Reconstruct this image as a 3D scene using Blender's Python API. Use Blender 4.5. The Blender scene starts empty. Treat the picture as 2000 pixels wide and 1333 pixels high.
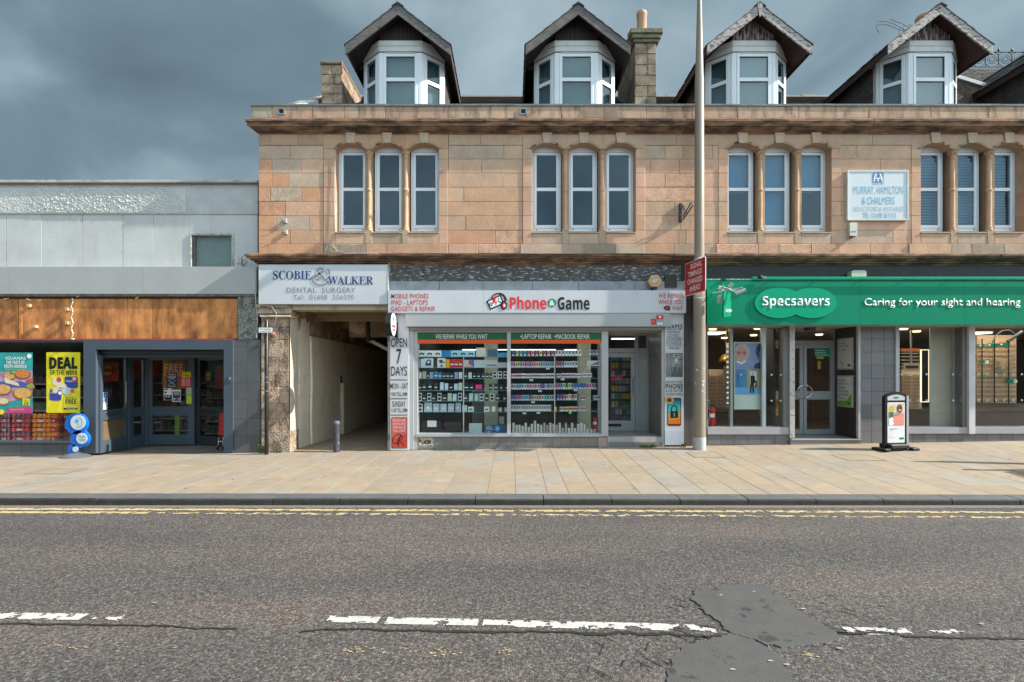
import bpy, math, random
from mathutils import Vector, Matrix
R=random.Random(7)
C=bpy.context.scene.collection
S=bpy.context.scene
rad=math.radians
# ---------------------------------------------------------------- camera, sky, sun, exposure
D=10.9; CZ=1.576
cam=bpy.data.cameras.new('camera'); co=bpy.data.objects.new('camera',cam); C.objects.link(co)
co.location=(0,-D,CZ); co.rotation_euler=(rad(90),0,0)
cam.sensor_width=36; cam.lens=18; cam.shift_y=0.03425; cam.clip_end=2000; cam.clip_start=.05
S.camera=co
S.view_settings.view_transform='Standard'; S.view_settings.look='None'; S.view_settings.gamma=1
S.view_settings.exposure=0.85; S.view_settings.use_curve_mapping=False
SUN=Vector((4.0,-.62,2.85)).normalized()
el=math.asin(SUN.z); az=math.atan2(SUN.x,SUN.y)
sl=bpy.data.lights.new('sun','SUN'); sl.energy=5.0; sl.angle=rad(.55); sl.color=(1,.93,.83)
so=bpy.data.objects.new('sun',sl); C.objects.link(so); so.rotation_euler=SUN.to_track_quat('Z','Y').to_euler()
W=bpy.data.worlds.new('World'); S.world=W; W.use_nodes=True
nt=W.node_tree; nt.nodes.clear()
def nn(t,k,**kw):
    n=t.nodes.new(k)
    for a,b in kw.items(): setattr(n,a,b)
    return n
def ramp(t,stops,src=None):
    n=nn(t,'ShaderNodeValToRGB'); e=n.color_ramp.elements
    while len(e)<len(stops): e.new(.5)
    for i,(p,c) in enumerate(stops):
        e[i].position=p; e[i].color=tuple(c)+(1,) if len(c)==3 else c
    if src is not None: t.links.new(src,n.inputs[0])
    return n
def g(v): return (v,v,v)
L=nt.links.new
sky=nn(nt,'ShaderNodeTexSky',sky_type='NISHITA'); sky.sun_disc=False; sky.sun_elevation=el; sky.sun_rotation=az
sky.air_density=1.2; sky.dust_density=1.5; sky.ozone_density=1.5
tc=nn(nt,'ShaderNodeTexCoord')
mp=nn(nt,'ShaderNodeMapping'); mp.inputs['Scale'].default_value=(1,1,1.9); mp.inputs['Location'].default_value=(.35,.0,.15)
L(tc.outputs['Generated'],mp.inputs[0])
n1=nn(nt,'ShaderNodeTexNoise'); n1.inputs['Scale'].default_value=2.1; n1.inputs['Detail'].default_value=7; n1.inputs['Roughness'].default_value=.5; n1.inputs['Distortion'].default_value=.35
L(mp.outputs[0],n1.inputs['Vector'])
sep=nn(nt,'ShaderNodeSeparateXYZ'); L(tc.outputs['Generated'],sep.inputs[0])
# heavy cloud bank to the west, thinning towards the sun
mr=nn(nt,'ShaderNodeMapRange'); mr.inputs[1].default_value=-.75; mr.inputs[2].default_value=.25; mr.inputs[3].default_value=-.17; mr.inputs[4].default_value=.13
L(sep.outputs[0],mr.inputs[0])
ad=nn(nt,'ShaderNodeMath',operation='ADD'); L(n1.outputs[0],ad.inputs[0]); L(mr.outputs[0],ad.inputs[1])
CK=5.2
def ck(c): return tuple(x*CK for x in c)
cl=ramp(nt,[(.24,(.098,.148,.180)),(.40,(.155,.225,.265)),(.52,(.262,.355,.405)),(.66,(.385,.485,.535)),(.85,(.48,.565,.60))],ad.outputs[0])
# sky brightened behind the camera, added as fill light for the facade
dt=nn(nt,'ShaderNodeVectorMath',operation='DOT_PRODUCT'); L(tc.outputs['Generated'],dt.inputs[0]); dt.inputs[1].default_value=(.42,-.84,.34)
m2=nn(nt,'ShaderNodeMapRange'); m2.inputs[1].default_value=-.05; m2.inputs[2].default_value=.9; m2.inputs[3].default_value=1.0; m2.inputs[4].default_value=4.1
L(dt.outputs['Value'],m2.inputs[0])
vs=nn(nt,'ShaderNodeVectorMath',operation='SCALE'); L(cl.outputs[0],vs.inputs[0]); L(m2.outputs[0],vs.inputs['Scale'])
vs2=nn(nt,'ShaderNodeVectorMath',operation='SCALE'); L(vs.outputs[0],vs2.inputs[0]); vs2.inputs['Scale'].default_value=CK
mx=nn(nt,'ShaderNodeMix',data_type='RGBA'); mx.inputs[0].default_value=.93
L(sky.outputs[0],mx.inputs[6]); L(vs2.outputs[0],mx.inputs[7])
bg=nn(nt,'ShaderNodeBackground'); bg.inputs[1].default_value=.12; L(mx.outputs[2],bg.inputs[0])
wo=nn(nt,'ShaderNodeOutputWorld'); L(bg.outputs[0],wo.inputs[0])
# ---------------------------------------------------------------- materials
MATS={}
def M(name,col,rough=.7,var=.12,vs=3.0,bump=.15,bs=60,metal=0,objcol=False,dirt=None,ds=2.0,dstretch=(1,1,1),dlo=.5,dhi=.62,damt=.8,bd=.01,spec=.4,fine=.0):
    if name in MATS: return MATS[name]
    m=bpy.data.materials.new(name); m.use_nodes=True; t=m.node_tree; t.nodes.clear(); l=t.links.new
    o=nn(t,'ShaderNodeOutputMaterial'); b=nn(t,'ShaderNodeBsdfPrincipled'); l(b.outputs[0],o.inputs[0])
    b.inputs['Roughness'].default_value=rough; b.inputs['Metallic'].default_value=metal; b.inputs['Specular IOR Level'].default_value=spec
    ge=nn(t,'ShaderNodeNewGeometry'); P0=ge.outputs['Position']
    if objcol:
        oi=nn(t,'ShaderNodeObjectInfo'); base=oi.outputs['Color']
    else:
        rgb=nn(t,'ShaderNodeRGB'); rgb.outputs[0].default_value=tuple(col)+(1,); base=rgb.outputs[0]
    if var>0:
        n=nn(t,'ShaderNodeTexNoise'); n.inputs['Scale'].default_value=vs; n.inputs['Detail'].default_value=8; n.inputs['Roughness'].default_value=.6; l(P0,n.inputs['Vector'])
        r=nn(t,'ShaderNodeMapRange'); r.inputs[1].default_value=.3; r.inputs[2].default_value=.7; r.inputs[3].default_value=1-var; r.inputs[4].default_value=1+var; l(n.outputs[0],r.inputs[0])
        v=nn(t,'ShaderNodeVectorMath',operation='SCALE'); l(base,v.inputs[0]); l(r.outputs[0],v.inputs['Scale']); base=v.outputs[0]
    if fine>0:
        n=nn(t,'ShaderNodeTexNoise'); n.inputs['Scale'].default_value=bs*1.2; n.inputs['Detail'].default_value=3; l(P0,n.inputs['Vector'])
        r=nn(t,'ShaderNodeMapRange'); r.inputs[1].default_value=.3; r.inputs[2].default_value=.7; r.inputs[3].default_value=1-fine; r.inputs[4].default_value=1+fine; l(n.outputs[0],r.inputs[0])
        v=nn(t,'ShaderNodeVectorMath',operation='SCALE'); l(base,v.inputs[0]); l(r.outputs[0],v.inputs['Scale']); base=v.outputs[0]
    if dirt:
        mp=nn(t,'ShaderNodeMapping'); mp.inputs['Scale'].default_value=dstretch; l(P0,mp.inputs[0])
        n=nn(t,'ShaderNodeTexNoise'); n.inputs['Scale'].default_value=ds; n.inputs['Detail'].default_value=9; n.inputs['Roughness'].default_value=.65; l(mp.outputs[0],n.inputs['Vector'])
        r=nn(t,'ShaderNodeMapRange'); r.inputs[1].default_value=dlo; r.inputs[2].default_value=dhi; r.inputs[3].default_value=0; r.inputs[4].default_value=damt; l(n.outputs[0],r.inputs[0])
        x=nn(t,'ShaderNodeMix',data_type='RGBA'); l(r.outputs[0],x.inputs[0]); l(base,x.inputs[6]); x.inputs[7].default_value=tuple(dirt)+(1,); base=x.outputs[2]
    l(base,b.inputs['Base Color'])
    if bump>0:
        n=nn(t,'ShaderNodeTexNoise'); n.inputs['Scale'].default_value=bs; n.inputs['Detail'].default_value=6; l(P0,n.inputs['Vector'])
        u=nn(t,'ShaderNodeBump'); u.inputs['Strength'].default_value=bump; u.inputs['Distance'].default_value=bd; l(n.outputs[0],u.inputs['Height']); l(u.outputs[0],b.inputs['Normal'])
    MATS[name]=m; return m
def EM(name,col,s):
    if name in MATS: return MATS[name]
    m=bpy.data.materials.new(name); m.use_nodes=True; t=m.node_tree; t.nodes.clear()
    o=nn(t,'ShaderNodeOutputMaterial'); e=nn(t,'ShaderNodeEmission'); e.inputs[0].default_value=tuple(col)+(1,); e.inputs[1].default_value=s
    t.links.new(e.outputs[0],o.inputs[0]); MATS[name]=m; return m
def GL(name,ior=1.5,tint=(.92,.96,.95),rough=0.0,mul=1.6,wave=.0,gcol=(1,1,1)):
    m=bpy.data.materials.new(name); m.use_nodes=True; t=m.node_tree; t.nodes.clear(); l=t.links.new
    o=nn(t,'ShaderNodeOutputMaterial'); tr=nn(t,'ShaderNodeBsdfTransparent'); tr.inputs[0].default_value=tint+(1,)
    gl=nn(t,'ShaderNodeBsdfGlossy'); gl.inputs[0].default_value=gcol+(1,); gl.inputs['Roughness'].default_value=rough
    f=nn(t,'ShaderNodeFresnel'); gb=nn(t,'ShaderNodeNewGeometry'); io=nn(t,'ShaderNodeMath',operation='MULTIPLY_ADD'); io.inputs[1].default_value=1/ior-ior; io.inputs[2].default_value=ior; l(gb.outputs['Backfacing'],io.inputs[0]); l(io.outputs[0],f.inputs[0])
    k=nn(t,'ShaderNodeMath',operation='MULTIPLY',use_clamp=True); k.inputs[1].default_value=mul; l(f.outputs[0],k.inputs[0])
    x=nn(t,'ShaderNodeMixShader'); l(k.outputs[0],x.inputs[0]); l(tr.outputs[0],x.inputs[1]); l(gl.outputs[0],x.inputs[2]); l(x.outputs[0],o.inputs[0])
    if wave:
        ge=nn(t,'ShaderNodeNewGeometry'); n=nn(t,'ShaderNodeTexNoise'); n.inputs['Scale'].default_value=1.3; l(ge.outputs['Position'],n.inputs['Vector'])
        u=nn(t,'ShaderNodeBump'); u.inputs['Strength'].default_value=wave; u.inputs['Distance'].default_value=.02; l(n.outputs[0],u.inputs['Height']); l(u.outputs[0],gl.inputs['Normal'])
    MATS[name]=m; return m
OC=lambda:M('dyed',g(.5),rough=.45,var=.05,objcol=True,bump=0)
glass=GL('shop_glass',tint=(.97,.985,.98),mul=.55,wave=.15)
tallglass=GL('tall_window_glass',tint=(.72,.84,.92),mul=.8,wave=.05,gcol=(.80,.92,1))
upglass=GL('window_glass',tint=(.74,.83,.85),mul=1.3,wave=.25)
# ---------------------------------------------------------------- mesh helpers
def P(x,y,d=0.0):
    k=(D+d)/1000; return Vector(((x-1000)*k,d,(735-y)*k+CZ))
def X(x,d=0.0): return (x-1000)*(D+d)/1000
def Z(y,d=0.0): return (735-y)*(D+d)/1000+CZ
WO={}
def wo_(p): return WO.get(p.name,Vector((0,0,0))) if p else Vector((0,0,0))
def link(name,me,parent=None,loc=None):
    o=bpy.data.objects.new(name,me); C.objects.link(o)
    if parent: o.parent=parent
    pw=wo_(parent)
    if loc is None: o.location=-pw if parent else (0,0,0); WO[o.name]=Vector((0,0,0))
    else: o.location=Vector(loc)-pw; WO[o.name]=Vector(loc)
    return o
LAB={}
def tag(o,label=None,cat=None,group=None,kind=None):
    if label: o['label']=label; LAB[label]=o
    if cat: o['category']=cat
    if group: o['group']=group
    if kind: o['kind']=kind
    return o
def thing(name,label,cat,loc=(0,0,0),group=None,kind=None):
    o=link(name,None,None,loc); o.empty_display_size=.2
    return tag(o,label,cat,group,kind)
def struct(name,loc=(0,0,0)):
    o=link(name,None,None,loc); o['kind']='structure'; return o
class MB:
    def __init__(s): s.v=[];s.f=[];s.m=[];s.mats=[]
    def mi(s,mat):
        if mat is None: return 0
        if mat not in s.mats: s.mats.append(mat)
        return s.mats.index(mat)
    def add(s,vs,fs,mat=None):
        n=len(s.v); k=s.mi(mat); s.v+= [tuple(v) for v in vs]
        for f in fs: s.f.append([n+i for i in f]); s.m.append(k)
    def box(s,x0,x1,y0,y1,z0,z1,mat=None,ch=0):
        if ch<=0:
            s.add([(x0,y0,z0),(x1,y0,z0),(x1,y1,z0),(x0,y1,z0),(x0,y0,z1),(x1,y0,z1),(x1,y1,z1),(x0,y1,z1)],
              [(0,1,5,4),(1,2,6,5),(2,3,7,6),(3,0,4,7),(4,5,6,7),(3,2,1,0)],mat)
        else:
            a=min(ch,(x1-x0)*.3,(z1-z0)*.3)
            s.add([(x0+a,y0,z0+a),(x1-a,y0,z0+a),(x1-a,y0,z1-a),(x0+a,y0,z1-a),
                   (x0,y0+a,z0),(x1,y0+a,z0),(x1,y0+a,z1),(x0,y0+a,z1),
                   (x0,y1,z0),(x1,y1,z0),(x1,y1,z1),(x0,y1,z1)],
              [(0,1,2,3),(0,4,5,1),(1,5,6,2),(2,6,7,3),(3,7,4,0),(4,8,9,5),(5,9,10,6),(6,10,11,7),(7,11,8,4),(11,10,9,8)],mat)
        return s
    def pbox(s,x0,x1,y0,y1,d0,d1,mat=None,ch=0):
        return s.box(X(x0,d0),X(x1,d0),d0,d1,Z(y1,d0),Z(y0,d0),mat,ch)
    def prism(s,pts,y0,y1,mat=None):
        n=len(pts); vs=[(x,y0,z) for x,z in pts]+[(x,y1,z) for x,z in pts]
        a=sum(pts[i][0]*pts[(i+1)%n][1]-pts[(i+1)%n][0]*pts[i][1] for i in range(n))
        fr=list(range(n)); bk=[n+i for i in reversed(range(n))]; sd=[(i,n+i,n+(i+1)%n,(i+1)%n) for i in range(n)]
        if a<0: fr.reverse(); bk.reverse(); sd=[tuple(reversed(q)) for q in sd]
        s.add(vs,[fr,bk]+sd,mat); return s
    def pprism(s,pts,d0,d1,mat=None):
        return s.prism([(X(x,d0),Z(y,d0)) for x,y in pts],d0,d1,mat)
    def xprism(s,pts,x0,x1,mat=None,mit0=0,mit1=0):   # pts (y,z)
        n=len(pts); vs=[(x0+mit0*y,y,z) for y,z in pts]+[(x1+mit1*y,y,z) for y,z in pts]
        s.add(vs,[list(range(n)),[n+i for i in reversed(range(n))]]+[(i,n+i,n+(i+1)%n,(i+1)%n) for i in range(n)],mat); return s
    def tube(s,pts,r,n=8,mat=None,cap=True):
        pts=[Vector(p) for p in pts]; rs=r if isinstance(r,(list,tuple)) else [r]*len(pts); vs=[];fs=[]
        for i,p in enumerate(pts):
            t=(pts[min(i+1,len(pts)-1)]-pts[max(i-1,0)]).normalized()
            u=t.cross(Vector((0,0,1)))
            if u.length<.05: u=t.cross(Vector((1,0,0)))
            u.normalize(); w=t.cross(u)
            for k in range(n):
                a=2*math.pi*k/n; vs.append(p+u*math.cos(a)*rs[i]+w*math.sin(a)*rs[i])
        for i in range(len(pts)-1):
            for k in range(n): fs.append((i*n+k,i*n+(k+1)%n,(i+1)*n+(k+1)%n,(i+1)*n+k))
        if cap: fs.append(list(range(n))[::-1]); fs.append([(len(pts)-1)*n+k for k in range(n)])
        s.add(vs,fs,mat); return s
    def lathe(s,prof,cx,cy,n=16,mat=None,lob=0,sq=1):  # prof (r,z)
        vs=[];fs=[]
        for r,z in prof:
            for k in range(n):
                a=2*math.pi*k/n; q=r*(1+lob*(k%2)); vs.append((cx+math.cos(a)*q,cy+math.sin(a)*q*sq,z))
        m=len(prof)
        for i in range(m-1):
            for k in range(n): fs.append((i*n+k,i*n+(k+1)%n,(i+1)*n+(k+1)%n,(i+1)*n+k))
        fs.append(list(range(n))[::-1]); fs.append([(m-1)*n+k for k in range(n)])
        s.add(vs,fs,mat); return s
    def disc(s,cx,cz,r,y0,y1,mat=None,n=24,rz=None):
        rz=rz or r
        return s.prism([(cx+r*math.cos(2*math.pi*k/n),cz+rz*math.sin(2*math.pi*k/n)) for k in range(n)],y0,y1,mat)
    def pdisc(s,x,y,r,d0,d1,mat=None,n=24,ry=None):
        k=(D+d0)/1000; return s.disc(X(x,d0),Z(y,d0),r*k,d0,d1,mat,n,(ry or r)*k)
    def xdisc(s,x0,x1,cy,cz,r,mat=None,n=28,rz=None):
        rz=rz or r; pts=[(cy+r*math.cos(2*math.pi*k/n),cz+rz*math.sin(2*math.pi*k/n)) for k in range(n)]
        return s.xprism(pts,x0,x1,mat)
    def mesh(s,name,smooth=None):
        me=bpy.data.meshes.new(name); me.from_pydata(s.v,[],s.f)
        for m in s.mats: me.materials.append(m)
        if len(s.mats)>1: me.polygons.foreach_set('material_index',s.m)
        if smooth:
            me.polygons.foreach_set('use_smooth',[True]*len(me.polygons)); me.set_sharp_from_angle(angle=rad(smooth))
        me.update(); return me
    def build(s,name,parent=None,loc=None,smooth=None,col=None,**kw):
        if loc is not None: s.v=[(a-loc[0],b-loc[1],c-loc[2]) for a,b,c in s.v]
        o=link(name,s.mesh(name,smooth),parent,loc)
        if col: o.color=tuple(col)+(1,)
        return tag(o,**kw)
CACHE={}
def piece(name,w,h,t,mat,parent,loc,col=None,rz=0,ch=.004,jit=0):
    k=(name,round(w,3),round(h,3),t,mat.name,ch)
    if k not in CACHE:
        m=MB(); m.box(-w/2,w/2,0,t,-h/2,h/2,mat,ch); CACHE[k]=m.mesh(name)
    o=link(name,CACHE[k],parent,loc)
    o.rotation_euler=(R.uniform(-jit,jit),0,rz+R.uniform(-jit,jit))
    if col: o.color=tuple(col)+(1,)
    return o
def jc(c,a=.1,h=.03):
    k=1+R.uniform(-a,a); return tuple(max(0,x*k*(1+R.uniform(-h,h))) for x in c)
# ---------------------------------------------------------------- lettering (batch-fitted)
TX=[]
def bold(s): return ''.join(chr(0x1D5D4+ord(c)-65) if 'A'<=c<='Z' else (chr(0x1D5EE+ord(c)-97) if 'a'<=c<='z' else (chr(0x1D7EC+ord(c)-48) if '0'<=c<='9' else c)) for c in s)
def serif(s): return ''.join(chr(0x1D400+ord(c)-65) if 'A'<=c<='Z' else c for c in s)
def T(s,box,y,mat,parent,off=0.0,ext=.004,sp=1.0,shear=0,name='lettering',world=True,rot=None):
    """box=(x0,x1,ytop,ybottom) in photo pixels at depth y, or metres in the parent's frame when world=False"""
    TX.append((s,box,y,mat,parent,off,ext,sp,shear,name,world,rot))
def flush_text():
    objs=[]
    for q in TX:
        cu=bpy.data.curves.new('lettering','FONT'); cu.body=q[0]; cu.size=1; cu.offset=q[5]; cu.space_character=q[7]; cu.shear=q[8]; cu.resolution_u=3
        cu.align_x='CENTER' if '\n' in q[0] else 'LEFT'
        o=bpy.data.objects.new('tmp',cu); C.objects.link(o); objs.append(o)
    bpy.context.view_layer.update(); dg=bpy.context.evaluated_depsgraph_get()
    for q,o in zip(TX,objs):
        s,box,y,mat,parent,off,ext,sp,shear,name,world,rot=q
        me=bpy.data.meshes.new_from_object(o.evaluated_get(dg))
        xs=[v.co.x for v in me.vertices]; ys=[v.co.y for v in me.vertices]
        if not xs: continue
        a0,a1,b0,b1=min(xs),max(xs),min(ys),max(ys)
        if world: x0,x1=X(box[0],y),X(box[1],y); z1,z0=Z(box[2],y),Z(box[3],y)
        else: x0,x1,z1,z0=box
        fx=(x1-x0)/(a1-a0); fz=(z1-z0)/(b1-b0)
        for v in me.vertices:
            v.co=(x0+(v.co.x-a0)*fx, y, z0+(v.co.y-b0)*fz)
        # give the letters thickness: sheet plus offset skin is enough at this size
        me.materials.clear(); me.materials.append(mat)
        for p in me.polygons: p.material_index=0
        if world: t=link(name,me,parent)
        else:
            t=bpy.data.objects.new(name,me); C.objects.link(t); t.parent=parent
            if rot: t.rotation_euler=rot
        if ext>.003:
            md=t.modifiers.new('thickness','SOLIDIFY'); md.thickness=ext; md.offset=0
    for o in objs:
        cu=o.data; bpy.data.objects.remove(o); bpy.data.curves.remove(cu)
# ---------------------------------------------------------------- ground
def gz(x,y):
    xc=max(-14,min(14,x)); zf=.03+.0155*xc; zk=-.07-.0015*xc
    t=max(0,min(1,-y/3.75)); return zf*(1-t)+zk*t
RZ=-.17
def asphalt():
    m=bpy.data.materials.new('asphalt'); m.use_nodes=True; t=m.node_tree; t.nodes.clear(); l=t.links.new
    o=nn(t,'ShaderNodeOutputMaterial'); b=nn(t,'ShaderNodeBsdfPrincipled'); l(b.outputs[0],o.inputs[0]); b.inputs['Roughness'].default_value=.82; b.inputs['Specular IOR Level'].default_value=.3
    ge=nn(t,'ShaderNodeNewGeometry'); p=ge.outputs['Position']
    v=nn(t,'ShaderNodeTexVoronoi'); v.inputs['Scale'].default_value=62; l(p,v.inputs['Vector'])
    sp=nn(t,'ShaderNodeSeparateColor'); l(v.outputs['Color'],sp.inputs[0])
    r=ramp(t,[(0,(.070,.068,.067)),(.30,(.096,.092,.090)),(.55,(.124,.115,.111)),(.8,(.155,.137,.130)),(.96,(.20,.195,.19)),(1,(.24,.125,.09))],sp.outputs[0])
    n=nn(t,'ShaderNodeTexNoise'); n.inputs['Scale'].default_value=1.0; n.inputs['Detail'].default_value=6
    mpp=nn(t,'ShaderNodeMapping'); mpp.inputs['Scale'].default_value=(.28,1.15,1); l(p,mpp.inputs[0]); l(mpp.outputs[0],n.inputs['Vector'])
    r2=ramp(t,[(.3,(.74,.76,.79)),(.5,(.95,.93,.91)),(.7,(1.2,1.08,1.02))],n.outputs[0])
    mx=nn(t,'ShaderNodeMix',data_type='RGBA',blend_type='MULTIPLY'); mx.inputs[0].default_value=1; l(r.outputs[0],mx.inputs[6]); l(r2.outputs[0],mx.inputs[7])
    # gaps of dark binder between the chippings
    v2=nn(t,'ShaderNodeTexVoronoi',feature='DISTANCE_TO_EDGE'); v2.inputs['Scale'].default_value=62; l(p,v2.inputs['Vector'])
    n3=nn(t,'ShaderNodeTexNoise'); n3.inputs['Scale'].default_value=48; n3.inputs['Detail'].default_value=4; l(p,n3.inputs['Vector'])
    r3=nn(t,'ShaderNodeMapRange'); r3.inputs[1].default_value=.0; r3.inputs[2].default_value=.12; r3.inputs[3].default_value=.5; r3.inputs[4].default_value=1; l(v2.outputs[0],r3.inputs[0])
    r4=nn(t,'ShaderNodeMapRange'); r4.inputs[1].default_value=.42; r4.inputs[2].default_value=.56; r4.inputs[3].default_value=.62; r4.inputs[4].default_value=1.06; l(n3.outputs[0],r4.inputs[0])
    mu=nn(t,'ShaderNodeMath',operation='MULTIPLY'); l(r3.outputs[0],mu.inputs[0]); l(r4.outputs[0],mu.inputs[1])
    sc=nn(t,'ShaderNodeVectorMath',operation='SCALE'); l(mx.outputs[2],sc.inputs[0]); l(mu.outputs[0],sc.inputs['Scale'])
    l(sc.outputs[0],b.inputs['Base Color'])
    h=nn(t,'ShaderNodeMath',operation='MULTIPLY'); l(v2.outputs[0],h.inputs[0]); l(n3.outputs[0],h.inputs[1])
    hh=nn(t,'ShaderNodeMath',operation='MULTIPLY_ADD'); l(n3.outputs[0],hh.inputs[0]); hh.inputs[1].default_value=.5; l(h.outputs[0],hh.inputs[2])
    u=nn(t,'ShaderNodeBump'); u.inputs['Strength'].default_value=.75; u.inputs['Distance'].default_value=.014; l(hh.outputs[0],u.inputs['Height']); l(u.outputs[0],b.inputs['Normal'])
    return m
asph=asphalt()
m=MB(); m.box(-300,300,-300,300,-.6,-.35,M('earth',(.09,.085,.08))); m.build('ground',kind='structure')
m=MB()
nx=60
m.add([(-60,-4.0,RZ),(60,-4.0,RZ),(60,-13,RZ),(-60,-13,RZ),(-60,-4.0,-.34),(60,-4,-.34),(60,-13,-.34),(-60,-13,-.34)],[(3,2,1,0),(0,1,5,4),(1,2,6,5),(2,3,7,6),(3,0,4,7)],asph)
road=m.build('road',kind='structure')
# far side footway behind the camera
m=MB(); m.box(-60,60,-17,-13.004,-.34,-.06,M('far_slabs',(.2,.17,.13),var=.2)); m.build('far_pavement',kind='structure')
# paving
pav=struct('pavement')
slabm=M('paving_stone',g(.5),rough=.8,var=.10,vs=5,objcol=True,bump=.12,bs=90,dirt=(.12,.10,.08),ds=1.6,dlo=.58,dhi=.8,damt=.35,fine=.06)
m=MB()
xs=[-40,-14]+[i for i in range(-13,14)]+[14,40]
ys=[12,0,-3.75]
vs=[(x,y,gz(x,y)-.03) for x in xs for y in ys]; n=len(ys)
fs=[(i*n+j,i*n+j+1,(i+1)*n+j+1,(i+1)*n+j) for i in range(len(xs)-1) for j in range(n-1)]
m.add(vs,fs,M('joint_sand',(.15,.125,.09),bump=.2)); m.build('bedding',pav)
slabs=[]
x=-13.2
while x<13.2:
    w=R.choice([.3,.4,.4,.45,.5,.6]) ; y=-3.735; first=R.uniform(.3,.7)
    while y<0.3:
        ln=first if y==-3.735 else R.choice([.45,.6,.6,.75]); y1=y+ln
        if y1>-.15: y1=.0
        slabs.append((x,x+w,y,y1))
        y=y1
        if y>=0: break
    x+=w
def slab_geo(m,s,gap=.0019,mat=slabm):
    x0,x1,y0,y1=s; x0+=gap;x1-=gap;y0+=gap;y1-=gap; dz=R.uniform(-.0012,.0012); c=.003
    def v(x,y,h): return (x,y,gz(x,y)+h+dz)
    m.add([v(x0,y0,-.028),v(x1,y0,-.028),v(x1,y1,-.028),v(x0,y1,-.028),v(x0,y0,-c),v(x1,y0,-c),v(x1,y1,-c),v(x0,y1,-c),
           v(x0+c,y0+c,0),v(x1-c,y0+c,0),v(x1-c,y1-c,0),v(x0+c,y1-c,0)],
          [(8,9,10,11),(4,5,9,8),(5,6,10,9),(6,7,11,10),(7,4,8,11),(0,1,5,4),(1,2,6,5),(2,3,7,6),(3,0,4,7)],mat)
def slabcol():
    return jc(R.choice([(.288,.232,.172),(.288,.232,.172),(.282,.230,.176),(.274,.230,.182),(.292,.228,.164),(.268,.234,.196)]),.06,.012)
def vis(s):
    xc=(s[0]+s[1])/2; yc=(s[2]+s[3])/2; d=D+yc
    if abs(xc)/d>1.02: return 0
    return (s[1]-s[0])*(s[3]-s[2])/d**3
slabs.sort(key=vis,reverse=True)
for s in slabs[:290]:
    m=MB(); slab_geo(m,s); m.build('paving_slab',pav,col=slabcol())
cols=[M('paving_buff_%d'%i,jc((.285,.231,.174),.06),rough=.8,var=.12,vs=5,bump=.12,bs=90,fine=.06) for i in range(4)]
m=MB()
for s in slabs[290:]: slab_geo(m,s,mat=R.choice(cols))
m.build('edge_paving_slabs',pav,kind='stuff')
# kerb
kerb=struct('kerb')
km=M('kerb_granite',(.095,.10,.105),rough=.7,var=.15,bump=.5,bs=55,bd=.012,dirt=(.17,.15,.12),ds=4,dlo=.55,dhi=.7,damt=.5,fine=.15)
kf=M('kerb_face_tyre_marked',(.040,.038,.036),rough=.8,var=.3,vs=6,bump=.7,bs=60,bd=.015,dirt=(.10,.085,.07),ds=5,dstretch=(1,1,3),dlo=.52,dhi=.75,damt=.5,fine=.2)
x=-14.3
while x<14.5:
    w=.915+R.uniform(-.01,.01) if x>-5 else 1.45
    x0,x1=x+.006,x+w-.006; m=MB(); dz=R.uniform(-.003,.003)
    a=gz(x0,-3.75)+dz; b=gz(x1,-3.75)+dz
    yb,yf=-3.755,-4.0
    pr=lambda z:[(yb,-.32),(yb,z),(yf+.035,z-.004),(yf+.012,z-.010),(yf,z-.03),(yf+.004,-.32)]
    va=[(x0,y,z) for y,z in pr(a)]; vb=[(x1,y,z) for y,z in pr(b)]
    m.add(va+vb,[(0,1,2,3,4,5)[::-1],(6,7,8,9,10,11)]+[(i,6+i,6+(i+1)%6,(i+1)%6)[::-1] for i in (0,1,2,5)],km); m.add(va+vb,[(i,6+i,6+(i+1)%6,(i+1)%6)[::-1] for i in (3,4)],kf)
    m.build('kerb_stone',kerb); x+=w
# gutter dust strip
def ribbon(pts,wid,z,mat,m=None,jag=0):
    m=m or MB(); vs=[];n=len(pts)
    for i,(x,y) in enumerate(pts):
        w=wid(i/(n-1)) if callable(wid) else wid
        vs+=[(x,y-w/2-R.uniform(0,jag),z),(x,y+w/2+R.uniform(0,jag),z)]
    m.add(vs,[(2*i,2*i+2,2*i+3,2*i+1) for i in range(n-1)],mat); return m
pts=[(-14+i*.06,-4.06) for i in range(470)]
ribbon(pts,.11,RZ+.004,M('gutter_grit',(.17,.145,.125),bump=.6,bs=120,var=.3,vs=30),jag=.035).build('gutter_grit',kind='stuff')
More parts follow.
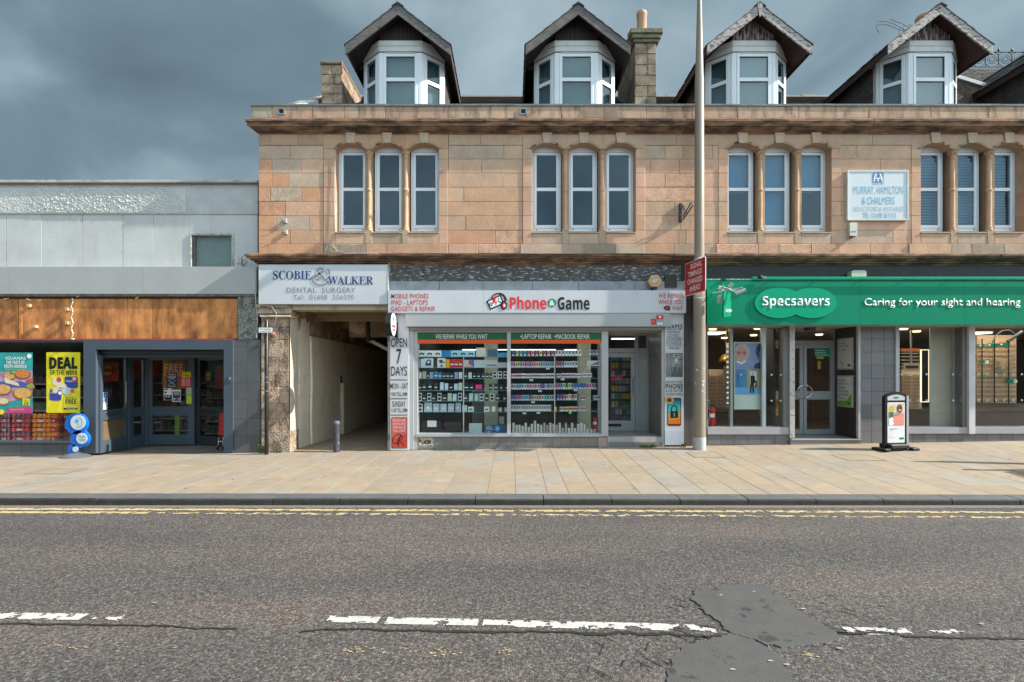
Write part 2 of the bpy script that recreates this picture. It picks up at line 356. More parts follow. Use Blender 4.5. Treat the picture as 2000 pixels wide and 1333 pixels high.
# painted lines, worn cell by cell
from mathutils import noise
def rpt(px,py): # photo pixel on the road -> metres
    d=(CZ-RZ)*1000/(py-735); return ((px-1000)*d/1000,d-D)
def worn(name,a,b,width,cell,mat,wear,label=None,parent=None,seed=0,z=.004):
    A=Vector(rpt(*a)); B=Vector(rpt(*b)); L_=(B-A).length; u=(B-A).normalized(); v=Vector((-u.y,u.x))
    nx=int(L_/cell); ny=max(2,int(round(width/cell))); m=MB(); cw=width/ny
    idx={}
    def vv(i,j):
        if (i,j) not in idx:
            jx=noise.noise(Vector((i*.9,j*.9,seed)))*cell*.5; jy=noise.noise(Vector((i*.7,j*.9,seed+9)))*cell*.6
            p=A+u*(i*cell+jx)+v*((j-ny/2)*cw+jy); idx[(i,j)]=len(vs); vs.append((p.x,p.y,RZ+z))
        return idx[(i,j)]
    vs=[];fs=[]
    for i in range(nx):
        for j in range(ny):
            q=A+u*(i*cell)+v*((j-ny/2)*cw)
            nz=noise.fractal(Vector((q.x*9,q.y*14,seed)),.8,2.0,4)*.5+.5
            e=min(j,ny-1-j)/(ny/2); 
            if nz-(.18*(1-e) if e<.3 else 0) > wear((i/nx),q.x): fs.append((vv(i,j),vv(i+1,j),vv(i+1,j+1),vv(i,j+1)))
    if not fs: return
    m.add(vs,fs,mat); return m.build(name,parent)
white=M('road_white',(.47,.46,.43),rough=.7,var=.1,vs=20,bump=.5,bs=70,dirt=(.2,.19,.18),ds=14,dlo=.52,dhi=.75,damt=.5)
yellow=M('road_yellow',(.48,.37,.19),rough=.7,var=.15,vs=14,bump=.5,bs=70,dirt=(.2,.16,.12),ds=12,dlo=.48,dhi=.7,damt=.6)
mk=struct('road_markings')
for a,b,wr in [((-200,1201),(166,1206),.26),((190,1204),(245,1207),.5),((640,1210),(743,1212),.24),((754,1213),(935,1217),.26),((943,1218),(1310,1226),.30),((1310,1226),(1400,1230),.56),((1652,1233),(1780,1235),.47),((1780,1235),(1890,1238),.56)]:
    worn('centre_line_dash',a,b,.098,.011,white,lambda t,x,wr=wr:wr,parent=mk,seed=a[0]*.01)
worn('yellow_edge_line',(-60,994.8),(2060,1001.8),.10,.02,yellow,lambda t,x:.22+.12*max(0,min(1,(x+3)/2)),parent=mk,seed=3)
worn('yellow_edge_line',(-60,1001),(290,1002.5),.10,.02,yellow,lambda t,x:.22,parent=mk,seed=4)
worn('yellow_edge_line',(300,1003),(2060,1011.5),.10,.02,yellow,lambda t,x:.50,parent=mk,seed=5)
# ghost of an old yellow line near the centre of the road
m_=MB()
def splat(px,py,r,mat,m,z=.004,ar=.6,n=9):
    x,y=rpt(px,py); m.add([(x+r*math.cos(2*math.pi*k/n)*R.uniform(.5,1.2),y+r*ar*math.sin(2*math.pi*k/n)*R.uniform(.5,1.2),RZ+z) for k in range(n)],[list(range(n))],mat)
for i in range(150):
    t=R.random(); px=R.choice([R.gauss(140,25),R.uniform(90,390),R.gauss(690,10),R.uniform(680,830),R.gauss(865,14),R.gauss(985,14),R.gauss(1580,16)])
    py=1262+(px/2000)*26+R.gauss(0,4); splat(px,py,R.uniform(.003,.014),yellow,m_,ar=.5)
m_.build('old_yellow_paint',mk,kind='stuff')
# dark tar repairs
tar=M('tar_patch',(.078,.077,.076),rough=.7,var=.12,vs=6,bump=.35,bs=140,fine=.18,dirt=(.03,.03,.031),ds=5,dlo=.60,dhi=.64,damt=.8)
def blob(pts,z,mat,name,parent,sub=14,jag=.022):
    q=[Vector(rpt(*p)) for p in pts]; out=[]
    for i in range(len(q)):
        p0,p1,p2,p3=q[i-1],q[i],q[(i+1)%len(q)],q[(i+2)%len(q)]
        for k in range(sub):
            t=k/sub; c=.5*((2*p1)+(p2-p0)*t+(2*p0-5*p1+4*p2-p3)*t*t+(3*p1-p0-3*p2+p3)*t**3)
            out.append((c.x+noise.fractal(Vector((c.x*9,c.y*9,3)),.6,2,4)*jag*1.6,c.y+noise.fractal(Vector((c.x*9,c.y*9,8)),.6,2,4)*jag*1.6,RZ+z))
    cx=sum(p[0] for p in out)/len(out); cy=sum(p[1] for p in out)/len(out)
    m=MB(); n=len(out); m.add(out+[(x+(x-cx)*.01,y+(y-cy)*.01,RZ+.001) for x,y,_ in out],[list(range(n))]+[(i,(i+1)%n,n+(i+1)%n,n+i) for i in range(n)],mat); return m.build(name,parent)
reps=struct('road_repairs')
blob([(1352,1172),(1362,1150),(1400,1149),(1450,1142),(1492,1145),(1522,1162),(1556,1192),(1600,1217),(1636,1244),(1600,1262),(1550,1266),(1500,1261),(1470,1249),(1432,1240),(1400,1214),(1372,1192)],.009,tar,'tar_patch',reps)
blob([(1310,1285),(1345,1262),(1395,1249),(1440,1238),(1490,1262),(1528,1290),(1548,1330),(1560,1380),(1290,1380),(1308,1330)],.006,tar,'tar_patch',reps)
crk=M('crack_dark',(.022,.02,.019),rough=.9,bump=.6,bs=80,var=.3,vs=30)
def crack(a,b,w,name='road_crack',wob=.02,lip=True):
    A=Vector(rpt(*a));B=Vector(rpt(*b)); n=max(8,int((B-A).length/.025)); pts=[]; sd=R.random()*50
    for i in range(n+1):
        t=i/n; q=A.lerp(B,t); pts.append((q.x,q.y+noise.fractal(Vector((q.x*3,sd,0)),.7,2,5)*wob))
    ribbon(pts,lambda t:w*(.35+.9*abs(noise.noise(Vector((t*n*.11,sd,5))))+.1),RZ+.0055,crk,jag=w*.3).build(name,reps)
crack((-200,1218),(300,1223),.022); crack((290,1223),(465,1229),.02)
crack((585,1236),(640,1231),.02,wob=.01); crack((635,1231),(1130,1237),.026); crack((1130,1237),(1420,1243),.034,wob=.05)
crack((1625,1236),(1760,1243),.03,wob=.04);crack((1760,1243),(2200,1256),.026)
for i in range(48):
    px=R.uniform(1080,1390); py=R.uniform(1225,1320); a=R.uniform(-.6,.6); l_=R.uniform(12,45)
    if px>1300 and py>1255: continue
    crack((px,py),(px+l_*math.cos(a+1.2),py+l_*math.sin(a+1.2)*.6),.013,wob=.03)
for i in range(34):
    px=R.choice([R.uniform(1300,1400),R.uniform(1580,1740)]); py=R.uniform(1150,1260); a=R.uniform(.2,1.2); l_=R.uniform(10,40)
    crack((px,py),(px+l_,py+l_*.4*a),.013,wob=.03)
m_=MB(); gum=M('dried_gum',(.32,.32,.31),var=.1)
for px,py in [(1408,1165),(1473,1158),(1569,1192),(1505,1294),(1431,1311),(1640,1269),(1537,1301),(302,1180),(1917,1221),(918,1181),(494,1067),(1203,1000)]: splat(px,py,R.uniform(.014,.024),gum,m_,z=.011,ar=.5,n=12)
m_.build('gum_spots',reps,kind='stuff')
m_=MB(); pg=[M('pavement_gum_dark',(.10,.09,.08),var=.1,bump=0),M('pavement_gum_pale',(.36,.33,.28),var=.1,bump=0)]
for i in range(170):
    x=R.uniform(-9,9.5); y=R.uniform(-3.6,-.15); r=R.uniform(.008,.022); n=8
    m_.add([(x+r*math.cos(2*math.pi*k/n)*R.uniform(.6,1.2),y+r*math.sin(2*math.pi*k/n)*R.uniform(.6,1.2),gz(x,y)+.004) for k in range(n)],[list(range(n))],R.choice(pg))
m_.build('pavement_gum',pav,kind='stuff')
# inspection covers
for (x0,x1,y) in [(72,150,922),(1348,1407,892),(1640,1711,896)]:
    d=(CZ-gz(X((x0+x1)/2,-1.5),-1.6))*1000/(y-735); yy=d-D; xa,xb=(x0-1000)*d/1000,(x1-1000)*d/1000; w=.26
    o=thing('inspection_cover',{72:'recessed paved inspection cover in the pavement before the supermarket window',1348:'recessed paved inspection cover just in front of the lamp column',1640:'recessed paved inspection cover left of the pavement sign board'}[x0],'manhole cover',(xa,yy,gz(xa,yy)))
    m=MB(); dk=M('cover_frame',(.05,.045,.04),metal=.3,rough=.6)
    f=lambda x,y,h:(x,y,gz(x,y)+h)
    for (p,q,r_,s_) in [(xa,xb,yy-w,yy-w+.012),(xa,xb,yy+w-.012,yy+w),(xa,xa+.012,yy-w,yy+w),(xb-.012,xb,yy-w,yy+w)]:
        m.add([f(p,r_,.003),f(q,r_,.003),f(q,s_,.003),f(p,s_,.003)],[(0,1,2,3)],dk)
    m.build('frame',o)
    m=MB(); m.add([f(xa+.012,yy-w+.012,.0022),f(xb-.012,yy-w+.012,.0022),f(xb-.012,yy+w-.012,.0022),f(xa+.012,yy+w-.012,.0022)],[(0,1,2,3)],cols[1]); m.build('paved_infill',o)

NORD=['first','second','third','fourth','fifth','sixth','seventh','eighth','ninth','tenth','eleventh','twelfth','thirteenth','fourteenth','fifteenth','sixteenth','seventeenth','eighteenth','nineteenth','twentieth','twenty-first','twenty-second','twenty-third','twenty-fourth','twenty-fifth']
# ---------------------------------------------------------------- sandstone terrace
stone=M('sandstone',g(.5),rough=.88,var=.13,vs=2.6,objcol=True,bump=.5,bs=34,bd=.014,dirt=(.20,.14,.10),ds=1.9,dstretch=(1.3,1,.55),dlo=.53,dhi=.80,damt=.55,fine=.09)
roughstone=M('spalled_sandstone',g(.5),rough=.92,var=.2,vs=7,objcol=True,bump=.8,bs=34,bd=.014,dirt=(.22,.15,.10),ds=4,dlo=.55,dhi=.75,damt=.5,fine=.15)
soot=M('sooty_sandstone',(.28,.155,.09),rough=.9,var=.25,vs=4,bump=.5,bs=40,bd=.015,dirt=(.045,.030,.022),ds=2.2,dstretch=(1,1,5),dlo=.38,dhi=.58,damt=.9,fine=.15)
parst=M('parapet_stone',g(.5),rough=.9,var=.15,vs=4,objcol=True,bump=.5,bs=40,bd=.012,dirt=(.10,.075,.06),ds=3.2,dstretch=(1.6,1,.45),dlo=.50,dhi=.66,damt=.7,fine=.1)
mortar=M('mortar',(.20,.155,.11),bump=.3)
OR=(.56,.295,.175); OR2=(.54,.325,.21); GR=(.47,.345,.255); PK=(.56,.34,.23); BG=(.51,.335,.23)
bld=thing('sandstone_terrace','weathered orange sandstone terrace with tall triple windows, cornices and pointed attic dormers','building',(-5.38,0,0))
GC=[756,1140.5,1523,1900,2283]
XR=2420
def stone_block(x0,x1,y0,y1,d,depth,col,parent=bld,rough=False,gap=.35,name='stone',ch=.006,mat=None):
    m=MB(); dd=d+R.uniform(-.002,.002); m.pbox(x0+gap/2,x1-gap/2,y0+gap/2,y1-gap/2,dd,d+depth,mat or (roughstone if rough else stone),ch=.012 if rough else ch)
    if rough:
        pass
    return m.build(name,parent,col=jc(col,.06,.02))
COUR=[284,311,338.5,366,394,422,450,477]
def panel(x0,x1,d,cols_w=None):
    for r in range(len(COUR)-1):
        y0,y1=COUR[r],COUR[r+1]
        if cols_w: row=cols_w[r]
        else:
            n=R.choice([1,2,2,3]); c=sorted(R.uniform(x0+25,x1-25) for _ in range(n-1)); row=[(a,R.choice([BG,OR2,BG,GR,PK]),R.random()<.12) for a in c+[x1]]
        px=x0
        for (xe,cc,rg) in row:
            if xe-px<12: continue
            stone_block(px,xe,y0,y1,d,.12,cc,rough=rg); px=xe
RC=.016
panel(505,632,RC,[[(567,GR,0),(632,GR,0)],[(531,OR,0),(589,GR,0),(632,PK,0)],[(531,OR,0),(564,OR,0),(632,GR,0)],[(528,OR,0),(589,GR,1),(632,OR,0)],[(558,OR,1),(632,OR2,0)],[(539,OR,0),(604,GR,0),(632,OR2,0)],[(567,OR,0),(632,OR2,0)]])
panel(876,1021,RC,[[(887,BG,0),(984,GR,0),(1021,BG,0)],[(940,BG,0),(1021,BG,0)],[(987,BG,0),(1021,BG,0)],[(906,BG,0),(1021,OR2,0)],[(882,BG,0),(1021,OR2,0)],[(910,BG,0),(1021,OR2,0)],[(967,OR,0),(1021,OR2,1)]])
panel(1259,1404,RC,[[(1299,GR,0),(1334,BG,0),(1392,BG,0),(1404,BG,0)],[(1271,PK,0),(1327,PK,0),(1404,PK,0)],[(1299,PK,0),(1360,PK,1),(1404,PK,0)],[(1269,PK,0),(1357,PK,1),(1404,PK,0)],[(1318,BG,0),(1404,BG,0)],[(1330,BG,0),(1404,BG,0)],[(1326,OR2,0),(1340,BG,0),(1404,PK,0)]])
panel(1641,1788,RC,[[(1674,BG,0),(1788,BG,0)],[(1720,PK,0),(1788,PK,0)],[(1700,PK,0),(1788,PK,0)],[(1730,PK,0),(1788,BG,0)],[(1690,BG,0),(1788,PK,0)],[(1668,PK,0),(1788,PK,0)],[(1744,GR,0),(1788,PK,0)]])
panel(2018,2164,RC); panel(2401,2420,RC)
# frieze course and base course, cut into blocks
def course(y0,y1,xs,d,depth,cf,rough=.0,mat=None):
    for a,b in zip(xs[:-1],xs[1:]): stone_block(a,b,y0,y1,d,depth,cf((a+b)/2),rough=R.random()<rough,mat=mat)
fr=[505,528,582,632]
for c in GC[:4]: fr+= [c+119.5,c+119.5+62,c+119.5+146+(0)]
fcol=lambda x:(.42,.26,.17) if x<640 else jc((.45,.305,.21),.06)
course(255,284,[505,528,582,632],0,.15,fcol)
for a,b in [(876,1021),(1259,1404),(1641,1788),(2018,2164)]: course(255,284,[a,a+(b-a)*.43,b],0,.15,fcol)
bx=[505,525,613,632]
course(477,495.5,[505,525,613,632],.012,.14,lambda x:OR,.3)
for c in GC:
    l=c-123 if c<760 else c-118
    course(477,495.5,[c-124,c-124+83,c-124+121,c,c+62,c+119],-.012,.16,lambda x:R.choice([PK,OR2,GR,(.33,.26,.19)]),.15)
for a,b in [(876,1021),(1259,1404),(1641,1788),(2018,2164)]: course(477,495.5,[a,a+(b-a)*.4,b],.012,.14,lambda x:R.choice([PK,GR,OR2]),.25)
# window groups
def arc(c,hw,ys,yc,n=10):  # px points from right springing to left springing
    s=ys-yc; r=(hw*hw+s*s)/(2*s); a=math.asin(hw/r)
    return [(c+r*math.sin(t),yc+r-r*math.cos(t)) for t in [a-2*a*i/n for i in range(n+1)]]
upvc=M('white_upvc',(.68,.70,.73),rough=.35,var=.05,vs=2,bump=0,dirt=(.35,.34,.32),ds=3,dstretch=(1,1,.4),dlo=.62,dhi=.85,damt=.4)
gasket=M('rubber_gasket',(.03,.03,.03),rough=.6,bump=0)
roomdark=M('room_shade',(.07,.085,.10),rough=.9,bump=0,var=.3,vs=.7)
blindm=M('window_blind',(.20,.29,.33),rough=.8,bump=.1,bs=200,var=.12,vs=3)
slatm=M('venetian_slat',(.42,.52,.58),rough=.5,bump=0)
def arch_window(c,kind):
    d=.20; k=1+d/D; cx=1000+(c-1000)/k*1.0 ; cx=1000+(c-1000)*D/(D+d)
    hw=28.3; top,bot=(288,453)
    w=MB()
    # frame ring with arched head panel
    for a,b in [(-hw,-hw+4.2),(hw-4.2,hw)]: w.pbox(cx+a,cx+b,297,bot,d,d+.07,upvc,ch=.004)
    w.pbox(cx-hw+4.2,cx+hw-4.2,446,bot-.2,d-.004,d+.07,upvc,ch=.004)
    A=arc(cx,hw,297,288); w.pprism(A+[(cx-hw,298),(cx+hw,298)],d-.003,d+.07,upvc)
    # sash ring
    x0,x1=cx-hw+4.2,cx+hw-4.2; ds=d-.016
    w.pbox(x0,x0+5,298.5,446,ds,d+.05,upvc,ch=.004); w.pbox(x1-5,x1,298.5,446,ds,d+.05,upvc,ch=.004)
    w.pbox(x0+5,x1-5,298.5,303.5,ds+.001,d+.05,upvc,ch=.003); w.pbox(x0+5,x1-5,440,446,ds+.001,d+.05,upvc,ch=.003)
    w.pbox(x0+5,x1-5,367,373.5,ds+.001,d+.05,upvc,ch=.003)
    for q in (x0+3.5,x1-7): w.pbox(q,q+3.6,448.5,449.8,d-.006,d,gasket)
    o=w.build('window',bld)
    for ya,yb in ((303.5,367),(373.5,440)):
        m=MB(); m.pbox(x0+5,x1-5,ya,yb,d+.012,d+.018,tallglass); m.build('pane',o)
        m=MB(); e=.7
        for a_,b_,c_,d_ in [(x0+5,x0+5+e,ya,yb),(x1-5-e,x1-5,ya,yb),(x0+5+e,x1-5-e,ya,ya+e),(x0+5+e,x1-5-e,yb-e,yb)]: m.pbox(a_,b_,c_,d_,d+.004,d+.0115,gasket)
        m.build('gasket',o)
    bd=d+.12
    if kind=='dark':
        pass
    elif kind=='venetian':
        m=MB()
        for i in range(26):
            z=Z(300,bd)-i*.062; m.add([(X(x0,bd),bd,z),(X(x1,bd),bd,z),(X(x1,bd),bd+.035,z-.035),(X(x0,bd),bd+.035,z-.035)],[(0,1,2,3)],slatm)
        m.build('venetian_blind',o)
    else:
        yb={'half':378,'full':442}[kind]
        m=MB(); m.pbox(x0-1,x1+1,300,yb,bd,bd+.01,blindm); m.build('roller_blind',o)
core=MB()
for gi,c in enumerate(GC):
    kinds=[['dark']*3,['dark']*3,['half','full','half'],['venetian']*3,['half']*3][gi]
    for wi,o in enumerate((-72,0,72)):
        oc=c+o; A=arc(oc,29,291,279.5)
        l=c-119.5-(4.5 if gi==0 else 0) if wi==0 else oc-36; r=c+119.5 if wi==2 else oc+36
        m=MB(); m.pprism([(r-.15,254.5),(r-.15,291)]+A+[(l+.15,291),(l+.15,254.5)],0,.30,stone); m.build('arch_stone',bld,col=jc((.45,.30,.205) if gi else (.47,.29,.185),.06))
        B=arc(oc,33.5,289,275.2,12); A2=arc(oc,29.4,290.8,279.3,12)
        m=MB()
        for i in range(12):
            q=[A2[i],A2[i+1],B[i+1],B[i]]; m.pprism(q,-.018,-.001,soot if R.random()<.3 else stone)
        m.build('hood_mould',bld,col=(.35,.24,.15))
        m=MB(); m.pprism([(oc-10,254),(oc+10,254),(oc+7.4,279),(oc-7.4,279)],-.03,.02,stone); m.build('keystone',bld,col=jc((.47,.345,.25),.05))
        arch_window(oc,kinds[wi])
        # sill
        m=MB(); d=.0; m.pbox(oc-29,oc+29,453.4,456,-.02,.3,stone,ch=.004); m.build('sill',bld,col=jc((.42,.30,.2),.06))
    # jambs, pier stones
    yy=[291]+COUR[1:7]
    for a,b in ((c-124 if gi==0 else c-119.5,c-101),(c+101,c+119.5)):
        for y0,y1 in zip(yy[:-1],yy[1:]): stone_block(a,b,y0,y1,0,.32,R.choice([OR2,PK,BG,OR2]))
    # under-sill course
    for a,b in ((c-124 if gi==0 else c-119.5,c-101),(c+101,c+119.5)): stone_block(a,b,450,477,0,.3,R.choice([PK,OR2]))
    for o in (-72,0,72):
        for a,b in ((c+o-29,c+o+29),): stone_block(a,b,456,477,0,.3,R.choice([PK,BG,GR,(.37,.285,.2)]))
    for s in (-1,1):
        cc=c+s*36
        # mullion and colonnette
        m=MB(); m.pbox(cc-6.8,cc+6.8,291,450,.09,.32,stone); m.build('mullion',bld,col=(.40,.27,.175))
        m=MB(); m.pbox(cc-6.8,cc+6.8,450,477,-.008,.3,stone,ch=.006); m.build('pedestal',bld,col=jc((.42,.30,.2),.05))
        x=X(cc); z0=Z(450); z1=Z(290); r=.047; H=z1-z0
        ba=[(r*1.45,z0),(r*1.45,z0+.03),(r*1.2,z0+.045),(r*1.35,z0+.06),(r*1.05,z0+.09),(r,z0+.11)]
        mid=[(r,z0+.83),(r*1.1,z0+.835),(r*1.32,z0+.855),(r*1.32,z0+.875),(r*1.1,z0+.895),(r*.97,z0+.90)]
        m=MB(); m.lathe(ba+mid+[(r*.95,z1-.21)],x,.055,16,stone); cs=m.build('colonnette',bld,smooth=40,col=jc((.50,.33,.21),.05))
        m=MB(); m.lathe([(r*1.15,z1-.225),(r*1.25,z1-.21),(r*.95,z1-.20),(r*1.0,z1-.17)],x,.055,16,stone)
        m.lathe([(r*1.0,z1-.19),(r*1.25,z1-.12),(r*1.55,z1-.075),(r*1.2,z1-.065),(r*1.45,z1-.05),(r*1.7,z1-.03),(r*1.35,z1-.02)],x,.055,18,stone,lob=-.16)
        for k in range(8):
            a=2*math.pi*k/8; m.lathe([(.002,z1-.12),(.017,z1-.10),(.02,z1-.085),(.012,z1-.07),(.001,z1-.065)],x+math.cos(a)*r*1.45,.055+math.sin(a)*r*1.45,6,stone)
            m.lathe([(.002,z1-.055),(.014,z1-.045),(.012,z1-.03),(.001,z1-.022)],x+math.cos(a+.4)*r*1.6,.055+math.sin(a+.4)*r*1.6,6,stone)
        m.box(x-.083,x+.083,-.03,.14,z1-.022,z1+.004,stone,ch=.005)
        m.build('capital',bld,smooth=35,col=(.46,.29,.175))
    # masonry behind
    core.pbox(c-119,c+119,254,284,.301,.5,mortar); core.pbox(c-119,c-103,284,477,.321,.5,mortar); core.pbox(c+103,c+119,284,477,.321,.5,mortar); core.pbox(c-103,c+103,457,477,.305,.5,mortar)
for a,b in [(506,632),(876,1021),(1259,1404),(1641,1788),(2018,2164)]: core.pbox(a,b,254,495,.151 if a>506 else .152,.5,mortar)
core.pbox(505.5,XR,477.5,520,.153,.48,mortar)
# carcass: gable end, rear, floors so that rooms are dark
core.box(-5.375,-5.30,.49,9,0,7.3,M('gable_harling',(.3,.24,.19)))
core.build('masonry_backing',bld)
m=MB(); m.box(-5.3,15.4,2.6,2.7,3.2,7.2,roomdark); m.box(-5.3,15.4,.51,2.6,3.25,3.3,roomdark); m.box(-5.3,15.4,.51,2.6,6.95,7.0,roomdark)
for q in (-.57,3.6,7.7,11.9): m.box(q,q+.1,.51,2.6,3.3,6.95,roomdark)
m.build('upper_rooms',bld)
# quoin edge of pilaster at extreme left gets its own thickness
# upper cornice in lengths
def zpy(y,py): return Z(py,y)
def cornice(prof,x0,x1,name,mat,lens=(1.0,1.9),y_off=0,left=True,drop=0):
    x=x0; pr=[(y,Z(p,y)) for y,p in prof]
    first=True
    while x<x1:
        w=R.uniform(*lens); w=min(w,x1-x)
        m=MB(); q=R.uniform(-.004,.004)
        pp=[(y+q,z) for y,z in pr]
        m.xprism(pp,x+.003,x+w-.003,mat,mit0=(1 if (first and left) else 0)); o=m.build(name,bld); first=False
        x+=w
UC=[(.2,231.3),(-.03,231.3),(-.18,231.8),(-.192,233),(-.192,237),(-.175,238.5),(-.17,241),(-.165,246),(-.12,249),(-.11,251.5),(-.08,253),(-.07,256),(-.03,259),(-.02,262),(.2,262)]
cornice(UC,X(505),X(XR),'cornice_stone',soot)
LC=[(.15,494.8),(-.0,494.8),(-.19,496.2),(-.205,497.2),(-.205,500.5),(-.18,501.6),(-.175,504.5),(-.13,505.6),(-.12,509),(-.07,510.4),(-.06,514),(-.01,516),(0,519),(.15,519)]
cornice(LC,X(505),X(XR),'string_course_stone',soot)
# parapet
x=492; xsp=[492,531,610,672,752,875,958,1096,1180,1262,1352,1440,1560,1697,1818,1930,2050,2180,2300,XR]
for a,b in zip(xsp[:-1],xsp[1:]):
    m=MB(); m.pbox(a+.25,b-.25,207.5,231.3,-.04+R.uniform(-.003,.003),.25,parst,ch=.008)
    m.build('parapet_stone',bld,col=jc((.33,.28,.20) if a<500 else (.45,.30,.205),.07))
lead=M('lead_sheet',(.22,.235,.24),rough=.5,var=.25,vs=5,bump=.4,bs=12,bd=.02,dirt=(.06,.065,.05),ds=5,dlo=.55,dhi=.7,damt=.6)
x=490
while x<XR:
    w=min(R.uniform(60,110),XR-x); m=MB(); z=Z(207.3,-.04); q=R.uniform(-.006,.006); a,b=X(x,-.04),X(x+w,-.04)
    m.add([(a,-.065,z-.006),(b,-.065,z-.006+q),(b,.36,z+.0),(a,.36,z),(a,-.07,z+.028+q),(b,-.07,z+.03),(b,.36,z+.045),(a,.36,z+.045)],[(0,1,5,4),(4,5,6,7),(1,2,6,5),(3,0,4,7),(2,3,7,6),(3,2,1,0)],lead)
    m.build('lead_flashing',bld); x+=w
# overflow outlets in the parapet
for px in (549,1022):
    m=MB(); 
    for a,b,c_,d_ in ((-7,7,-6.5,-4),(-7,7,4,6.5),(-7,-4.5,-4,4),(4.5,7,-4,4)): m.pbox(px+a,px+b,217.5+c_,217.5+d_,-.062,.0,lead)
    m.pbox(px-4.5,px+4.5,213.5,221.5,-.048,-.03,M('hole',(.01,.01,.01),var=0,bump=0)); m.build('overflow_outlet',bld)
# cables and fixings on the wall
cab=M('grey_cable',(.5,.48,.44),rough=.6,bump=0)
m=MB(); m.tube([P(655,300,-.02),P(652.5,380,-.02),P(655,452,-.03),P(650,466,-.02),P(651,482,-.03),P(660,492,-.04),P(675,495.0,-.21),P(740,494.5,-.215)],.006,6,cab); m.build('wall_cable',bld)
m=MB(); m.tube([P(1358,505,-.19),P(1280,497,-.21),P(1100,496.5,-.21),P(900,495.5,-.21),P(740,496,-.21)],.006,6,gasket); m.build('wall_cable',bld)
for px,py in ((556,431),(557,453)):
    m=MB(); m.pbox(px-3,px+3,py-4,py+4,-.03,.03,M('fixing_grey',(.42,.4,.38))); m.tube([P(px,py+2,-.04),P(px-7,py+1,-.05)],.006,6,gasket); m.build('wall_fixing',bld)
# ---- roof
m=MB(); r0=(.33,7.22); r1=(5.0,10.22)
slm=M('roof_slate',(.085,.08,.078),rough=.65,var=.35,vs=4,bump=.4,bs=40,dirt=(.16,.13,.075),ds=3,dlo=.5,dhi=.65,damt=.6)
m.add([(-5.3,r0[0],r0[1]),(15.5,r0[0],r0[1]),(15.5,r1[0],r1[1]),(-5.3,r1[0],r1[1]),(15.5,9.7,7.2),(-5.3,9.7,7.2)],[(0,1,2,3),(3,2,4,5)],M('sarking',(.05,.045,.04)))
m.build('roof',bld)
m=MB(); nrow=30; L_=math.hypot(r1[0]-r0[0],r1[1]-r0[1]); uy,uz=(r1[0]-r0[0])/L_,(r1[1]-r0[1])/L_; py_,pz_=-uz,uy
for i in range(nrow):
    s0=i*L_/nrow; s1=s0+.24; x=-5.3+(i%2)*.14
    while x<15.4:
        w=.27+R.uniform(-.03,.03); h0=.030+R.uniform(0,.010); h1=.010; o_=R.uniform(-.012,.012)
        def q(xx,s,h): return (xx,r0[0]+uy*s+py_*h,r0[1]+uz*s+pz_*h)
        a,b=x+.004,x+w-.004; m.add([q(a,s0+o_,h0),q(b,s0+o_,h0),q(b,s1,h1),q(a,s1,h1),q(a,s0+o_,h0-.01),q(b,s0+o_,h0-.01)],[(0,1,2,3),(4,5,1,0)],slm); x+=w
m.build('slates',bld,kind='stuff')
m=MB()
x=-5.3
while x<15.4:
    w=.42; m.xprism([(4.86,10.18),(5.0,10.3+R.uniform(-.01,.02)),(5.14,10.18)],x+.004,x+w-.004,M('ridge_tile',(.16,.13,.10))); x+=w
m.build('ridge',bld,kind='stuff')
# skew stones at the left gable
m=MB(); m.xprism([(.2,7.22),(.2,7.36),(5.0,10.42),(5.0,10.28)],-5.38,-5.08,M('skew_stone',(.36,.28,.22),bump=.4)); m.build('skew',bld)
m=MB(); m.xprism([(.3,7.30),(.3,7.46),(1.95,8.5),(1.95,8.38)],-5.07,-4.86,M('skew_flashing',(.48,.50,.50),rough=.5)); m.build('skew_flashing',bld)
# ---- dormers
woodg=M('weathered_board',(.135,.125,.118),rough=.85,var=.25,vs=5,bump=.5,bs=30,dirt=(.07,.062,.055),ds=3,dstretch=(1,1,5),dlo=.5,dhi=.62,damt=.7,fine=.15)
woodp=M('peeling_board',(.40,.37,.35),rough=.85,var=.2,vs=8,bump=.6,bs=40,dirt=(.11,.06,.05),ds=9,dstretch=(1,1,2.5),dlo=.52,dhi=.56,damt=.9)
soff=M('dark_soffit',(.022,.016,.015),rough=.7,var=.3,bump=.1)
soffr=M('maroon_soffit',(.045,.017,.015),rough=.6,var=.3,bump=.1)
plk=M('dark_cladding',(.035,.024,.026),rough=.7,var=.3,vs=9,bump=.2,dirt=(.10,.04,.045),ds=7,dlo=.64,dhi=.7,damt=.6)
plp=M('peeling_cladding',(.09,.035,.032),rough=.8,var=.3,vs=9,bump=.3,dirt=(.36,.35,.37),ds=13,dstretch=(1.5,1,.25),dlo=.48,dhi=.55,damt=.9)
white2=M('aged_white_board',(.55,.54,.52),rough=.5,var=.08,bump=0,dirt=(.3,.25,.19),ds=5,dstretch=(1,1,.5),dlo=.6,dhi=.8,damt=.5)
dblind=M('attic_blind',(.30,.36,.36),rough=.9,var=.2,vs=1.2,bump=0)
def roofz(y): return 7.22+(y-.33)*(3.0/4.67)
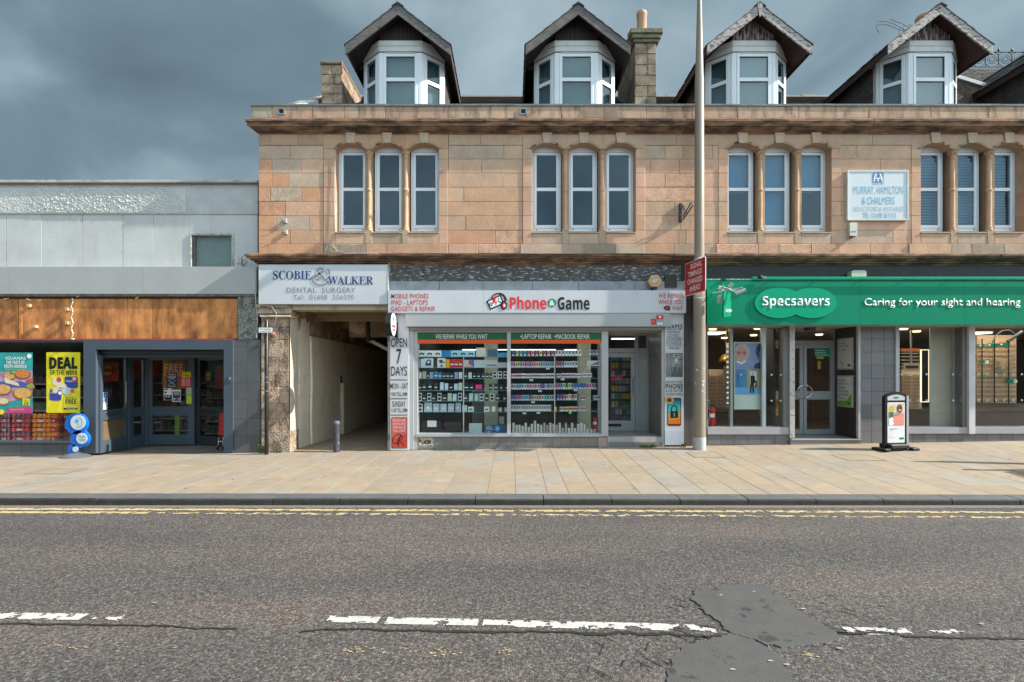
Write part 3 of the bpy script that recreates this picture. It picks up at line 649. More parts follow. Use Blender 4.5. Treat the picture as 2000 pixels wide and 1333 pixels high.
def dormer(cx,old,idx):
    A=10.15; E=9.21; hw=1.21; yf=.9
    bb=woodp if old else woodg; sf=soffr if old else soff
    dm=link('dormer',None,bld,(cx,yf,7.3)); dm.empty_display_size=.2
    sl_=(A-E)/hw; th=.235
    for s in (-1,1):
        m=MB(); zt=A+ (.02 if old else 0)
        m.prism([(cx,zt),(cx+s*hw,E),(cx+s*hw,E-th*.93),(cx,zt-th)],yf,yf+.035,bb); m.build('bargeboard',dm)
        # roof slab (soffit boards below)
        m=MB(); o_=.03
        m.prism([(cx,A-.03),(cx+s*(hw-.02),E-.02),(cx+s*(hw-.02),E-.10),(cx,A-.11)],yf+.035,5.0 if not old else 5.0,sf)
        m.build('roof_slope',dm)
        m=MB(); nr=5; 
        y=yf-.02
        while y<4.9:
            for i in range(nr+1):
                x0=cx+s*hw*(1-i/(nr+1)) ; x1=cx+s*hw*(1-(i+1.25)/(nr+1))
                if (x1-cx)*s<0: x1=cx
                zz=lambda xx:A-abs(xx-cx)*sl_
                a,b=y+.004,y+.27; ex=.03 if i==0 else 0; j=R.uniform(-.012,.012) if old else R.uniform(-.004,.004); hh=.030
                m.add([(x0+s*ex,a,zz(x0+s*ex)+hh+j),(x0+s*ex,b,zz(x0+s*ex)+hh),(x1,b,zz(x1)+.008),(x1,a,zz(x1)+.008),(x0+s*ex,a,zz(x0+s*ex)+hh-.012+j),(x0+s*ex,b,zz(x0+s*ex)+hh-.012),(x1,a,zz(x1)-.004)],[(0,1,2,3),(4,5,1,0),(4,0,3,6)],slm)
            y+=.27
        m.build('slates',dm,kind='stuff')
        # eave fascia
        m=MB(); x=cx+s*(hw-.018); m.box(min(x,x+s*.02),max(x,x+s*.02),yf+.036,4.2,E-.17,E-.015,M('fascia_brown',(.07,.045,.04)) if not old else soffr); m.build('eave_board',dm)
    if old and idx==2:
        m=MB(); m.prism([(cx-.07,A+.03),(cx+.07,A+.03),(cx+.012,A-.30),(cx-.012,A-.30)],yf-.025,yf-.002,bb); m.build('finial',dm)
        m=MB(); m.xprism([(yf-.1,0),(yf-.1,.03),(yf+.3,.03),(yf+.3,0)],0,.01,slm)
    m=MB(); m.prism([(cx-.14,A-.055),(cx,A+.055),(cx+.14,A-.055),(cx,A+.02)],yf-.03,5.0,slm); m.build('ridge_cap',dm)
    # bay plan: front y=1.2 half .5 ; back y=1.61 half .99
    yb=1.61; yfr=1.2; hf=.505; hb=.985; zb=7.25; z1=9.235; z2=9.49
    # gable planks
    n=11; 
    for i in range(n):
        x0=cx-hf+i*(2*hf/n); x1=x0+2*hf/n; f=lambda x:A-.12-abs(x-cx)*sl_
        m=MB(); m.prism([(x0+.004,z2),(x1-.004,z2),(x1-.004,f(x1)),((cx if x0<cx<x1 else x0+.004),f(cx if x0<cx<x1 else x0)),(x0+.004,f(x0))] if not (x0<cx<x1) else [(x0+.004,z2),(x1-.004,z2),(x1-.004,f(x1)),(cx,f(cx)),(x0+.004,f(x0))],yfr+.03,yfr+.06,plp if old else plk); m.build('gable_plank',dm)
    m=MB(); m.prism([(cx-hw+.05,E-.1),(cx+hw-.05,E-.1),(cx,A-.1)],yb+.06,yb+.08,sf); m.build('gable_backing',dm)
    # canted header boards + window sides
    segs=[((cx-hb,yb),(cx-hf,yfr)),((cx-hf,yfr),(cx+hf,yfr)),((cx+hf,yfr),(cx+hb,yb))]
    for si,(p,q) in enumerate(segs):
        p=Vector(p);q=Vector(q);ln=(q-p).length;ang=math.atan2(q.y-p.y,q.x-p.x)
        fr=link('window_bay',None,dm,(p.x,p.y,0)); fr.rotation_euler=(0,0,ang)
        WO[fr.name]=Vector((0,0,0))
        def sub(mb,nm,**k):
            o=bpy.data.objects.new(nm,mb.mesh(nm)); C.objects.link(o); o.parent=fr; return o
        # merge into one frame mesh + panes (third level)
        hd=MB(); hd.box(0,ln,-.02,.05,z1,z1+.125,white2,ch=.004); hd.box(-.004,ln+.004,-.028,.05,z1+.13,z2,white2,ch=.004); hd.box(0,ln,-.01,.04,z1-.014,z1-.002,gasket)
        w=hd; zt=z1-.015
        mid=8.58
        po=.075 if si!=1 else .105
        w.box(0,po,0,.08,zb,zt,upvc,ch=.004); w.box(ln-po,ln,0,.08,zb,zt,upvc,ch=.004)
        w.box(po*.45,po*.55,-.006,0,zb,zt,upvc); w.box(ln-po*.55,ln-po*.45,-.006,0,zb,zt,upvc)
        sw=.065
        a0,a1=po,ln-po
        w.box(a0,a0+sw,-.014,.06,zb,zt-.03,upvc,ch=.004); w.box(a1-sw,a1,-.014,.06,zb,zt-.03,upvc,ch=.004)
        w.box(a0+sw,a1-sw,-.013,.06,zt-.03-sw,zt-.03,upvc,ch=.003); w.box(a0+sw,a1-sw,-.013,.06,mid-.04,mid+.045,upvc,ch=.003); w.box(po,ln-po,0,.07,zt-.029,zt,upvc)
        w.box(a0+sw,a1-sw,-.013,.06,zb,7.86,upvc,ch=.003)
        if si==1: w.box(a0+.05,a1-.05,-.02,.0,zt-.02,zt-.008,upvc)
        sub(w,'frame')
        for za,zc in ((7.86,mid-.04),(mid+.045,zt-.03-sw)):
            m=MB(); m.box(a0+sw,a1-sw,.02,.026,za,zc,upglass); sub(m,'pane')
            m=MB(); e=.008
            for q0,q1,q2,q3 in ((a0+sw,a0+sw+e,za,zc),(a1-sw-e,a1-sw,za,zc),(a0+sw+e,a1-sw-e,za,za+e),(a0+sw+e,a1-sw-e,zc-e,zc)): m.box(q0,q1,.008,.0195,q2,q3,gasket)
            sub(m,'gasket')
        m=MB(); m.box(a0+.02,a1-.02,.13,.135,zb,(zt-.02 if si!=1 else mid+.6),M('pale_pane_backing',(.20,.24,.24),rough=.9,var=.15,vs=1.5,bump=0)); sub(m,'added_pale_backing')  # pale sheet added behind the panes so they look lighter
        if idx==2 and si==1:
            m=MB(); m.box(a0,a1,.1,.11,mid,zt,blindm); sub(m,'roller_blind')
    for s in (-1,1):
        m=MB(); x=cx+s*hb; m.box(min(x,x-s*.06),max(x,x-s*.06),yb,yb+.10,zb,z2,white2); m.build('corner_post',dm)
        m=MB(); x0,x1=sorted((cx+s*(hb-.02),cx+s*(hb-.08))); 
        m.add([(x0,yb+.1,7.3),(x0,4.0,7.3),(x0,4.0,9.3),(x0,yb+.1,9.35),(x1,yb+.1,7.3),(x1,4.0,7.3),(x1,4.0,9.3),(x1,yb+.1,9.35)],[(0,1,2,3),(7,6,5,4),(0,4,5,1),(3,2,6,7),(0,3,7,4)],M('cheek_lining',(.06,.06,.06))); m.build('cheek',dm)
        m=MB(); x=cx+s*(hb-.018); nrow=13
        for i in range(nrow):
            z0=7.35+i*.15; y=yb+.11+(i%2)*.1
            while y<3.9:
                if z0+.2>roofz(y)-.1: m.add([(x+s*.014,y+.004,z0),(x+s*.014,y+.2,z0+R.uniform(-.006,.006)),(x+s*.004,y+.2,z0+.19),(x+s*.004,y+.004,z0+.19),(x,y+.004,z0),(x,y+.2,z0)],[(0,1,2,3),(4,5,1,0)],slm)
                y+=.205
        m.build('cheek_slates',dm,kind='stuff')
    m=MB(); m.box(cx-.9,cx+.9,2.9,3.0,7.3,9.3,dblind); m.box(cx-.97,cx+.97,1.66,3.0,9.3,9.32,M('attic_ceiling',(.4,.4,.37))); m.box(cx-.97,cx+.97,1.3,3,7.26,7.3,roomdark); m.build('attic_room',dm)
for i,cx in enumerate((-2.635,1.525,5.71,9.88,13.72)): dormer(cx,i>=2,i)
# ---- chimneys
chs=M('chimney_stone',g(.4),rough=.9,var=.25,vs=6,objcol=True,bump=.7,bs=28,bd=.02,dirt=(.085,.07,.055),ds=3.5,dlo=.42,dhi=.62,damt=.75)
def stack(x0,x1,y0,y1,z0,z1,rows,name,parent,basecol):
    m=MB(); m.box(x0+.02,x1-.02,y0+.02,y1-.02,z0-1,z1-.01,mortar); m.build('core',parent)
    h=(z1-z0)/rows
    for i in range(rows):
        za,zb=z0+i*h+.003,z0+(i+1)*h-.003
        cut=[x0]+([x0+(x1-x0)*R.uniform(.3,.7)] if i%2 or R.random()<.4 else [])+[x1]
        for a,b in zip(cut[:-1],cut[1:]):
            m=MB(); m.box(a+.003,b-.003,y0+R.uniform(-.006,.006),y0+.30,za,zb,chs,ch=.01); m.build('stone',parent,col=jc(basecol,.2,.04))
        y=y0+.303
        while y<y1-.05:
            w=min(R.uniform(.35,.6),y1-y); m=MB()
            m.box(x0+R.uniform(-.004,.004),x1+R.uniform(-.004,.004),y,y+w-.005,za,zb,chs,ch=.004); m.build('stone',parent,col=jc(basecol,.12,.04)); y+=w
ch1=thing('chimney','low stone chimney stack without pots at the left gable of the roof','chimney',(-4.54,2,8.3))
stack(X(628,2),X(668,2),2,3.6,8.2,9.42,5,'chimney',ch1,(.37,.265,.19))
m=MB(); m.box(X(626,2),X(669,2),1.96,3.64,9.42,9.50,chs,ch=.02); m.build('cope_stone',ch1,col=(.22,.17,.11))
m=MB(); m.tube([(X(668,2)+.005,1.98,9.5),(X(668,2)+.012,1.985,9.2)],.025,8,M('rusty_pipe',(.25,.12,.08))); m.build('cable',ch1)
ch2=thing('chimney','tall sandstone chimney stack with projecting cap beside the second dormer','chimney',(3.3,1.9,8.2))
stack(X(1240,1.9),X(1282,1.9),1.9,4.0,8.3,9.9,6,'chimney',ch2,(.29,.225,.165))
for k,(a,z0,z1) in enumerate(((.05,9.9,9.98),(.09,9.98,10.08),(.13,10.08,10.2))):
    m=MB(); m.box(X(1240,1.9)-a,X(1282,1.9)+a,1.9-a,4.0+a,z0+.001,z1,chs,ch=.012); m.build('cap_stone',ch2,col=(.2,.18,.12))
m=MB(); m.box(X(1238,1.9),X(1284,1.9),1.86,1.9,8.18,8.36,M('zinc_flashing',(.4,.43,.44),rough=.4)); m.build('flashing',ch2)
terr=M('terracotta_pot',(.50,.31,.19),rough=.8,var=.1,bump=.1)
def pot(cx,cy,z,r,h,lab,par=None):
    o=thing('chimney_pot',lab,'chimney pot',(cx,cy,z),group=None)
    m=MB(); m.lathe([(r,z),(r,z+h*.86),(r*1.08,z+h*.88),(r*1.08,z+h*.97),(r*1.0,z+h),(r*.8,z+h),(r*.78,z+h*.7)],cx,cy,20,terr); m.build('flue',o,smooth=40)
    return o
pot(3.37,2.4,10.2,.125,.82,'tall buff clay pot at the front of the tall chimney cap')
pot(3.24,2.9,10.2,.12,.62,'shorter buff clay pot half hidden behind the taller pot')
ch3=thing('chimney','chimney stack behind the rightmost pointed dormer','chimney',(12.2,5.2,9))
xx=X(1800,5.4); stack(xx-.6,xx+.6,5.2,5.9,9.8,12.25,5,'chimney',ch3,(.3,.25,.19))
pot(X(1783,5.5),5.5,12.25,.2,.45,'dark orange clay pot lower left behind the peeling dormer gable'); pot(X(1808,5.5),5.5,12.25,.26,.85,'ribbed orange clay pot rising behind the peeling dormer gable')
# stray aerial wires behind dormer four
wm=M('rusty_wire',(.09,.08,.08),bump=0)
o=thing('tangled_wire','tangle of loose rusty wire curling over the left slope of the peeling dormer','wire',(X(1760,3),3,9.8))
for k in range(5):
    pts=[]; bx_,by_=1735+k*9,92-k*6
    for i in range(22):
        a=i/21*math.pi*(1.1+.3*(k%2))+k; pts.append(P(bx_+30*math.cos(a+2.2)+i*1.2,by_-18-26*math.sin(a*.8+.4)+R.uniform(-1,1),2.2+.05*k))
    m=MB(); m.tube(pts,.007,5,wm); m.build('strand',o)
# ---- neighbouring roof with iron cresting at the far right
nb=thing('neighbouring_roof','slated roof of the next building with rubble gable and pale skew on the right','building',(X(1990,2.6),2.6,7))
rub=M('rubble_wall',(.13,.09,.065),rough=.95,var=.35,vs=5,bump=1,bs=9,bd=.06,dirt=(.05,.035,.03),ds=3,dlo=.45,dhi=.6,damt=.7)
d=3.0
m=MB(); m.pprism([(1866,215),(1866,150),(2040,204),(2120,232),(2120,260)],d,d+.35,rub); m.build('rubble_gable',nb)
m=MB(); m.pprism([(1862,143),(1862,149.5),(2040,205),(2120,233),(2120,226),(2045,198)],d-.06,d+.4,M('skew_painted',(.5,.52,.54),rough=.6)); m.build('skew',nb)
m=MB(); y0,z0=d+.4,Z(205,d); 
m.add([(X(1866,d),d+.41,Z(150,d)),(16.5,d+.41,Z(150,d)),(16.5,d+3.0,Z(137,d+3.0)),(X(1866,d)-.6,d+3.0,Z(137,d+3.0))],[(0,1,2,3)],slm); m.build('roof',nb)
m=MB()
for i in range(14):
    za=Z(150,d)+(Z(137,d+3)-Z(150,d))*i/14; ya=d+.41+2.59*i/14; x=X(1866,d)-.6*i/14+(i%2)*.12
    while x<16:
        w=.26; e=.02; m.add([(x+.004,ya-.01,za+.035),(x+w-.004,ya-.01,za+.035+R.uniform(-.01,.01)),(x+w,ya+.22,za+.12),(x,ya+.22,za+.12),(x+.004,ya-.01,za+.015),(x+w-.004,ya-.01,za+.015)],[(0,1,2,3),(4,5,1,0)],slm); x+=w
m.build('slates',nb,kind='stuff')
cr=thing('roof_cresting','ornamental black iron cresting of rings and spikes along the far ridge','cresting',(X(1880,d+3),d+3,Z(137,d+3)))
iron=M('cast_iron',(.035,.04,.05),rough=.5,bump=0); dc=d+3; k=(D+dc)/1000
m=MB()
for yy_,r_ in ((136,.012),(131,.014),(102,.016)): m.tube([P(1866,yy_,dc),P(2100,yy_,dc)],r_,6,iron)
m.build('rail',cr)
def ring(m,cx,cz,r,t,y,mat,n=20,n2=5):
    pts=[(cx+r*math.cos(2*math.pi*i/n),y,cz+r*math.sin(2*math.pi*i/n)) for i in range(n+1)]; m.tube(pts,t,n2,mat,cap=False)
for i in range(9):
    px=1860+26*i; m=MB(); cx,cz=X(px,dc),Z(116,dc)
    ring(m,cx,cz,9*k,.012,dc,iron); ring(m,cx,cz,5.5*k,.01,dc,iron,14)
    for a in range(8):
        q=a*math.pi/4; m.tube([(cx+5.5*k*math.cos(q),dc,cz+5.5*k*math.sin(q)),(cx+3*k*math.cos(q),dc,cz+3*k*math.sin(q))],.008,4,iron)
    ring(m,cx,cz,14.5*k,.010,dc+.01,iron)
    m.tube([P(px+13,131,dc),P(px+13,94,dc)],[.014,.006],6,iron); m.tube([P(px+9.5,98,dc),P(px+16.5,98,dc)],.008,5,iron); m.lathe([(.001,Z(101,dc)),(.04,Z(99,dc)),(.001,Z(92,dc))],X(px+13,dc),dc,6,iron)
    for j in range(3): ring(m,X(px-8+j*9,dc),Z(133.6,dc),2.4*k,.006,dc,iron,8,4)
    m.build('panel',cr)
# ---------------------------------------------------------------- common shop materials
def paint(name,c,rough=.45,**k): return M(name,c,rough=rough,var=k.pop('var',.06),vs=2,bump=k.pop('bump',.05),bs=20,**k)
alu=paint('aluminium_frame',(.30,.31,.32),.4,metal=.2)
wsign=paint('white_sign_face',(.54,.55,.58),.35,dirt=(.4,.4,.38),ds=2,dlo=.6,dhi=.8,damt=.3)
blk=M('black_paint',(.012,.012,.013),rough=.35,var=0,bump=0)
red=M('sign_red',(.55,.03,.03),rough=.4,var=0,bump=0)
navy=M('sign_navy',(.02,.05,.16),rough=.4,var=0,bump=0)
greyt=M('sign_grey',(.16,.18,.22),rough=.4,var=0,bump=0)
wt=M('letter_white',(.78,.79,.78),rough=.4,var=0,bump=0)
inner=M('shop_dark',(.035,.036,.038),rough=.8,var=.3,bump=0)
def cube(name,parent,x0,x1,y0,y1,d0,d1,mat,ch=0,**k):
    m=MB(); m.pbox(x0,x1,y0,y1,d0,d1,mat,ch); return m.build(name,parent,**k)
def frame_rect(m,x0,x1,y0,y1,w,d0,d1,mat):
    m.pbox(x0,x0+w,y0,y1,d0,d1,mat); m.pbox(x1-w,x1,y0,y1,d0,d1,mat); m.pbox(x0+w,x1-w,y0,y0+w,d0+.002,d1,mat); m.pbox(x0+w,x1-w,y1-w,y1,d0+.002,d1,mat)
# ================================================================ white building (supermarket)
wb=thing('white_building','low white roughcast building with boarded window above the supermarket','building',(-12,.26,0))
rc=M('roughcast_white',(.46,.455,.45),rough=1,spec=0,var=.10,vs=3,bump=1,bs=30,bd=.02,dirt=(.33,.33,.34),ds=4,dlo=.5,dhi=.7,damt=.4)
rc2=M('coarse_roughcast_white',(.54,.53,.51),rough=1,spec=.0,var=.08,vs=3,bump=1,bs=34,bd=.02)
wr=M('white_render',(.49,.485,.48),rough=.9,var=.10,vs=1.5,bump=.25,bs=20,dirt=(.34,.29,.25),ds=2.4,dstretch=(1.5,1,.5),dlo=.54,dhi=.78,damt=.5)
cube('core',wb,-900,505,360,664,.601,8,M('dark_mass',(.2,.2,.2)))
cube('roughcast_band',wb,-900,503.5,357.5,418.5,.24,.62,rc)
# thick roughcast skin, real relief
m=MB(); nxx,nzz=300,40; vs=[]
for j in range(nzz+1):
    for i in range(nxx+1):
        px=-20+i*(382-0)/nxx; py=366+j*(51.5)/nzz
        e=min(i,nxx-i,j,nzz-j)
        lim=1 if (px<330 or py>366+ (px-330)*.7) else 0
        coarse=max(0,min(1,(px-(50+ (418-py)*.0))/40)) 
        h=abs(noise.fractal(Vector((px*.25,py*.25,2)),.8,2,3))*.03*(.4+.6*coarse)+.004
        if e==0 or not lim: h=0
        p=P(px,py, .24); vs.append((p.x,.239-h,p.z))
m.add(vs,[(j*(nxx+1)+i,(j+1)*(nxx+1)+i,(j+1)*(nxx+1)+i+1,j*(nxx+1)+i+1) for j in range(nzz) for i in range(nxx)],rc2)
m.build('coarse_roughcast',wb,smooth=50,kind='stuff')
for (a,b) in [(-900,-60),(-60,12),(12,82),(82,161),(161,240),(240,300),(300,370),(370,412),(412,503)]:
    m=MB(); m.pbox(a+.3,b-.3,418.8+R.uniform(-.2,.2),522,.26+R.uniform(0,.003),.6,wr,ch=.004)
    if b<=370 or a>=470: m.build('render_panel',wb)
    else:
        m=MB()
        if a==370: m.pbox(370,412,418.8,459,.26,.6,wr)
        else: m.pbox(412.3,503,418.8,459,.262,.6,wr); m.pbox(452,503,459,522,.262,.6,wr)
        m.build('render_panel',wb)
x=-900
m=MB(); m.pbox(-900,503.5,355.5,358,.17,.6,M('coping_underside',(.2,.17,.14))); m.build('drip_course',wb)
x=-60
while x<503:
    w=min(56,503-x); cube('coping_stone',wb,x+.3,x+w-.3,351.5+R.uniform(-.3,.3),355.5,.19,.7,M('coping_white',(.46,.45,.42),bump=.4,dirt=(.15,.14,.11),ds=4,dlo=.5,dhi=.65,damt=.6)); x+=w
m=MB(); frame_rect(m,370,456,456.5,524,3,.235,.62,M('flaking_frame',(.42,.41,.37),bump=.5,bs=40,dirt=(.16,.13,.1),ds=8,dlo=.5,dhi=.6,damt=.7)); m.pbox(378,380,460,522,.265,.5,woodg); wn=m.build('window_frame',wb)
cube('boarding',wb,376,452,460.5,522,.34,.37,M('grey_green_board',(.15,.205,.20),var=.1,dirt=(.1,.11,.1),ds=3,dlo=.6,dhi=.7,damt=.4))
# grey fascia
fa=paint('grey_fascia_sheet',(.37,.37,.365),.5,dirt=(.25,.25,.24),ds=2,dstretch=(1,1,.3),dlo=.6,dhi=.75,damt=.3)
for a,b in [(-900,17),(17.3,278),(278.4,501)]: cube('fascia_sheet',wb,a,b,521.5,574.5,-.02,.3,fa)
cube('soffit_trim',wb,-900,501,574.5,579,-.0,.4,M('dirty_trim',(.18,.165,.15),bump=.3,dirt=(.05,.04,.03),ds=6,dlo=.45,dhi=.6,damt=.6))
cube('broken_batten',wb,-900,464,580,582.2,.06,.4,M('rotten_batten',(.12,.07,.04),bump=.8,bs=20,var=.5,vs=20))
ply=M('stained_plywood',(.58,.235,.075),rough=.8,var=.38,vs=2.2,bump=.2,bs=50,dirt=(.17,.055,.02),ds=1.8,dstretch=(2.0,1,.7),dlo=.42,dhi=.66,damt=.9,fine=.10)
for a,b in [(-200,-60),(-60,36),(43,183),(183,249),(249,297),(297,464)]: cube('plywood_panel',wb,a+.5,b-.4,584,662,.045+R.uniform(0,.006),.1,ply,ch=.003)
cube('cover_strip',wb,37,42.5,584,662,.035,.1,ply)
blot=M('soot_blot',(.10,.045,.02),rough=.8,var=.3,bump=.2)
wblk=M('pale_wood',(.50,.33,.17))
for px,py in ((54,597),(66,638),(129,604),(129,631)):
    m=MB(); m.pbox(px-3,px+3,py-3,py+3,-.03,.044,wblk,ch=.004); m.build('timber_block',wb)
for k,(px,py,l_,a) in enumerate([(52,584,14,.9),(8,585,10,.4),(75,588,10,.3),(150,581,14,-.5),(265,584,6,.2)]):
    m=MB(); m.tube([P(px,py,.0),P(px+l_*math.cos(a),py-5+l_*math.sin(a)*.8,.02)],.012,4,wblk); m.build('splinter',wb)
m=MB(); pts=[P(141+1.6*math.sin(i*.9)+R.uniform(-.5,.5),583+i*3.05,.01) for i in range(26)]; m.tube(pts,.011,6,M('foam_bead',(.52,.48,.43))); m.lathe([(.001,Z(665)),(.03,Z(664)),(.04,Z(662.5)),(.01,Z(661))],X(143),-.01,8,MATS['foam_bead']); m.build('sealant_bead',wb)
cube('red_trim',wb,-900,455,662.3,664.6,.0,.1,M('red_trim',(.42,.07,.06)))
# mosaic pier
mos=M('mosaic_pier',(.25,.24,.22),rough=.6,bump=.3)
cube('mosaic_backing',wb,464.3,503.5,579,664,.03,.3,M('render_grey',(.12,.105,.09),bump=.6))
m=MB(); mm=[M('mosaic_%d'%i,c,rough=.4,bump=0,var=.1) for i,c in enumerate([(.42,.44,.42),(.12,.15,.14),(.22,.25,.23),(.30,.24,.17),(.07,.08,.08)])]
for i in range(30):
    for j in range(62):
        px=464.6+i*1.3; py=579.5+j*1.36
        if noise.noise(Vector((px*.09,py*.07,1)))+R.uniform(-.15,.15)>.33: continue
        m.pbox(px,px+1.15,py,py+1.2,.022+R.uniform(-.002,.002),.03,R.choice(mm))
m.build('mosaic_tiles',wb,kind='stuff')
m=MB(); m.tube([P(499,524,-.04),P(498,560,-.04),P(500,600,-.03),P(503,625,-.03),P(501,660,-.02)],.008,6,cab); m.build('cable',wb)
# weeds on the cornice corner
leafm=M('weed_green',(.07,.13,.03),rough=.6,var=.3,bump=0); dryleaf=M('dry_weed',(.12,.09,.05),rough=.8,var=.3,bump=0)
def weed(name,lab,x,y,z,n,h,mat,spread=.2,w=.02):
    o=thing(name,lab,'weed',(x,y,z)); m=MB()
    for i in range(n):
        a=R.uniform(0,6.28); r=R.uniform(.2,1)*spread; hh=h*R.uniform(.3,1)
        p0=Vector((x+R.uniform(-.3,.3)*spread,y+R.uniform(-.2,.2)*spread,z)); p1=p0+Vector((math.cos(a)*r*.5,-abs(math.sin(a))*r*.4,hh)); 
        m.tube([p0,(p0+p1)/2+Vector((0,0,hh*.15)),p1],[.003,.0025,.001],4,mat)
        for k in range(5):
            q=p0.lerp(p1,R.uniform(.3,1)); b=R.uniform(0,6.28); t=Vector((math.cos(b),math.sin(b)*.6,R.uniform(-.2,.6)))*w*R.uniform(1,2); s=Vector((-t.z,.2*w,t.x)).normalized()*w*.5
            m.add([q,q+t*.5+s,q+t,q+t*.5-s],[(0,1,2,3)],mat)
    m.build('leaves',o); return o
weed('weed','straggly dry weed growing at the left end of the shop cornice',X(474,.1),.1,Z(521,.1),12,.22,dryleaf,.25)
weed('weed','green leafy weed at the foot of the black sign post',X(513,-.15),-.15,gz(-5.2,-.15)+0,34,.22,leafm,.16,.03)
weed('weed','low green weed on the step edge beside the phone shop doorway',X(1262,.08),-.03,gz(2.8,0),60,.07,leafm,.5,.02)
weed('weed','tuft of dry weed at the foot of the vape price panel',X(1337,-.15),-.12,gz(3.5,-.1),14,.10,dryleaf,.12,.02)
weed('weed','small green weed tuft in the corner of the weathered pier',X(545,-.03),-.05,gz(-4.9,0),20,.07,leafm,.22,.02)
# ---- supermarket shopfront
sf=thing('supermarket_front','slate blue supermarket shopfront with sliding doors and a poster window','shopfront',(-8,0,-.1))
sb=paint('slate_blue_frame',(.062,.085,.112),.4,var=.05)
sbd=paint('slate_blue_shutter_box',(.03,.036,.042),.4)
tile=M('charcoal_tile',g(.1),rough=.35,var=.10,vs=3,objcol=True,bump=.06,bs=40,dirt=(.14,.13,.12),ds=2,dlo=.6,dhi=.75,damt=.3)
grout=M('tile_grout',(.36,.35,.34),rough=.9)
TC=(.10,.104,.112)
def tiles(parent,xs,ys,d,col=TC,t=.012,name='tile',skip=()):
    for i,(a,b) in enumerate(zip(xs[:-1],xs[1:])):
        for j,(c_,e) in enumerate(zip(ys[:-1],ys[1:])):
            if (i,j) in skip: continue
            w=(b-a-.55)*(D+d)/1000; h=(e-c_-.55)*(D+d)/1000
            piece(name,w,h,t,tile,parent,((X(a,d)+X(b,d))/2,d,(Z(c_,d)+Z(e,d))/2),jc(col,.10,.02),ch=.002,jit=.002)
def ar(a,b,s):
    n=max(1,round((b-a)/s)); return [a+(b-a)*i/n for i in range(n+1)]
m=MB()
m.pbox(163,455,665,683,-.03,.25,sb); m.pbox(163,187,683,886,-.03,.04,sb); m.pbox(437,455,683,884,-.03,.25,sb); m.pbox(163,186,683,885,.041,.25,sb)
m.pbox(-900,163,664.8,668.5,.02,.2,sb); m.pbox(-900,163,862,866.5,-.01,.3,sb)
m.build('frame',sf)
m=MB(); m.pbox(187.3,436.7,684,692,.12,.4,sbd); m.pbox(187.3,436.7,692.5,699,.15,.4,sbd); m.build('shutter_box',sf)
m=MB(); m.pbox(-900,162,867,895,.05,.3,grout); m.pbox(456,508,664.5,890,.02,.3,grout); m.build('backing',sf)
tiles(sf,[-85,-45,-2,42,85,124,162.5],[867,895],.035)
tiles(sf,[456,482,508],[664.5,678,712,747,782,818,852,890],.008)
m=MB(); m.pbox(445,452,735,746,-.045,-.03,sb); m.pbox(448,449,738,741,-.048,-.045,wt); m.build('keypad',sf)
cube('glass',sf,-900,163,668.5,862,.06,.07,glass)
# interior
iroom=MB(); iw=M('supermarket_wall',(.10,.085,.075),rough=.8,bump=0,var=.25)
iroom.box(-22,-5.42,7.9,8,-.1,3.0,iw); iroom.box(-5.5,-5.4,.3,8,-.1,3.0,iw); iroom.box(-22,-5.42,.1,8,2.62,2.7,M('supermarket_ceiling',(.30,.27,.23),bump=0)); iroom.box(-22,-5.42,.26,8,-.16,-.125,M('supermarket_floor',(.12,.11,.10),rough=.3,bump=0))
iroom.build('supermarket_interior',kind='structure')
tube=EM('lamp_tube',(1,.95,.85),6.0)
def ceiling_lamp(x,y,z,w,d_,lab,grp,mat=tube,cat='ceiling light'):
    o=thing('ceiling_or_fill_light',lab,cat,(x,y,z),group=grp); m=MB(); m.box(x-w/2,x+w/2,y-d_/2,y+d_/2,z-.05,z-.01,mat); m.build('tube',o); m=MB(); m.box(x-w/2-.03,x+w/2+.03,y-d_/2-.03,y+d_/2+.03,z-.01,z,wt); m.build('housing',o)
m_=0
for i,x in enumerate((-11.6,-9.6)):
    o=thing('ceiling_or_fill_light','hidden fill tube added above the %s half of the supermarket window'%('left' if i==0 else 'right'),'ceiling light',(x,.45,2.5)); m=MB(); m.box(x-.8,x+.8,.40,.48,2.44,2.49,EM('added_fill_tube',(1,.96,.88),12)); m.build('tube',o)  # tube added out of view behind the plywood to brighten the window goods
for i,(x,y) in enumerate([(-13,2.0),(-10.8,3.4),(-12.5,5),(-9.3,5.0),(-9.2,2.6),(-7.5,3.4),(-7,5.6),(-15,3.6)]): ceiling_lamp(x,y,2.61,1.5,.14,'white strip light on the supermarket ceiling, %s from the window side'%NORD[i],'strip lights on the supermarket ceiling')
# shelving blocks and red banners inside
gond=[M('shelf_goods_%d'%i,c,rough=.6,var=.6,vs=9,bump=0) for i,c in enumerate([(.10,.05,.04),(.07,.07,.10),(.14,.12,.10),(.06,.09,.06)])]
def gondola(x0,x1,y,z1,lab):
    o=thing('shop_shelf',lab,'shelving',((x0+x1)/2,y,-.12)); m=MB(); m.box(x0,x1,y+.25,y+.3,-.12,z1,M('shelf_back',(.05,.05,.055),bump=0)); m.build('back_panel',o)
    for k in range(5):
        z=-.05+k*(z1+.05)/5; m=MB(); m.box(x0,x1,y-.15,y+.25,z,z+.03,M('shelf_metal',(.3,.3,.3),bump=0)); m.build('shelf',o)
        m=MB(); x=x0
        while x<x1-.1: 
            w=R.uniform(.08,.16); m.box(x,x+w-.01,y-.1,y+.1,z+.031,z+.03+R.uniform(.14,.26),R.choice(gond)); x+=w
        m.build('goods',o,kind='stuff')
gondola(-14,-11.2,2.6,1.7,'long shelf of dim goods behind the supermarket window posters')
gondola(-10.6,-9.0,4.4,1.7,'shelf of goods deep inside behind the no entry door')
gondola(-8.6,-7.2,3.6,1.6,'shelf of goods seen through the middle supermarket door')
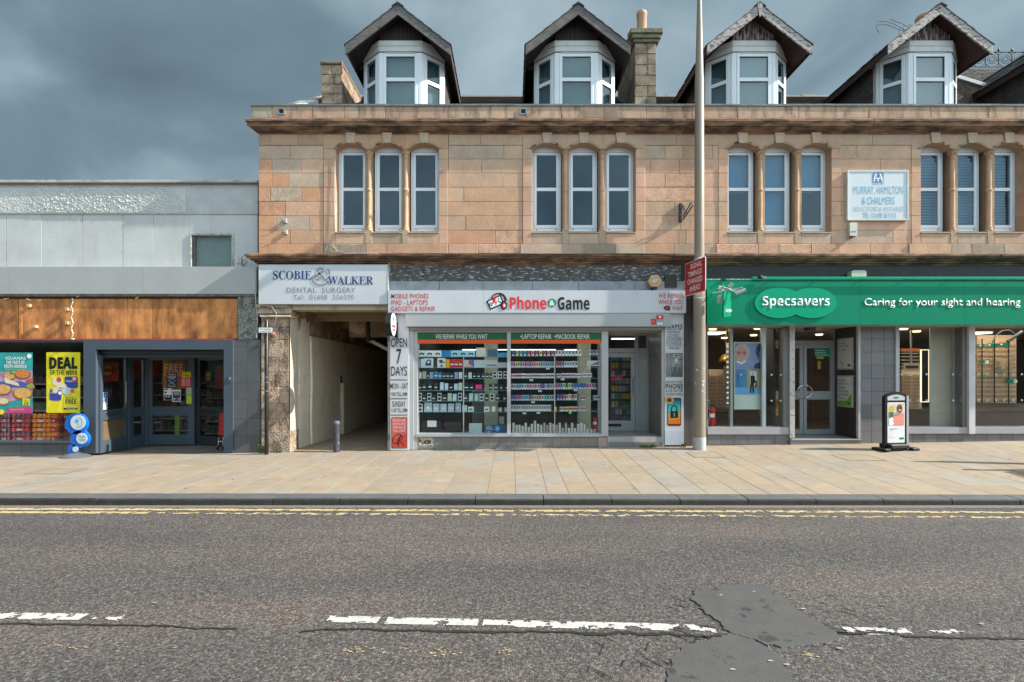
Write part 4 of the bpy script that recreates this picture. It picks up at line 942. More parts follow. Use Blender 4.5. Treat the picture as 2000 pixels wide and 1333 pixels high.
gondola(-7.1,-5.7,3.2,1.9,'tall dark shelf beyond the entrance door on the right')
def banner(name,lab,x0,x1,y0,y1,d,mat,texts,cat='banner'):
    o=thing(name,lab,cat,tuple(P((x0+x1)/2,y1,d))); cube('board',o,x0,x1,y0,y1,d,d+.02,mat)
    for (s,bx,mt,of) in texts: T(s,bx,d-.004,mt,o,off=of,ext=0)
    return o
rb=M('banner_red',(.42,.045,.02),rough=.5,var=.15,bump=0); og=M('banner_orange',(.6,.13,.03),rough=.5,var=.1,bump=0)
banner('hanging_banner','orange red free delivery banner hanging inside the supermarket doors',318,362,706,760,2.6,og,[(bold('FREE'),(321,357,711,726),M('banner_letter',(.75,.62,.5),bump=0,var=0),.0),('DELIVERY',(321,360,728,735),MATS['banner_letter'],.01)])
banner('hanging_banner','red banner with round yellow emblem inside the no entry door',192,232,708,745,3.2,rb,[])
m=MB(); m.pdisc(211,724,9.5,3.18,3.19,M('emblem_yellow',(.65,.38,.05),bump=0)); m.pbox(202,220,721,727,3.16,3.175,rb); tag(m.build('round_emblem'),'yellow round emblem on the red banner inside the no entry door','emblem')
banner('wall_banner','long red promotional banner high on the rear supermarket wall',250,310,704,740,4.5,rb,[])
banner('wall_banner','red price board behind the entrance door',420,437,715,760,3.0,rb,[])
# posters in the window
def poster(name,lab,x0,x1,y0,y1,d,mat,skew=0,cat='poster'):
    o=thing(name,lab,cat,tuple(P((x0+x1)/2,y1,d))); cube('sheet',o,x0,x1,y0,y1,d,d+.004,mat); return o
teal=M('poster_teal',(.03,.30,.30),rough=.35,var=.25,vs=4,bump=0); pink=M('poster_pink',(.5,.06,.22),rough=.35,bump=0)
mc=[M('food_%d'%i,c,rough=.4,var=.5,vs=60,bump=0) for i,c in enumerate([(.55,.20,.05),(.62,.36,.12),(.45,.12,.05),(.25,.35,.06),(.65,.55,.35)])]
def dish(m,px,py,r,d,mat,rim=None,ry=.62):
    m.pdisc(px,py,r,d,d+.0015,rim or M('dish_rim',(.28,.07,.04),bump=0),ry=r*ry); m.pdisc(px,py-r*.08,r*.86,d-.0015,d,mat,ry=r*ry*.82)
p1=poster('window_poster','teal South American food poster in the supermarket window','poster' and -55,63,689,808,-.0+.045,teal)
m=MB(); dd=.042
m.pprism([(-55,735),(-20,728),(63,724),(63,772),(20,785),(-55,790)],dd+.001,dd+.0025,M('poster_cloth',(.42,.25,.36),rough=.4,var=.4,vs=8,bump=0)); m.pprism([(15,798),(30,795),(63,795),(63,808),(10,808)],dd+.001,dd+.0025,pink)
m.pprism([(-55,746),(40,745),(63,752),(63,758),(-55,756)],dd-.0005,dd+.0008,M('poster_blue',(.07,.10,.35),bump=0))
for a in [(44,732,16,mc[0]),(18,736,12,mc[1]),(5,762,18,mc[1]),(44,770,20,mc[1]),(6,785,12,mc[4]),(-20,745,14,mc[0]),(58,745,7,mc[2]),(25,729,7,mc[3]),(-30,775,16,mc[2]),(59,756,9,mc[3])]: dish(m,a[0],a[1],a[2],dd-.001,a[3])
m.pprism([(8,738),(35,748),(38,755),(10,748)],dd-.004,dd-.003,M('wrap_cream',(.66,.55,.42),bump=0))
m.pbox(44,58,779,792,dd-.004,dd-.003,M('sticker_yellow',(.72,.62,.03),bump=0)); m.pdisc(3,805,5,dd-.004,dd-.003,MATS['sticker_yellow']); m.pdisc(57,696,4.5,dd-.004,dd-.003,wt); m.pbox(-40,-10,690,700,dd-.003,dd-.002,M('poster_red_dish',(.5,.1,.05),bump=0)); m.build('print',p1)
T('IGUANAS',(11,50,697,703),dd-.005,wt,p1,off=.01,ext=0); T(bold('THE TASTE OF'),(12,48,705,711.5),dd-.005,wt,p1,off=.0,ext=0); T(bold('SOUTH AMERICA'),(8,52,712.5,719),dd-.005,wt,p1,off=.0,ext=0)
T('Bought from our freezer',(11,49,720,723.5),dd-.005,MATS['sticker_yellow'],p1,ext=0); T('ANY 2',(46,56,780.5,783.5),dd-.006,blk,p1,ext=0); T('£10',(46.5,55.5,784.5,791),dd-.006,blk,p1,off=.02,ext=0)
T('Iguanas Cuisine',(20,47,798,803),dd-.005,MATS['sticker_yellow'],p1,ext=0)
yel=M('deal_yellow',(.70,.60,.015),rough=.35,var=.04,bump=0); yel2=M('deal_yellow_ray',(.74,.66,.06),rough=.35,var=0,bump=0)
p2=poster('window_poster','yellow deal of the week poster in the supermarket window',90.5,156.5,688.5,807,.045,yel)
m=MB()
for k in range(12):
    a=k*math.pi/6+.2; c0=(124,755); q=[]
    for aa in (a-.09,a+.09):
        r=min(32/max(.001,abs(math.cos(aa))),(50 if math.sin(aa)>0 else 64)/max(.001,abs(math.sin(aa)))); q.append((c0[0]+r*math.cos(aa),c0[1]+r*math.sin(aa)))
    m.pprism([c0]+q,dd+.001,dd+.0025,yel2)
bl=M('tub_blue',(.04,.06,.30),bump=0); mg=M('tub_magenta',(.5,.04,.12),bump=0); crm=M('yogurt_cream',(.66,.60,.42),bump=0)
def rr(m,x0,x1,y0,y1,r,d0,d1,mat):
    pts=[]
    for cx,cy,a0 in ((x1-r,y0+r,-90),(x1-r,y1-r,0),(x0+r,y1-r,90),(x0+r,y0+r,180)):
        for k in range(5): a=rad(a0+k*22.5); pts.append((cx+r*math.cos(a),cy+r*math.sin(a)))
    m.pprism(pts,d0,d1,mat)
rr(m,126,152,736,759,4,dd-.001,dd,bl); m.pdisc(146,741,6,dd-.003,dd-.002,mg); m.pdisc(145,740,3,dd-.004,dd-.003,crm)
rr(m,97,120,760,783,4,dd-.001,dd,bl); m.pdisc(108,762,6,dd-.003,dd-.002,mc[4]); m.pdisc(117,768,3.5,dd-.0034,dd-.003,wt)
m.pdisc(111,746,8.5,dd-.002,dd-.0011,crm,ry=8); m.pdisc(115,742,5,dd-.004,dd-.003,mg); m.pdisc(121,756,10,dd-.0025,dd-.0021,crm,ry=7); m.pdisc(131,764,10,dd-.0035,dd-.0031,M('yogurt_blue',(.5,.58,.6),bump=0),ry=7); m.pdisc(141,764,4,dd-.005,dd-.004,og)
rr(m,124.5,151,797,800,1,dd-.002,dd-.001,blk); m.pbox(124.5,151,776,797,dd-.0015,dd-.001,yel2)
m.build('print',p2)
T(bold('DEAL'),(96,151,698,721),dd-.005,blk,p2,off=.035,ext=0); T(bold('OF THE WEEK'),(97,151,723.5,732.5),dd-.005,blk,p2,off=.0,ext=0); T('BUY 4 GET 4',(128,149,775.5,779.5),dd-.005,blk,p2,ext=0); T(bold('FREE'),(128,149,780.5,789.5),dd-.005,blk,p2,off=.0,ext=0); T('COMBI VALUE',(129,148,797.5,799.6),dd-.006,wt,p2,ext=0)
T('RICE',(115,124,757,760),dd-.006,blk,p2,ext=0); T('YOGURT',(128,144,743,747),dd-.006,wt,p2,ext=0); T('YOGURT',(98,112,765.5,769),dd-.006,wt,p2,ext=0)
T('NO ENTRY',(208,240,797,803.5),.0,blk,sf,off=.01,ext=0) if False else None
# stacks of bottle packs
film=GL('shrink_film',ior=1.4,mul=.15,rough=.2,tint=(1,1,1))
packm={}
def packs(x0,x1,d,cols,n,lab,grp,y0=808,y1=861):
    h=(y1-y0)/n
    for k in range(n):
        ya=y1-(k+1)*h; c_=cols[k%len(cols)]
        o=thing('bottle_pack','%s %s'%((['bottom','second lowest','third lowest','fourth','fifth','top'] if n==6 else ['bottom','second lowest','middle','fourth','top'])[k],lab),'drinks pack',tuple(P((x0+x1)/2,ya+h,d)),group=grp)
        key=(x0,k%len(cols)); kk=(D+d)/1000; W_=(x1-x0)*kk; H_=h*kk*.96
        if key not in packm:
            m=MB(); nb=max(3,int((x1-x0)/8)); rb_=W_/nb/2
            bm=M('bottle_%s'%('%.2f%.2f%.2f'%c_),c_,rough=.35,var=.15,vs=25,bump=0)
            for i in range(nb):
                for j in range(2): m.lathe([(rb_*.95,.0),(rb_*.95,H_*.3),(rb_*.85,H_*.4),(rb_*.95,H_*.55),(rb_*.9,H_*.7),(rb_*.35,H_*.88),(rb_*.35,H_*.97)],-W_/2+rb_*(2*i+1),rb_*(1+2*j),8,bm)
            m2=MB(); m2.box(-W_/2,W_/2,-.006,rb_*4,0,H_*.8,film)
            m3=MB(); m3.box(-W_*.12,W_*.16,-.010,-.007,H_*.2,H_*.62,M('pack_label',(.5,.46,.46),bump=0))
            packm[key]=(m.mesh('bottles'),m2.mesh('film'),m3.mesh('label'))
        L0=WO[o.name]
        for nm,me in zip(('bottles','shrink_film','label'),packm[key]):
            if nm=='label' and k%2: continue
            link(nm,me,o,L0+Vector((R.uniform(-.008,.008),0,0)))
pu=(.32,.10,.14);rd=(.62,.06,.06);ora=(.85,.20,.02)
packs(-45,-3,.3,[rd,pu],6,'dark red bottle pack at the left edge of the supermarket window','leftmost stack of dark red packs')
packs(-1,18,.16,[pu,pu,(.16,.08,.10)],6,'narrow purple grey bottle pack in the window stack nearest the left edge','purple grey pack stack')
packs(20,56,.16,[rd,pu,rd,(.36,.08,.08)],6,'red and purple bottle pack in the stack under the teal poster','red and purple pack stack under the teal poster')
packs(60,97,.16,[ora,(.65,.20,.03)],6,'orange bottle pack in the stack left of the yellow poster','orange pack stack left of yellow poster')
packs(99,110,.2,[(.5,.07,.03),ora],6,'slim red orange bottle pack below the yellow poster','slim red orange pack stack')
packs(112,150,.6,[(.34,.03,.02)],5,'dark red bottle pack behind the blue round sign','dark red pack stack behind the blue sign')
o=thing('window_plinth','low plinth under the bottle packs inside the supermarket window','plinth',(-10,.2,-.1)); cube('top',o,-60,160,861.4,868,.12,.9,iw)
# entrance vestibule
def leaf(parent,p,q,z0,z1,rails,mat=sb,w=.085,name='door',gls=True,glassm=None,board=None):
    """glazed leaf between plan points p,q"""
    p=Vector(p);q=Vector(q);ln=(q-p).length;ang=math.atan2(q.y-p.y,q.x-p.x)
    o=link(name,None,parent,(p.x,p.y,0)); o.rotation_euler=(0,0,ang)
    def sub(mb,nm):
        t=bpy.data.objects.new(nm,mb.mesh(nm)); C.objects.link(t); t.parent=o; return t
    m=MB(); m.box(0,w,-.025,.025,z0,z1,mat); m.box(ln-w,ln,-.025,.025,z0,z1,mat)
    for a,b in rails: m.box(w,ln-w,-.024,.024,a,b,mat)
    sub(m,'frame')
    rs=sorted(rails)
    for (a,b),(c_,e) in zip(rs[:-1],rs[1:]):
        if c_-b>.1: m=MB(); m.box(w,ln-w,-.004,.004,b,c_,glassm or glass); sub(m,'pane')
    return o,ln
zf=gz(-7.5,0)
zA,zB,zC,zD=zf+.02,zf+.26,Z(823),Z(793)
zTop=Z(700)
rails=[(zf+.02,zf+.22),(Z(824,.3),Z(790,.3)),(Z(704,.3),Z(699,.3))]
frost=M('brown_board',(.20,.135,.075),rough=.5,var=.12,bump=0)
zb_=lambda py,d: Z(py,d)
lv,ln=leaf(sf,(X(190),.05),(X(190)-.10,.98),zf+.01,Z(694,.1),[(zf+.01,zf+.27),(.62,.83),(1.98,Z(694,.1))],name='no_entry_door')
m=MB(); m.box(.085,ln-.085,.008,.02,zf+.27,.62,frost); t=bpy.data.objects.new('lower_board',m.mesh('lower_board')); C.objects.link(t); t.parent=lv
T('NO ENTRY',(.18,.72,.78,.69),-.028,blk,lv,off=.01,ext=0,world=False,rot=(rad(0),0,0))
m=MB(); m.box(.10,.24,-.012,-.006,1.02,1.22,wt); m.box(.10,.24,-.012,-.006,.85,1.0,wt); m.box(.11,.23,-.014,-.0121,1.09,1.21,M('notice_blue',(.02,.12,.42),bump=0)); m.box(.11,.23,-.014,-.0121,1.035,1.075,MATS['notice_blue']); m.box(.163,.178,-.016,-.0141,1.12,1.19,wt); m.box(.15,.19,-.016,-.0141,1.11,1.125,wt)
t=bpy.data.objects.new('notice',m.mesh('notice')); C.objects.link(t); t.parent=lv
m=MB(); m.tube([(ln-.14,-.06,.95),(ln-.14,-.06,1.45)],.012,8,M('steel',(.5,.5,.5),metal=.8,rough=.3,bump=0)); t=bpy.data.objects.new('handle',m.mesh('handle')); C.objects.link(t); t.parent=lv
m=MB(); m.box(X(190)-.16,X(190)-.04,.98,1.06,zf,2.5,sb); m.box(X(288,1.5)-.05,X(288,1.5)+.05,1.46,1.54,zf,2.5,sb); m.box(X(378,1.5)-.045,X(378,1.5)+.045,1.46,1.54,zf,2.5,sb)
m.box(X(288,1.5),X(437,1.5)+.2,1.46,1.54,2.02,2.5,sbd); m.box(X(190)-.2,X(437)+.1,.28,1.6,2.42,2.5,sbd); m.box(X(437)+.09,X(437)+.17,.25,1.6,zf,2.5,sbd); m.build('vestibule_frame',sf)
leaf(sf,(X(190)-.1,1.06),(X(288,1.5)-.05,1.5),zf+.01,2.03,[(zf+.01,zf+.25),(.62,.83),(1.96,2.03)],name='side_screen')
lv2,l2=leaf(sf,(X(288,1.5)+.05,1.5),(X(378,1.5)-.045,1.5),zf+.01,2.02,[(zf+.01,zf+.25),(.62,.83),(1.95,2.02)],name='middle_door')
lv3,l3=leaf(sf,(X(378,1.5)+.1,1.52),(X(437)+.02,.95),zf+.01,2.02,[(zf+.01,zf+.22),(.62,.83),(1.95,2.02)],name='entrance_door',mat=sbd)
T('ENTRANCE',(.10,.62,.77,.68),-.028,blk,lv3,off=.01,ext=0,world=False)
def sticker(lab,x0,x1,y0,y1,d,mat,cat='notice',par=None,texts=(),name='notice'):
    o=thing(name,lab,cat,tuple(P((x0+x1)/2,y1,d))); cube('sheet',o,x0,x1,y0,y1,d,d+.004,mat)
    for s,bx,mt in texts: T(s,bx,d-.003,mt,o,off=.01,ext=0)
    return o
dv=1.455; nb=M('notice_navy',(.02,.04,.11),rough=.4,bump=0); bluec=paint('notice_redsheet',(.55,.05,.05)); lime=M('lime_paper',(.40,.60,.03),bump=0)
sn=sticker('navy welcome notice with white saltire on the middle supermarket door',325,346,729,758,dv,nb,texts=[('WELCOME TO',(328,343,731,733.5),wt),('Iceland',(328,343,734.5,738.5),wt),('FOODS',(330,341,739.5,741.5),wt),('SCOTLAND',(329,342,753.5,756),wt)])
m=MB(); 
for a,b in (((328.5,743.5),(342.5,752)),((342.5,743.5),(328.5,752))):
    m.pprism([(a[0],a[1]),(a[0]+1.2,a[1]-.2),(b[0],b[1]),(b[0]-1.2,b[1]+.2)],dv-.003 if a[0]<b[0] else dv-.006,dv-.0015 if a[0]<b[0] else dv-.0045,wt)
m.build('saltire',sn)
sticker('red opening times notice with yellow heading on the supermarket door',353,373,726.5,756,dv,bluec,texts=[('OPENING',(357,371,727.5,731),blk),('TIMES',(357,371,732,736.5),blk)])
m=MB(); m.pbox(356,372.5,726.6,737.5,dv-.0025,dv-.0002,yel); m.build('yellow_heading',bpy.data.objects['notice.001'])
m=MB()
for i in range(6):
    for a,b in ((355,361),(363,366),(367.5,370.5)): m.pbox(a,b,740.5+i*2.4,741.6+i*2.4,dv-.002,dv-.0002,M('soft_white',(.6,.5,.5),bump=0))
m.build('hours',bpy.data.objects['notice.001'])
s3=sticker('small white and black notice low on the middle supermarket door',320,335,759,782,dv,wt,texts=[])
m=MB(); m.pbox(321,335,772,781.5,dv-.002,dv-.0002,blk); m.pbox(321,328,760,762,dv-.002,dv-.0002,blk); m.pdisc(323.5,767,2,dv-.002,dv-.0002,blk); m.pdisc(325,775,1.6,dv-.004,dv-.0022,wt); m.pdisc(330,775,1.6,dv-.004,dv-.0022,wt); m.build('print',s3)
s4=sticker('white framed navy notice beside the small black and white one',336,353,761.5,785,dv-.006,wt)
m=MB(); rr(m,337.5,352,765,783.5,1.5,dv-.009,dv-.0065,nb)
for i in range(3): m.pbox(339.5,350,767+i*2,767.8+i*2,dv-.011,dv-.0092,wt)
m.pbox(339,342,778,781,dv-.011,dv-.0092,wt); m.pbox(343.5,346.5,778,781,dv-.011,dv-.0092,red); m.pbox(348,351,778,781,dv-.011,dv-.0092,wt); m.build('print',s4)
sticker('lime green sheet stuck to the right edge of the supermarket door',364,374,772,789,dv,lime)
sticker('pale green sheet above the lime one at the right edge of the supermarket door',363.5,374,757,771,dv,M('pale_green',(.4,.46,.3),bump=0))
o=thing('price_tag','yellow price ticket inside the dark entrance door','price ticket',tuple(P(407,738,2.2))); cube('card',o,402,411,727,736,2.2,2.21,M('ticket_yellow',(.55,.38,.03),bump=0)); cube('card',o,403,411,738,743,2.2,2.21,MATS['ticket_yellow'])
o=thing('queue_banner','green upright banner behind the lower middle supermarket door','banner',tuple(P(345,850,2.2))); cube('board',o,341,350,812,850,2.2,2.22,M('green_banner',(.16,.36,.05),bump=0))
# shopping baskets stack on trolley
bk=thing('basket_stack','stack of red shopping baskets on a wheeled frame beside the entrance','baskets',tuple(P(431,868,.5)))
rdp=M('basket_red',(.45,.03,.025),rough=.4,bump=0); stl=M('chrome',(.55,.55,.55),metal=.9,rough=.25,bump=0)
for i in range(9):
    m=MB(); z=Z(850,.5)+.0+i*.055; xa,xb=X(429,.5)+i*.004,X(452,.5); m.box(xa,xb,.45,.75,z,z+.035,rdp); m.box(xa-.008,xb,.44,.76,z+.035,z+.046,rdp); m.build('basket',bk)
m=MB(); p0=P(430,854,.5); m.tube([p0,P(427,858,.5),P(427,868,.5),P(425,872,.5)],.012,8,stl); m.tube([P(427,863,.5),P(436,863,.5)],.01,6,stl); m.tube([P(436,853,.55),P(436,873,.55)],.012,8,stl); m.build('frame',bk)
m=MB(); zz=gz(-6,0)+.035; m.xdisc(X(425,.5)-.012,X(425,.5)+.012,.5,zz,.032,blk,14); m.xdisc(X(436,.55)-.012,X(436,.55)+.012,.55,zz,.032,blk,14); m.build('castor',bk)
# vestibule floor
fl=struct('entrance_floor'); m=MB()
for i in range(11):
    for j in range(7):
        x=X(187)+i*.26; y=.0+.01+j*.23; 
        if x>X(437): continue
        piece('brick_paver',.252,.222,.03,M('paver_dark',g(.1),objcol=True,rough=.8,bump=.2),fl,(x+.13,y+.11,gz(x,0)-.012),jc((.14,.12,.10),.15,.03)).rotation_euler=(rad(-90),0,0)
m.box(X(187),X(437)+.2,0.005,1.9,gz(-8.8,0)-.08,gz(-8.8,0)-.03,M('joint_sand',(.1,.09,.07))) ; m.build('bed',fl)
# ================================================================ weathered pier and alley
pier=thing('stone_pier','spalled sandstone pier with moulded capital at the left of the alley','pier',(X(540),0,gz(-5,0)))
pm=M('flaking_pier_stone',g(.4),rough=.92,var=.22,vs=6,objcol=True,bump=.9,bs=24,bd=.03,dirt=(.16,.10,.075),ds=4.5,dlo=.49,dhi=.56,damt=.8,fine=.1)
ys=[617,640,664,698,727,756,788,818,842,890]
for j,(a,b) in enumerate(zip(ys[:-1],ys[1:])):
    cuts=[510,564] if j in (2,8) else ([510,545,564] if j%2 else [510,539,564])
    for p,q in zip(cuts[:-1],cuts[1:]):
        ex=3 if j==8 else 0
        m=MB(); m.pbox(p+.2,q-.2+ex,a+.15,b-.15,.0+R.uniform(-.008,.004)-(.03 if j==8 else 0),.4,pm,ch=.007); m.build('stone',pier,col=jc((.40,.30,.22) if j!=8 else (.33,.26,.19),.13,.04))
m=MB(); pr=[(.3,Z(594)),(-.10,Z(594,-.1)),(-.10,Z(600,-.1)),(-.05,Z(604)),(-.06,Z(611)),(-.09,Z(613)),(-.02,Z(617)),(.3,Z(617))]; m.xprism(pr,X(505),X(572),pm); m.build('capital',pier,col=(.42,.33,.24))
m=MB(); m.pbox(507,567,616,619.5,-.10,.2,M('limewash',(.58,.50,.40),bump=.3),ch=.008); m.build('limewashed_band',pier)
m=MB(); m.pbox(564,566.8,617,888,.002,.4,MATS['limewash']); m.build('limewashed_arris',pier)
for k,(px,py,r) in enumerate([(533,654,7)]):
    m=MB(); m.lathe([(.001,Z(py+r)),(.05,Z(py+r*.6)),(.075,Z(py)),(.05,Z(py-r*.7)),(.001,Z(py-r))],X(px),-.0,12,M('red_stone_bump',(.30,.11,.07),bump=.8,bs=30)); m.build('rusty_boss',pier)
# alley shell
al=thing('alley','covered alley with limewashed side wall and brick paved floor between the shops','alley',(X(660),.5,0))
lime2=M('limewash_wall',(.76,.67,.53),rough=.9,var=.08,vs=2,bump=.35,bs=14,bd=.02,dirt=(.22,.16,.10),ds=1.6,dlo=.57,dhi=.78,damt=.65)
bare=M('bare_alley_wall',(.33,.24,.155),rough=.95,var=.35,vs=2.5,bump=.8,bs=16,bd=.03,dirt=(.60,.50,.38),ds=1.8,dlo=.52,dhi=.56,damt=.7)
xl=X(566); AE=12.5
m=MB(); m.box(xl-.3,xl,.4,AE,-.2,3.25,bare); m.build('upper_wall',al)
# lime-washed lower leaf of the wall, top edge falling with the alley
zt=lambda y:2.42 if y>1.4 else 2.42
m=MB(); m.box(xl,xl+.045,1.05,AE,-.15,Z(658,1.15),lime2,ch=.004); m.build('limewashed_leaf',al)
m=MB(); n=18; pts=[(xl+.004,.4,Z(888))]
vs=[];fs=[]
for i in range(n+1):
    y=.0+1.05*i/n; zz=2.85+.12*noise.noise(Vector((y*6,3,0)))-(.5 if .15<y<.55 else 0)*.5; vs+=[(xl+.006,y,-.1),(xl+.006,y,zz)]
m.add(vs,[(2*i,2*i+2,2*i+3,2*i+1) for i in range(n)],lime2); m.build('limewashed_return',al)
m=MB(); m.box(xl-.02,xl+.001,0.002,.401,-.1,3.1,lime2); m.build('wall_return',al)
m=MB(); m.tube([(xl+.06,1.02,.0),(xl+.055,1.0,.6),(xl+.065,1.02,1.4),(xl+.05,1.0,Z(664,1))],.03,8,lime2); m.build('pipe',al)
m=MB(); m.tube([(xl+.09,3.1,.0),(xl+.09,3.1,1.38)],.05,8,lime2); m.build('pipe',al)
m=MB(); m.box(xl+.045,xl+.075,3.07,3.13,1.4,1.6,M('old_hook',(.05,.03,.02))); m.build('wall_hook',al)
m=MB(); m.box(xl+.007,xl+.02,.45,.9,1.15,1.75,lime2,ch=.004); m.build('access_panel',al)
xr=X(757)
m=MB(); m.box(xr,xr+.15,.0,AE,-.2,3.25,bare); m.build('right_wall',al)
ceilm=M('alley_ceiling',(.34,.25,.15),rough=.9,var=.2,vs=2,bump=.4,bs=12,dirt=(.12,.08,.05),ds=2,dlo=.5,dhi=.65,damt=.6)
m=MB(); m.box(xl,xr,.35,AE,3.06,3.2,ceilm); m.build('ceiling',al)
m=MB(); m.box(xl-.3,xr+.12,-.02,.34,2.985,3.16,M('pale_lintel',(.55,.46,.33),bump=.3,dirt=(.25,.18,.1),ds=3,dlo=.5,dhi=.7)); m.build('lintel',al)
for y in (1.3,3.2,5.2): m=MB(); m.box(xl+.02,xr,y,y+.25,2.9,3.06,ceilm,ch=.01); m.build('beam',al)
m=MB(); m.box(X(690,1.9)-.1,xr,1.9,2.0,2.55,3.0,bare); m.build('downstand',al)
dkp=M('black_pipe',(.015,.015,.015),rough=.4,bump=0)
m=MB(); m.tube([P(719,618,1.6),P(719,668,1.6)],.055,10,dkp); m.tube([P(719,666,1.6),P(728,668,1.7),P(775,692,1.75)],.045,10,M('white_pipe',(.45,.43,.4),rough=.4,bump=0)); m.build('drain_pipe',al)
m=MB(); m.box(xl,xr,AE,AE+.1,-.2,3.2,M('alley_end',(.16,.12,.08),var=.3)); m.box(xl+.4,xr-.5,AE-.04,AE,-.1,2.1,M('dark_door',(.03,.03,.035))); m.build('end_wall',al)
af=struct('alley_floor'); m=MB(); m.box(xl,xr+.1,0.02,AE,-.2,gz(-3.7,0)-.02,MATS['joint_sand']); m.build('bed',af)
pvm=M('alley_paver',g(.3),rough=.85,objcol=True,var=.12,bump=.2,bs=50,fine=.08)
y=.01; j=0
while y<5.4:
    x=xl+(-.10 if j%2 else 0)
    while x<xr:
        a,b=max(x,xl)+.003,min(x+.2,xr)-.003
        if b-a>.04: o=piece('brick_paver',b-a,.095,.03,pvm,af,((a+b)/2,y+.05,gz(-3.7,0)-.0),jc((.27,.20,.14),.10,.03)); o.rotation_euler=(rad(-90),0,0)
        x+=.2
    y+=.1; j+=1
m=MB()
while y<AE:
    x=xl
    while x<xr-.2: m.box(x+.003,x+.197,y,y+.095,gz(-3.7,0)-.03,gz(-3.7,0)-.001,cols[0]); x+=.2
    y+=.1
m.build('far_pavers',af,kind='stuff')
# bollard
bo=thing('bollard','short black cast iron bollard with flaking paint standing in the alley mouth','bollard',(X(657.5,-.08),-.08,gz(-3.7,-.08)))
bm=M('flaked_black',(.045,.05,.065),rough=.5,var=.2,bump=.3,dirt=(.30,.30,.31),ds=22,dlo=.58,dhi=.63,damt=.7)
bx_,bz=X(657.5,-.08),gz(-3.7,-.08); m=MB(); m.lathe([(.068,bz-.02),(.066,bz+.50),(.072,bz+.505),(.072,bz+.53),(.062,bz+.535),(.062,bz+.55)],bx_,-.08,20,bm); m.build('post',bo,smooth=35)
m=MB(); m.lathe([(.045,bz+.545),(.045,bz+.56),(.062,bz+.575),(.07,bz+.605),(.062,bz+.64),(.035,bz+.66),(.001,bz+.665)],bx_,-.08,20,paint('bollard_cap',(.10,.11,.14),.5)); m.build('cap',bo,smooth=50)
# no loading sign
nl=thing('no_loading_sign','slim black post with small white no loading plate in front of the pier','sign',(X(520.5,-.3),-.3,gz(-5.1,-.3)))
m=MB(); zb=gz(-5.1,-.3); px_=X(520.5,-.3); m.lathe([(.038,zb-.02),(.038,Z(626,-.3)),(.03,Z(625,-.3))],px_,-.3,14,blk); m.build('post',nl,smooth=40)
for py in (738,748,765): m=MB(); m.lathe([(.041,Z(py,-.3)),(.041,Z(py-1.5,-.3))],px_,-.3,12,greyt); m.build('clip',nl)
m=MB(); rr(m,504.5,533,639.5,651,1.5,-.352,-.345,M('plate_edge',(.03,.03,.03),bump=0)); rr(m,505.3,532.2,640.3,650.2,1.2,-.354,-.3525,wt); m.build('plate',nl)
T('No loading',(508,529,641.6,645.2),-.357,blk,nl,off=.01,ext=0); T('at any time',(508,529,646.2,649.6),-.357,blk,nl,off=.01,ext=0)
# dental sign
ds_=thing('dental_sign','wide white dental surgery signboard over the alley mouth','sign',(X(630),-.1,Z(594)))
m=MB(); m.pbox(505.5,757,517.5,594,-.14,-.02,wsign); m.build('board',ds_)
m=MB(); frame_rect(m,505,757.8,517,594.6,1.1,-.145,-.02,paint('sign_edge',(.40,.41,.43))); m.build('trim',ds_)
dd=-.147
T(serif('SCOBIE'),(533,608,529,546.5),dd,navy,ds_,off=0,ext=0); T(serif('WALKER'),(640,729,540,556.5),dd,navy,ds_,ext=0)
amp=M('ampersand_grey',(.22,.23,.25),rough=.4,bump=0)
m=MB()
def stroke(m,pts,w,d,mat,n=6):
    # thick smooth line through photo pixels at depth d
    q=[Vector((a,b)) for a,b in pts]; out=[]
    for i in range(len(q)-1):
        p0=q[max(i-1,0)];p1=q[i];p2=q[i+1];p3=q[min(i+2,len(q)-1)]
        for k in range(n):
            t=k/n; out.append(.5*((2*p1)+(p2-p0)*t+(2*p0-5*p1+4*p2-p3)*t*t+(3*p1-p0-3*p2+p3)*t**3))
    out.append(q[-1]); L_=[];R_=[]
    for i,p in enumerate(out):
        t=(out[min(i+1,len(out)-1)]-out[max(i-1,0)]); t=t.normalized() if t.length>0 else Vector((1,0)); nrm=Vector((-t.y,t.x)); ww=(w(i/(len(out)-1)) if callable(w) else w)/2
        L_.append(p+nrm*ww); R_.append(p-nrm*ww)
    vs=[tuple(P(a.x,a.y,d)) for pr in zip(L_,R_) for a in pr]; m.add(vs,[(2*i,2*i+1,2*i+3,2*i+2) for i in range(len(out)-1)],mat)
stroke(m,[(645,547),(638,554),(628,557),(616,555),(610,547),(613,540),(622,536),(630,531),(630,526),(624,524.5),(620,528),(622,533),(630,541),(640,552),(644,556.5)],lambda t:1.3+2.8*math.sin(t*3.14),dd-.001,amp)
stroke(m,[(622,548),(616,546),(617,541),(623,542),(622,547),(619,545)],1.4,dd-.002,amp)
stroke(m,[(640,528),(643,532),(639,535),(636,531),(640,526.5),(644,530),(642,540),(636,548),(630,545),(626,541),(630,539),(632,543)],1.6,dd-.002,amp)
m.build('ampersand',ds_)
T('DENTAL  SURGERY',(560,694,562,572),dd,greyt,ds_,ext=0,sp=1.15); T('Tel:  01698  356070',(573,691,576.5,585.5),dd,amp,ds_,ext=0,sp=1.15)
m=MB(); m.tube([P(505,522,-.16),P(492,512,-.1),P(483,518,-.05)],.005,5,cab); m.tube([P(506,596,-.13),P(530,598,-.13),P(540,612,-.12),P(538,634,-.06)],.005,5,cab); m.build('cable',ds_)
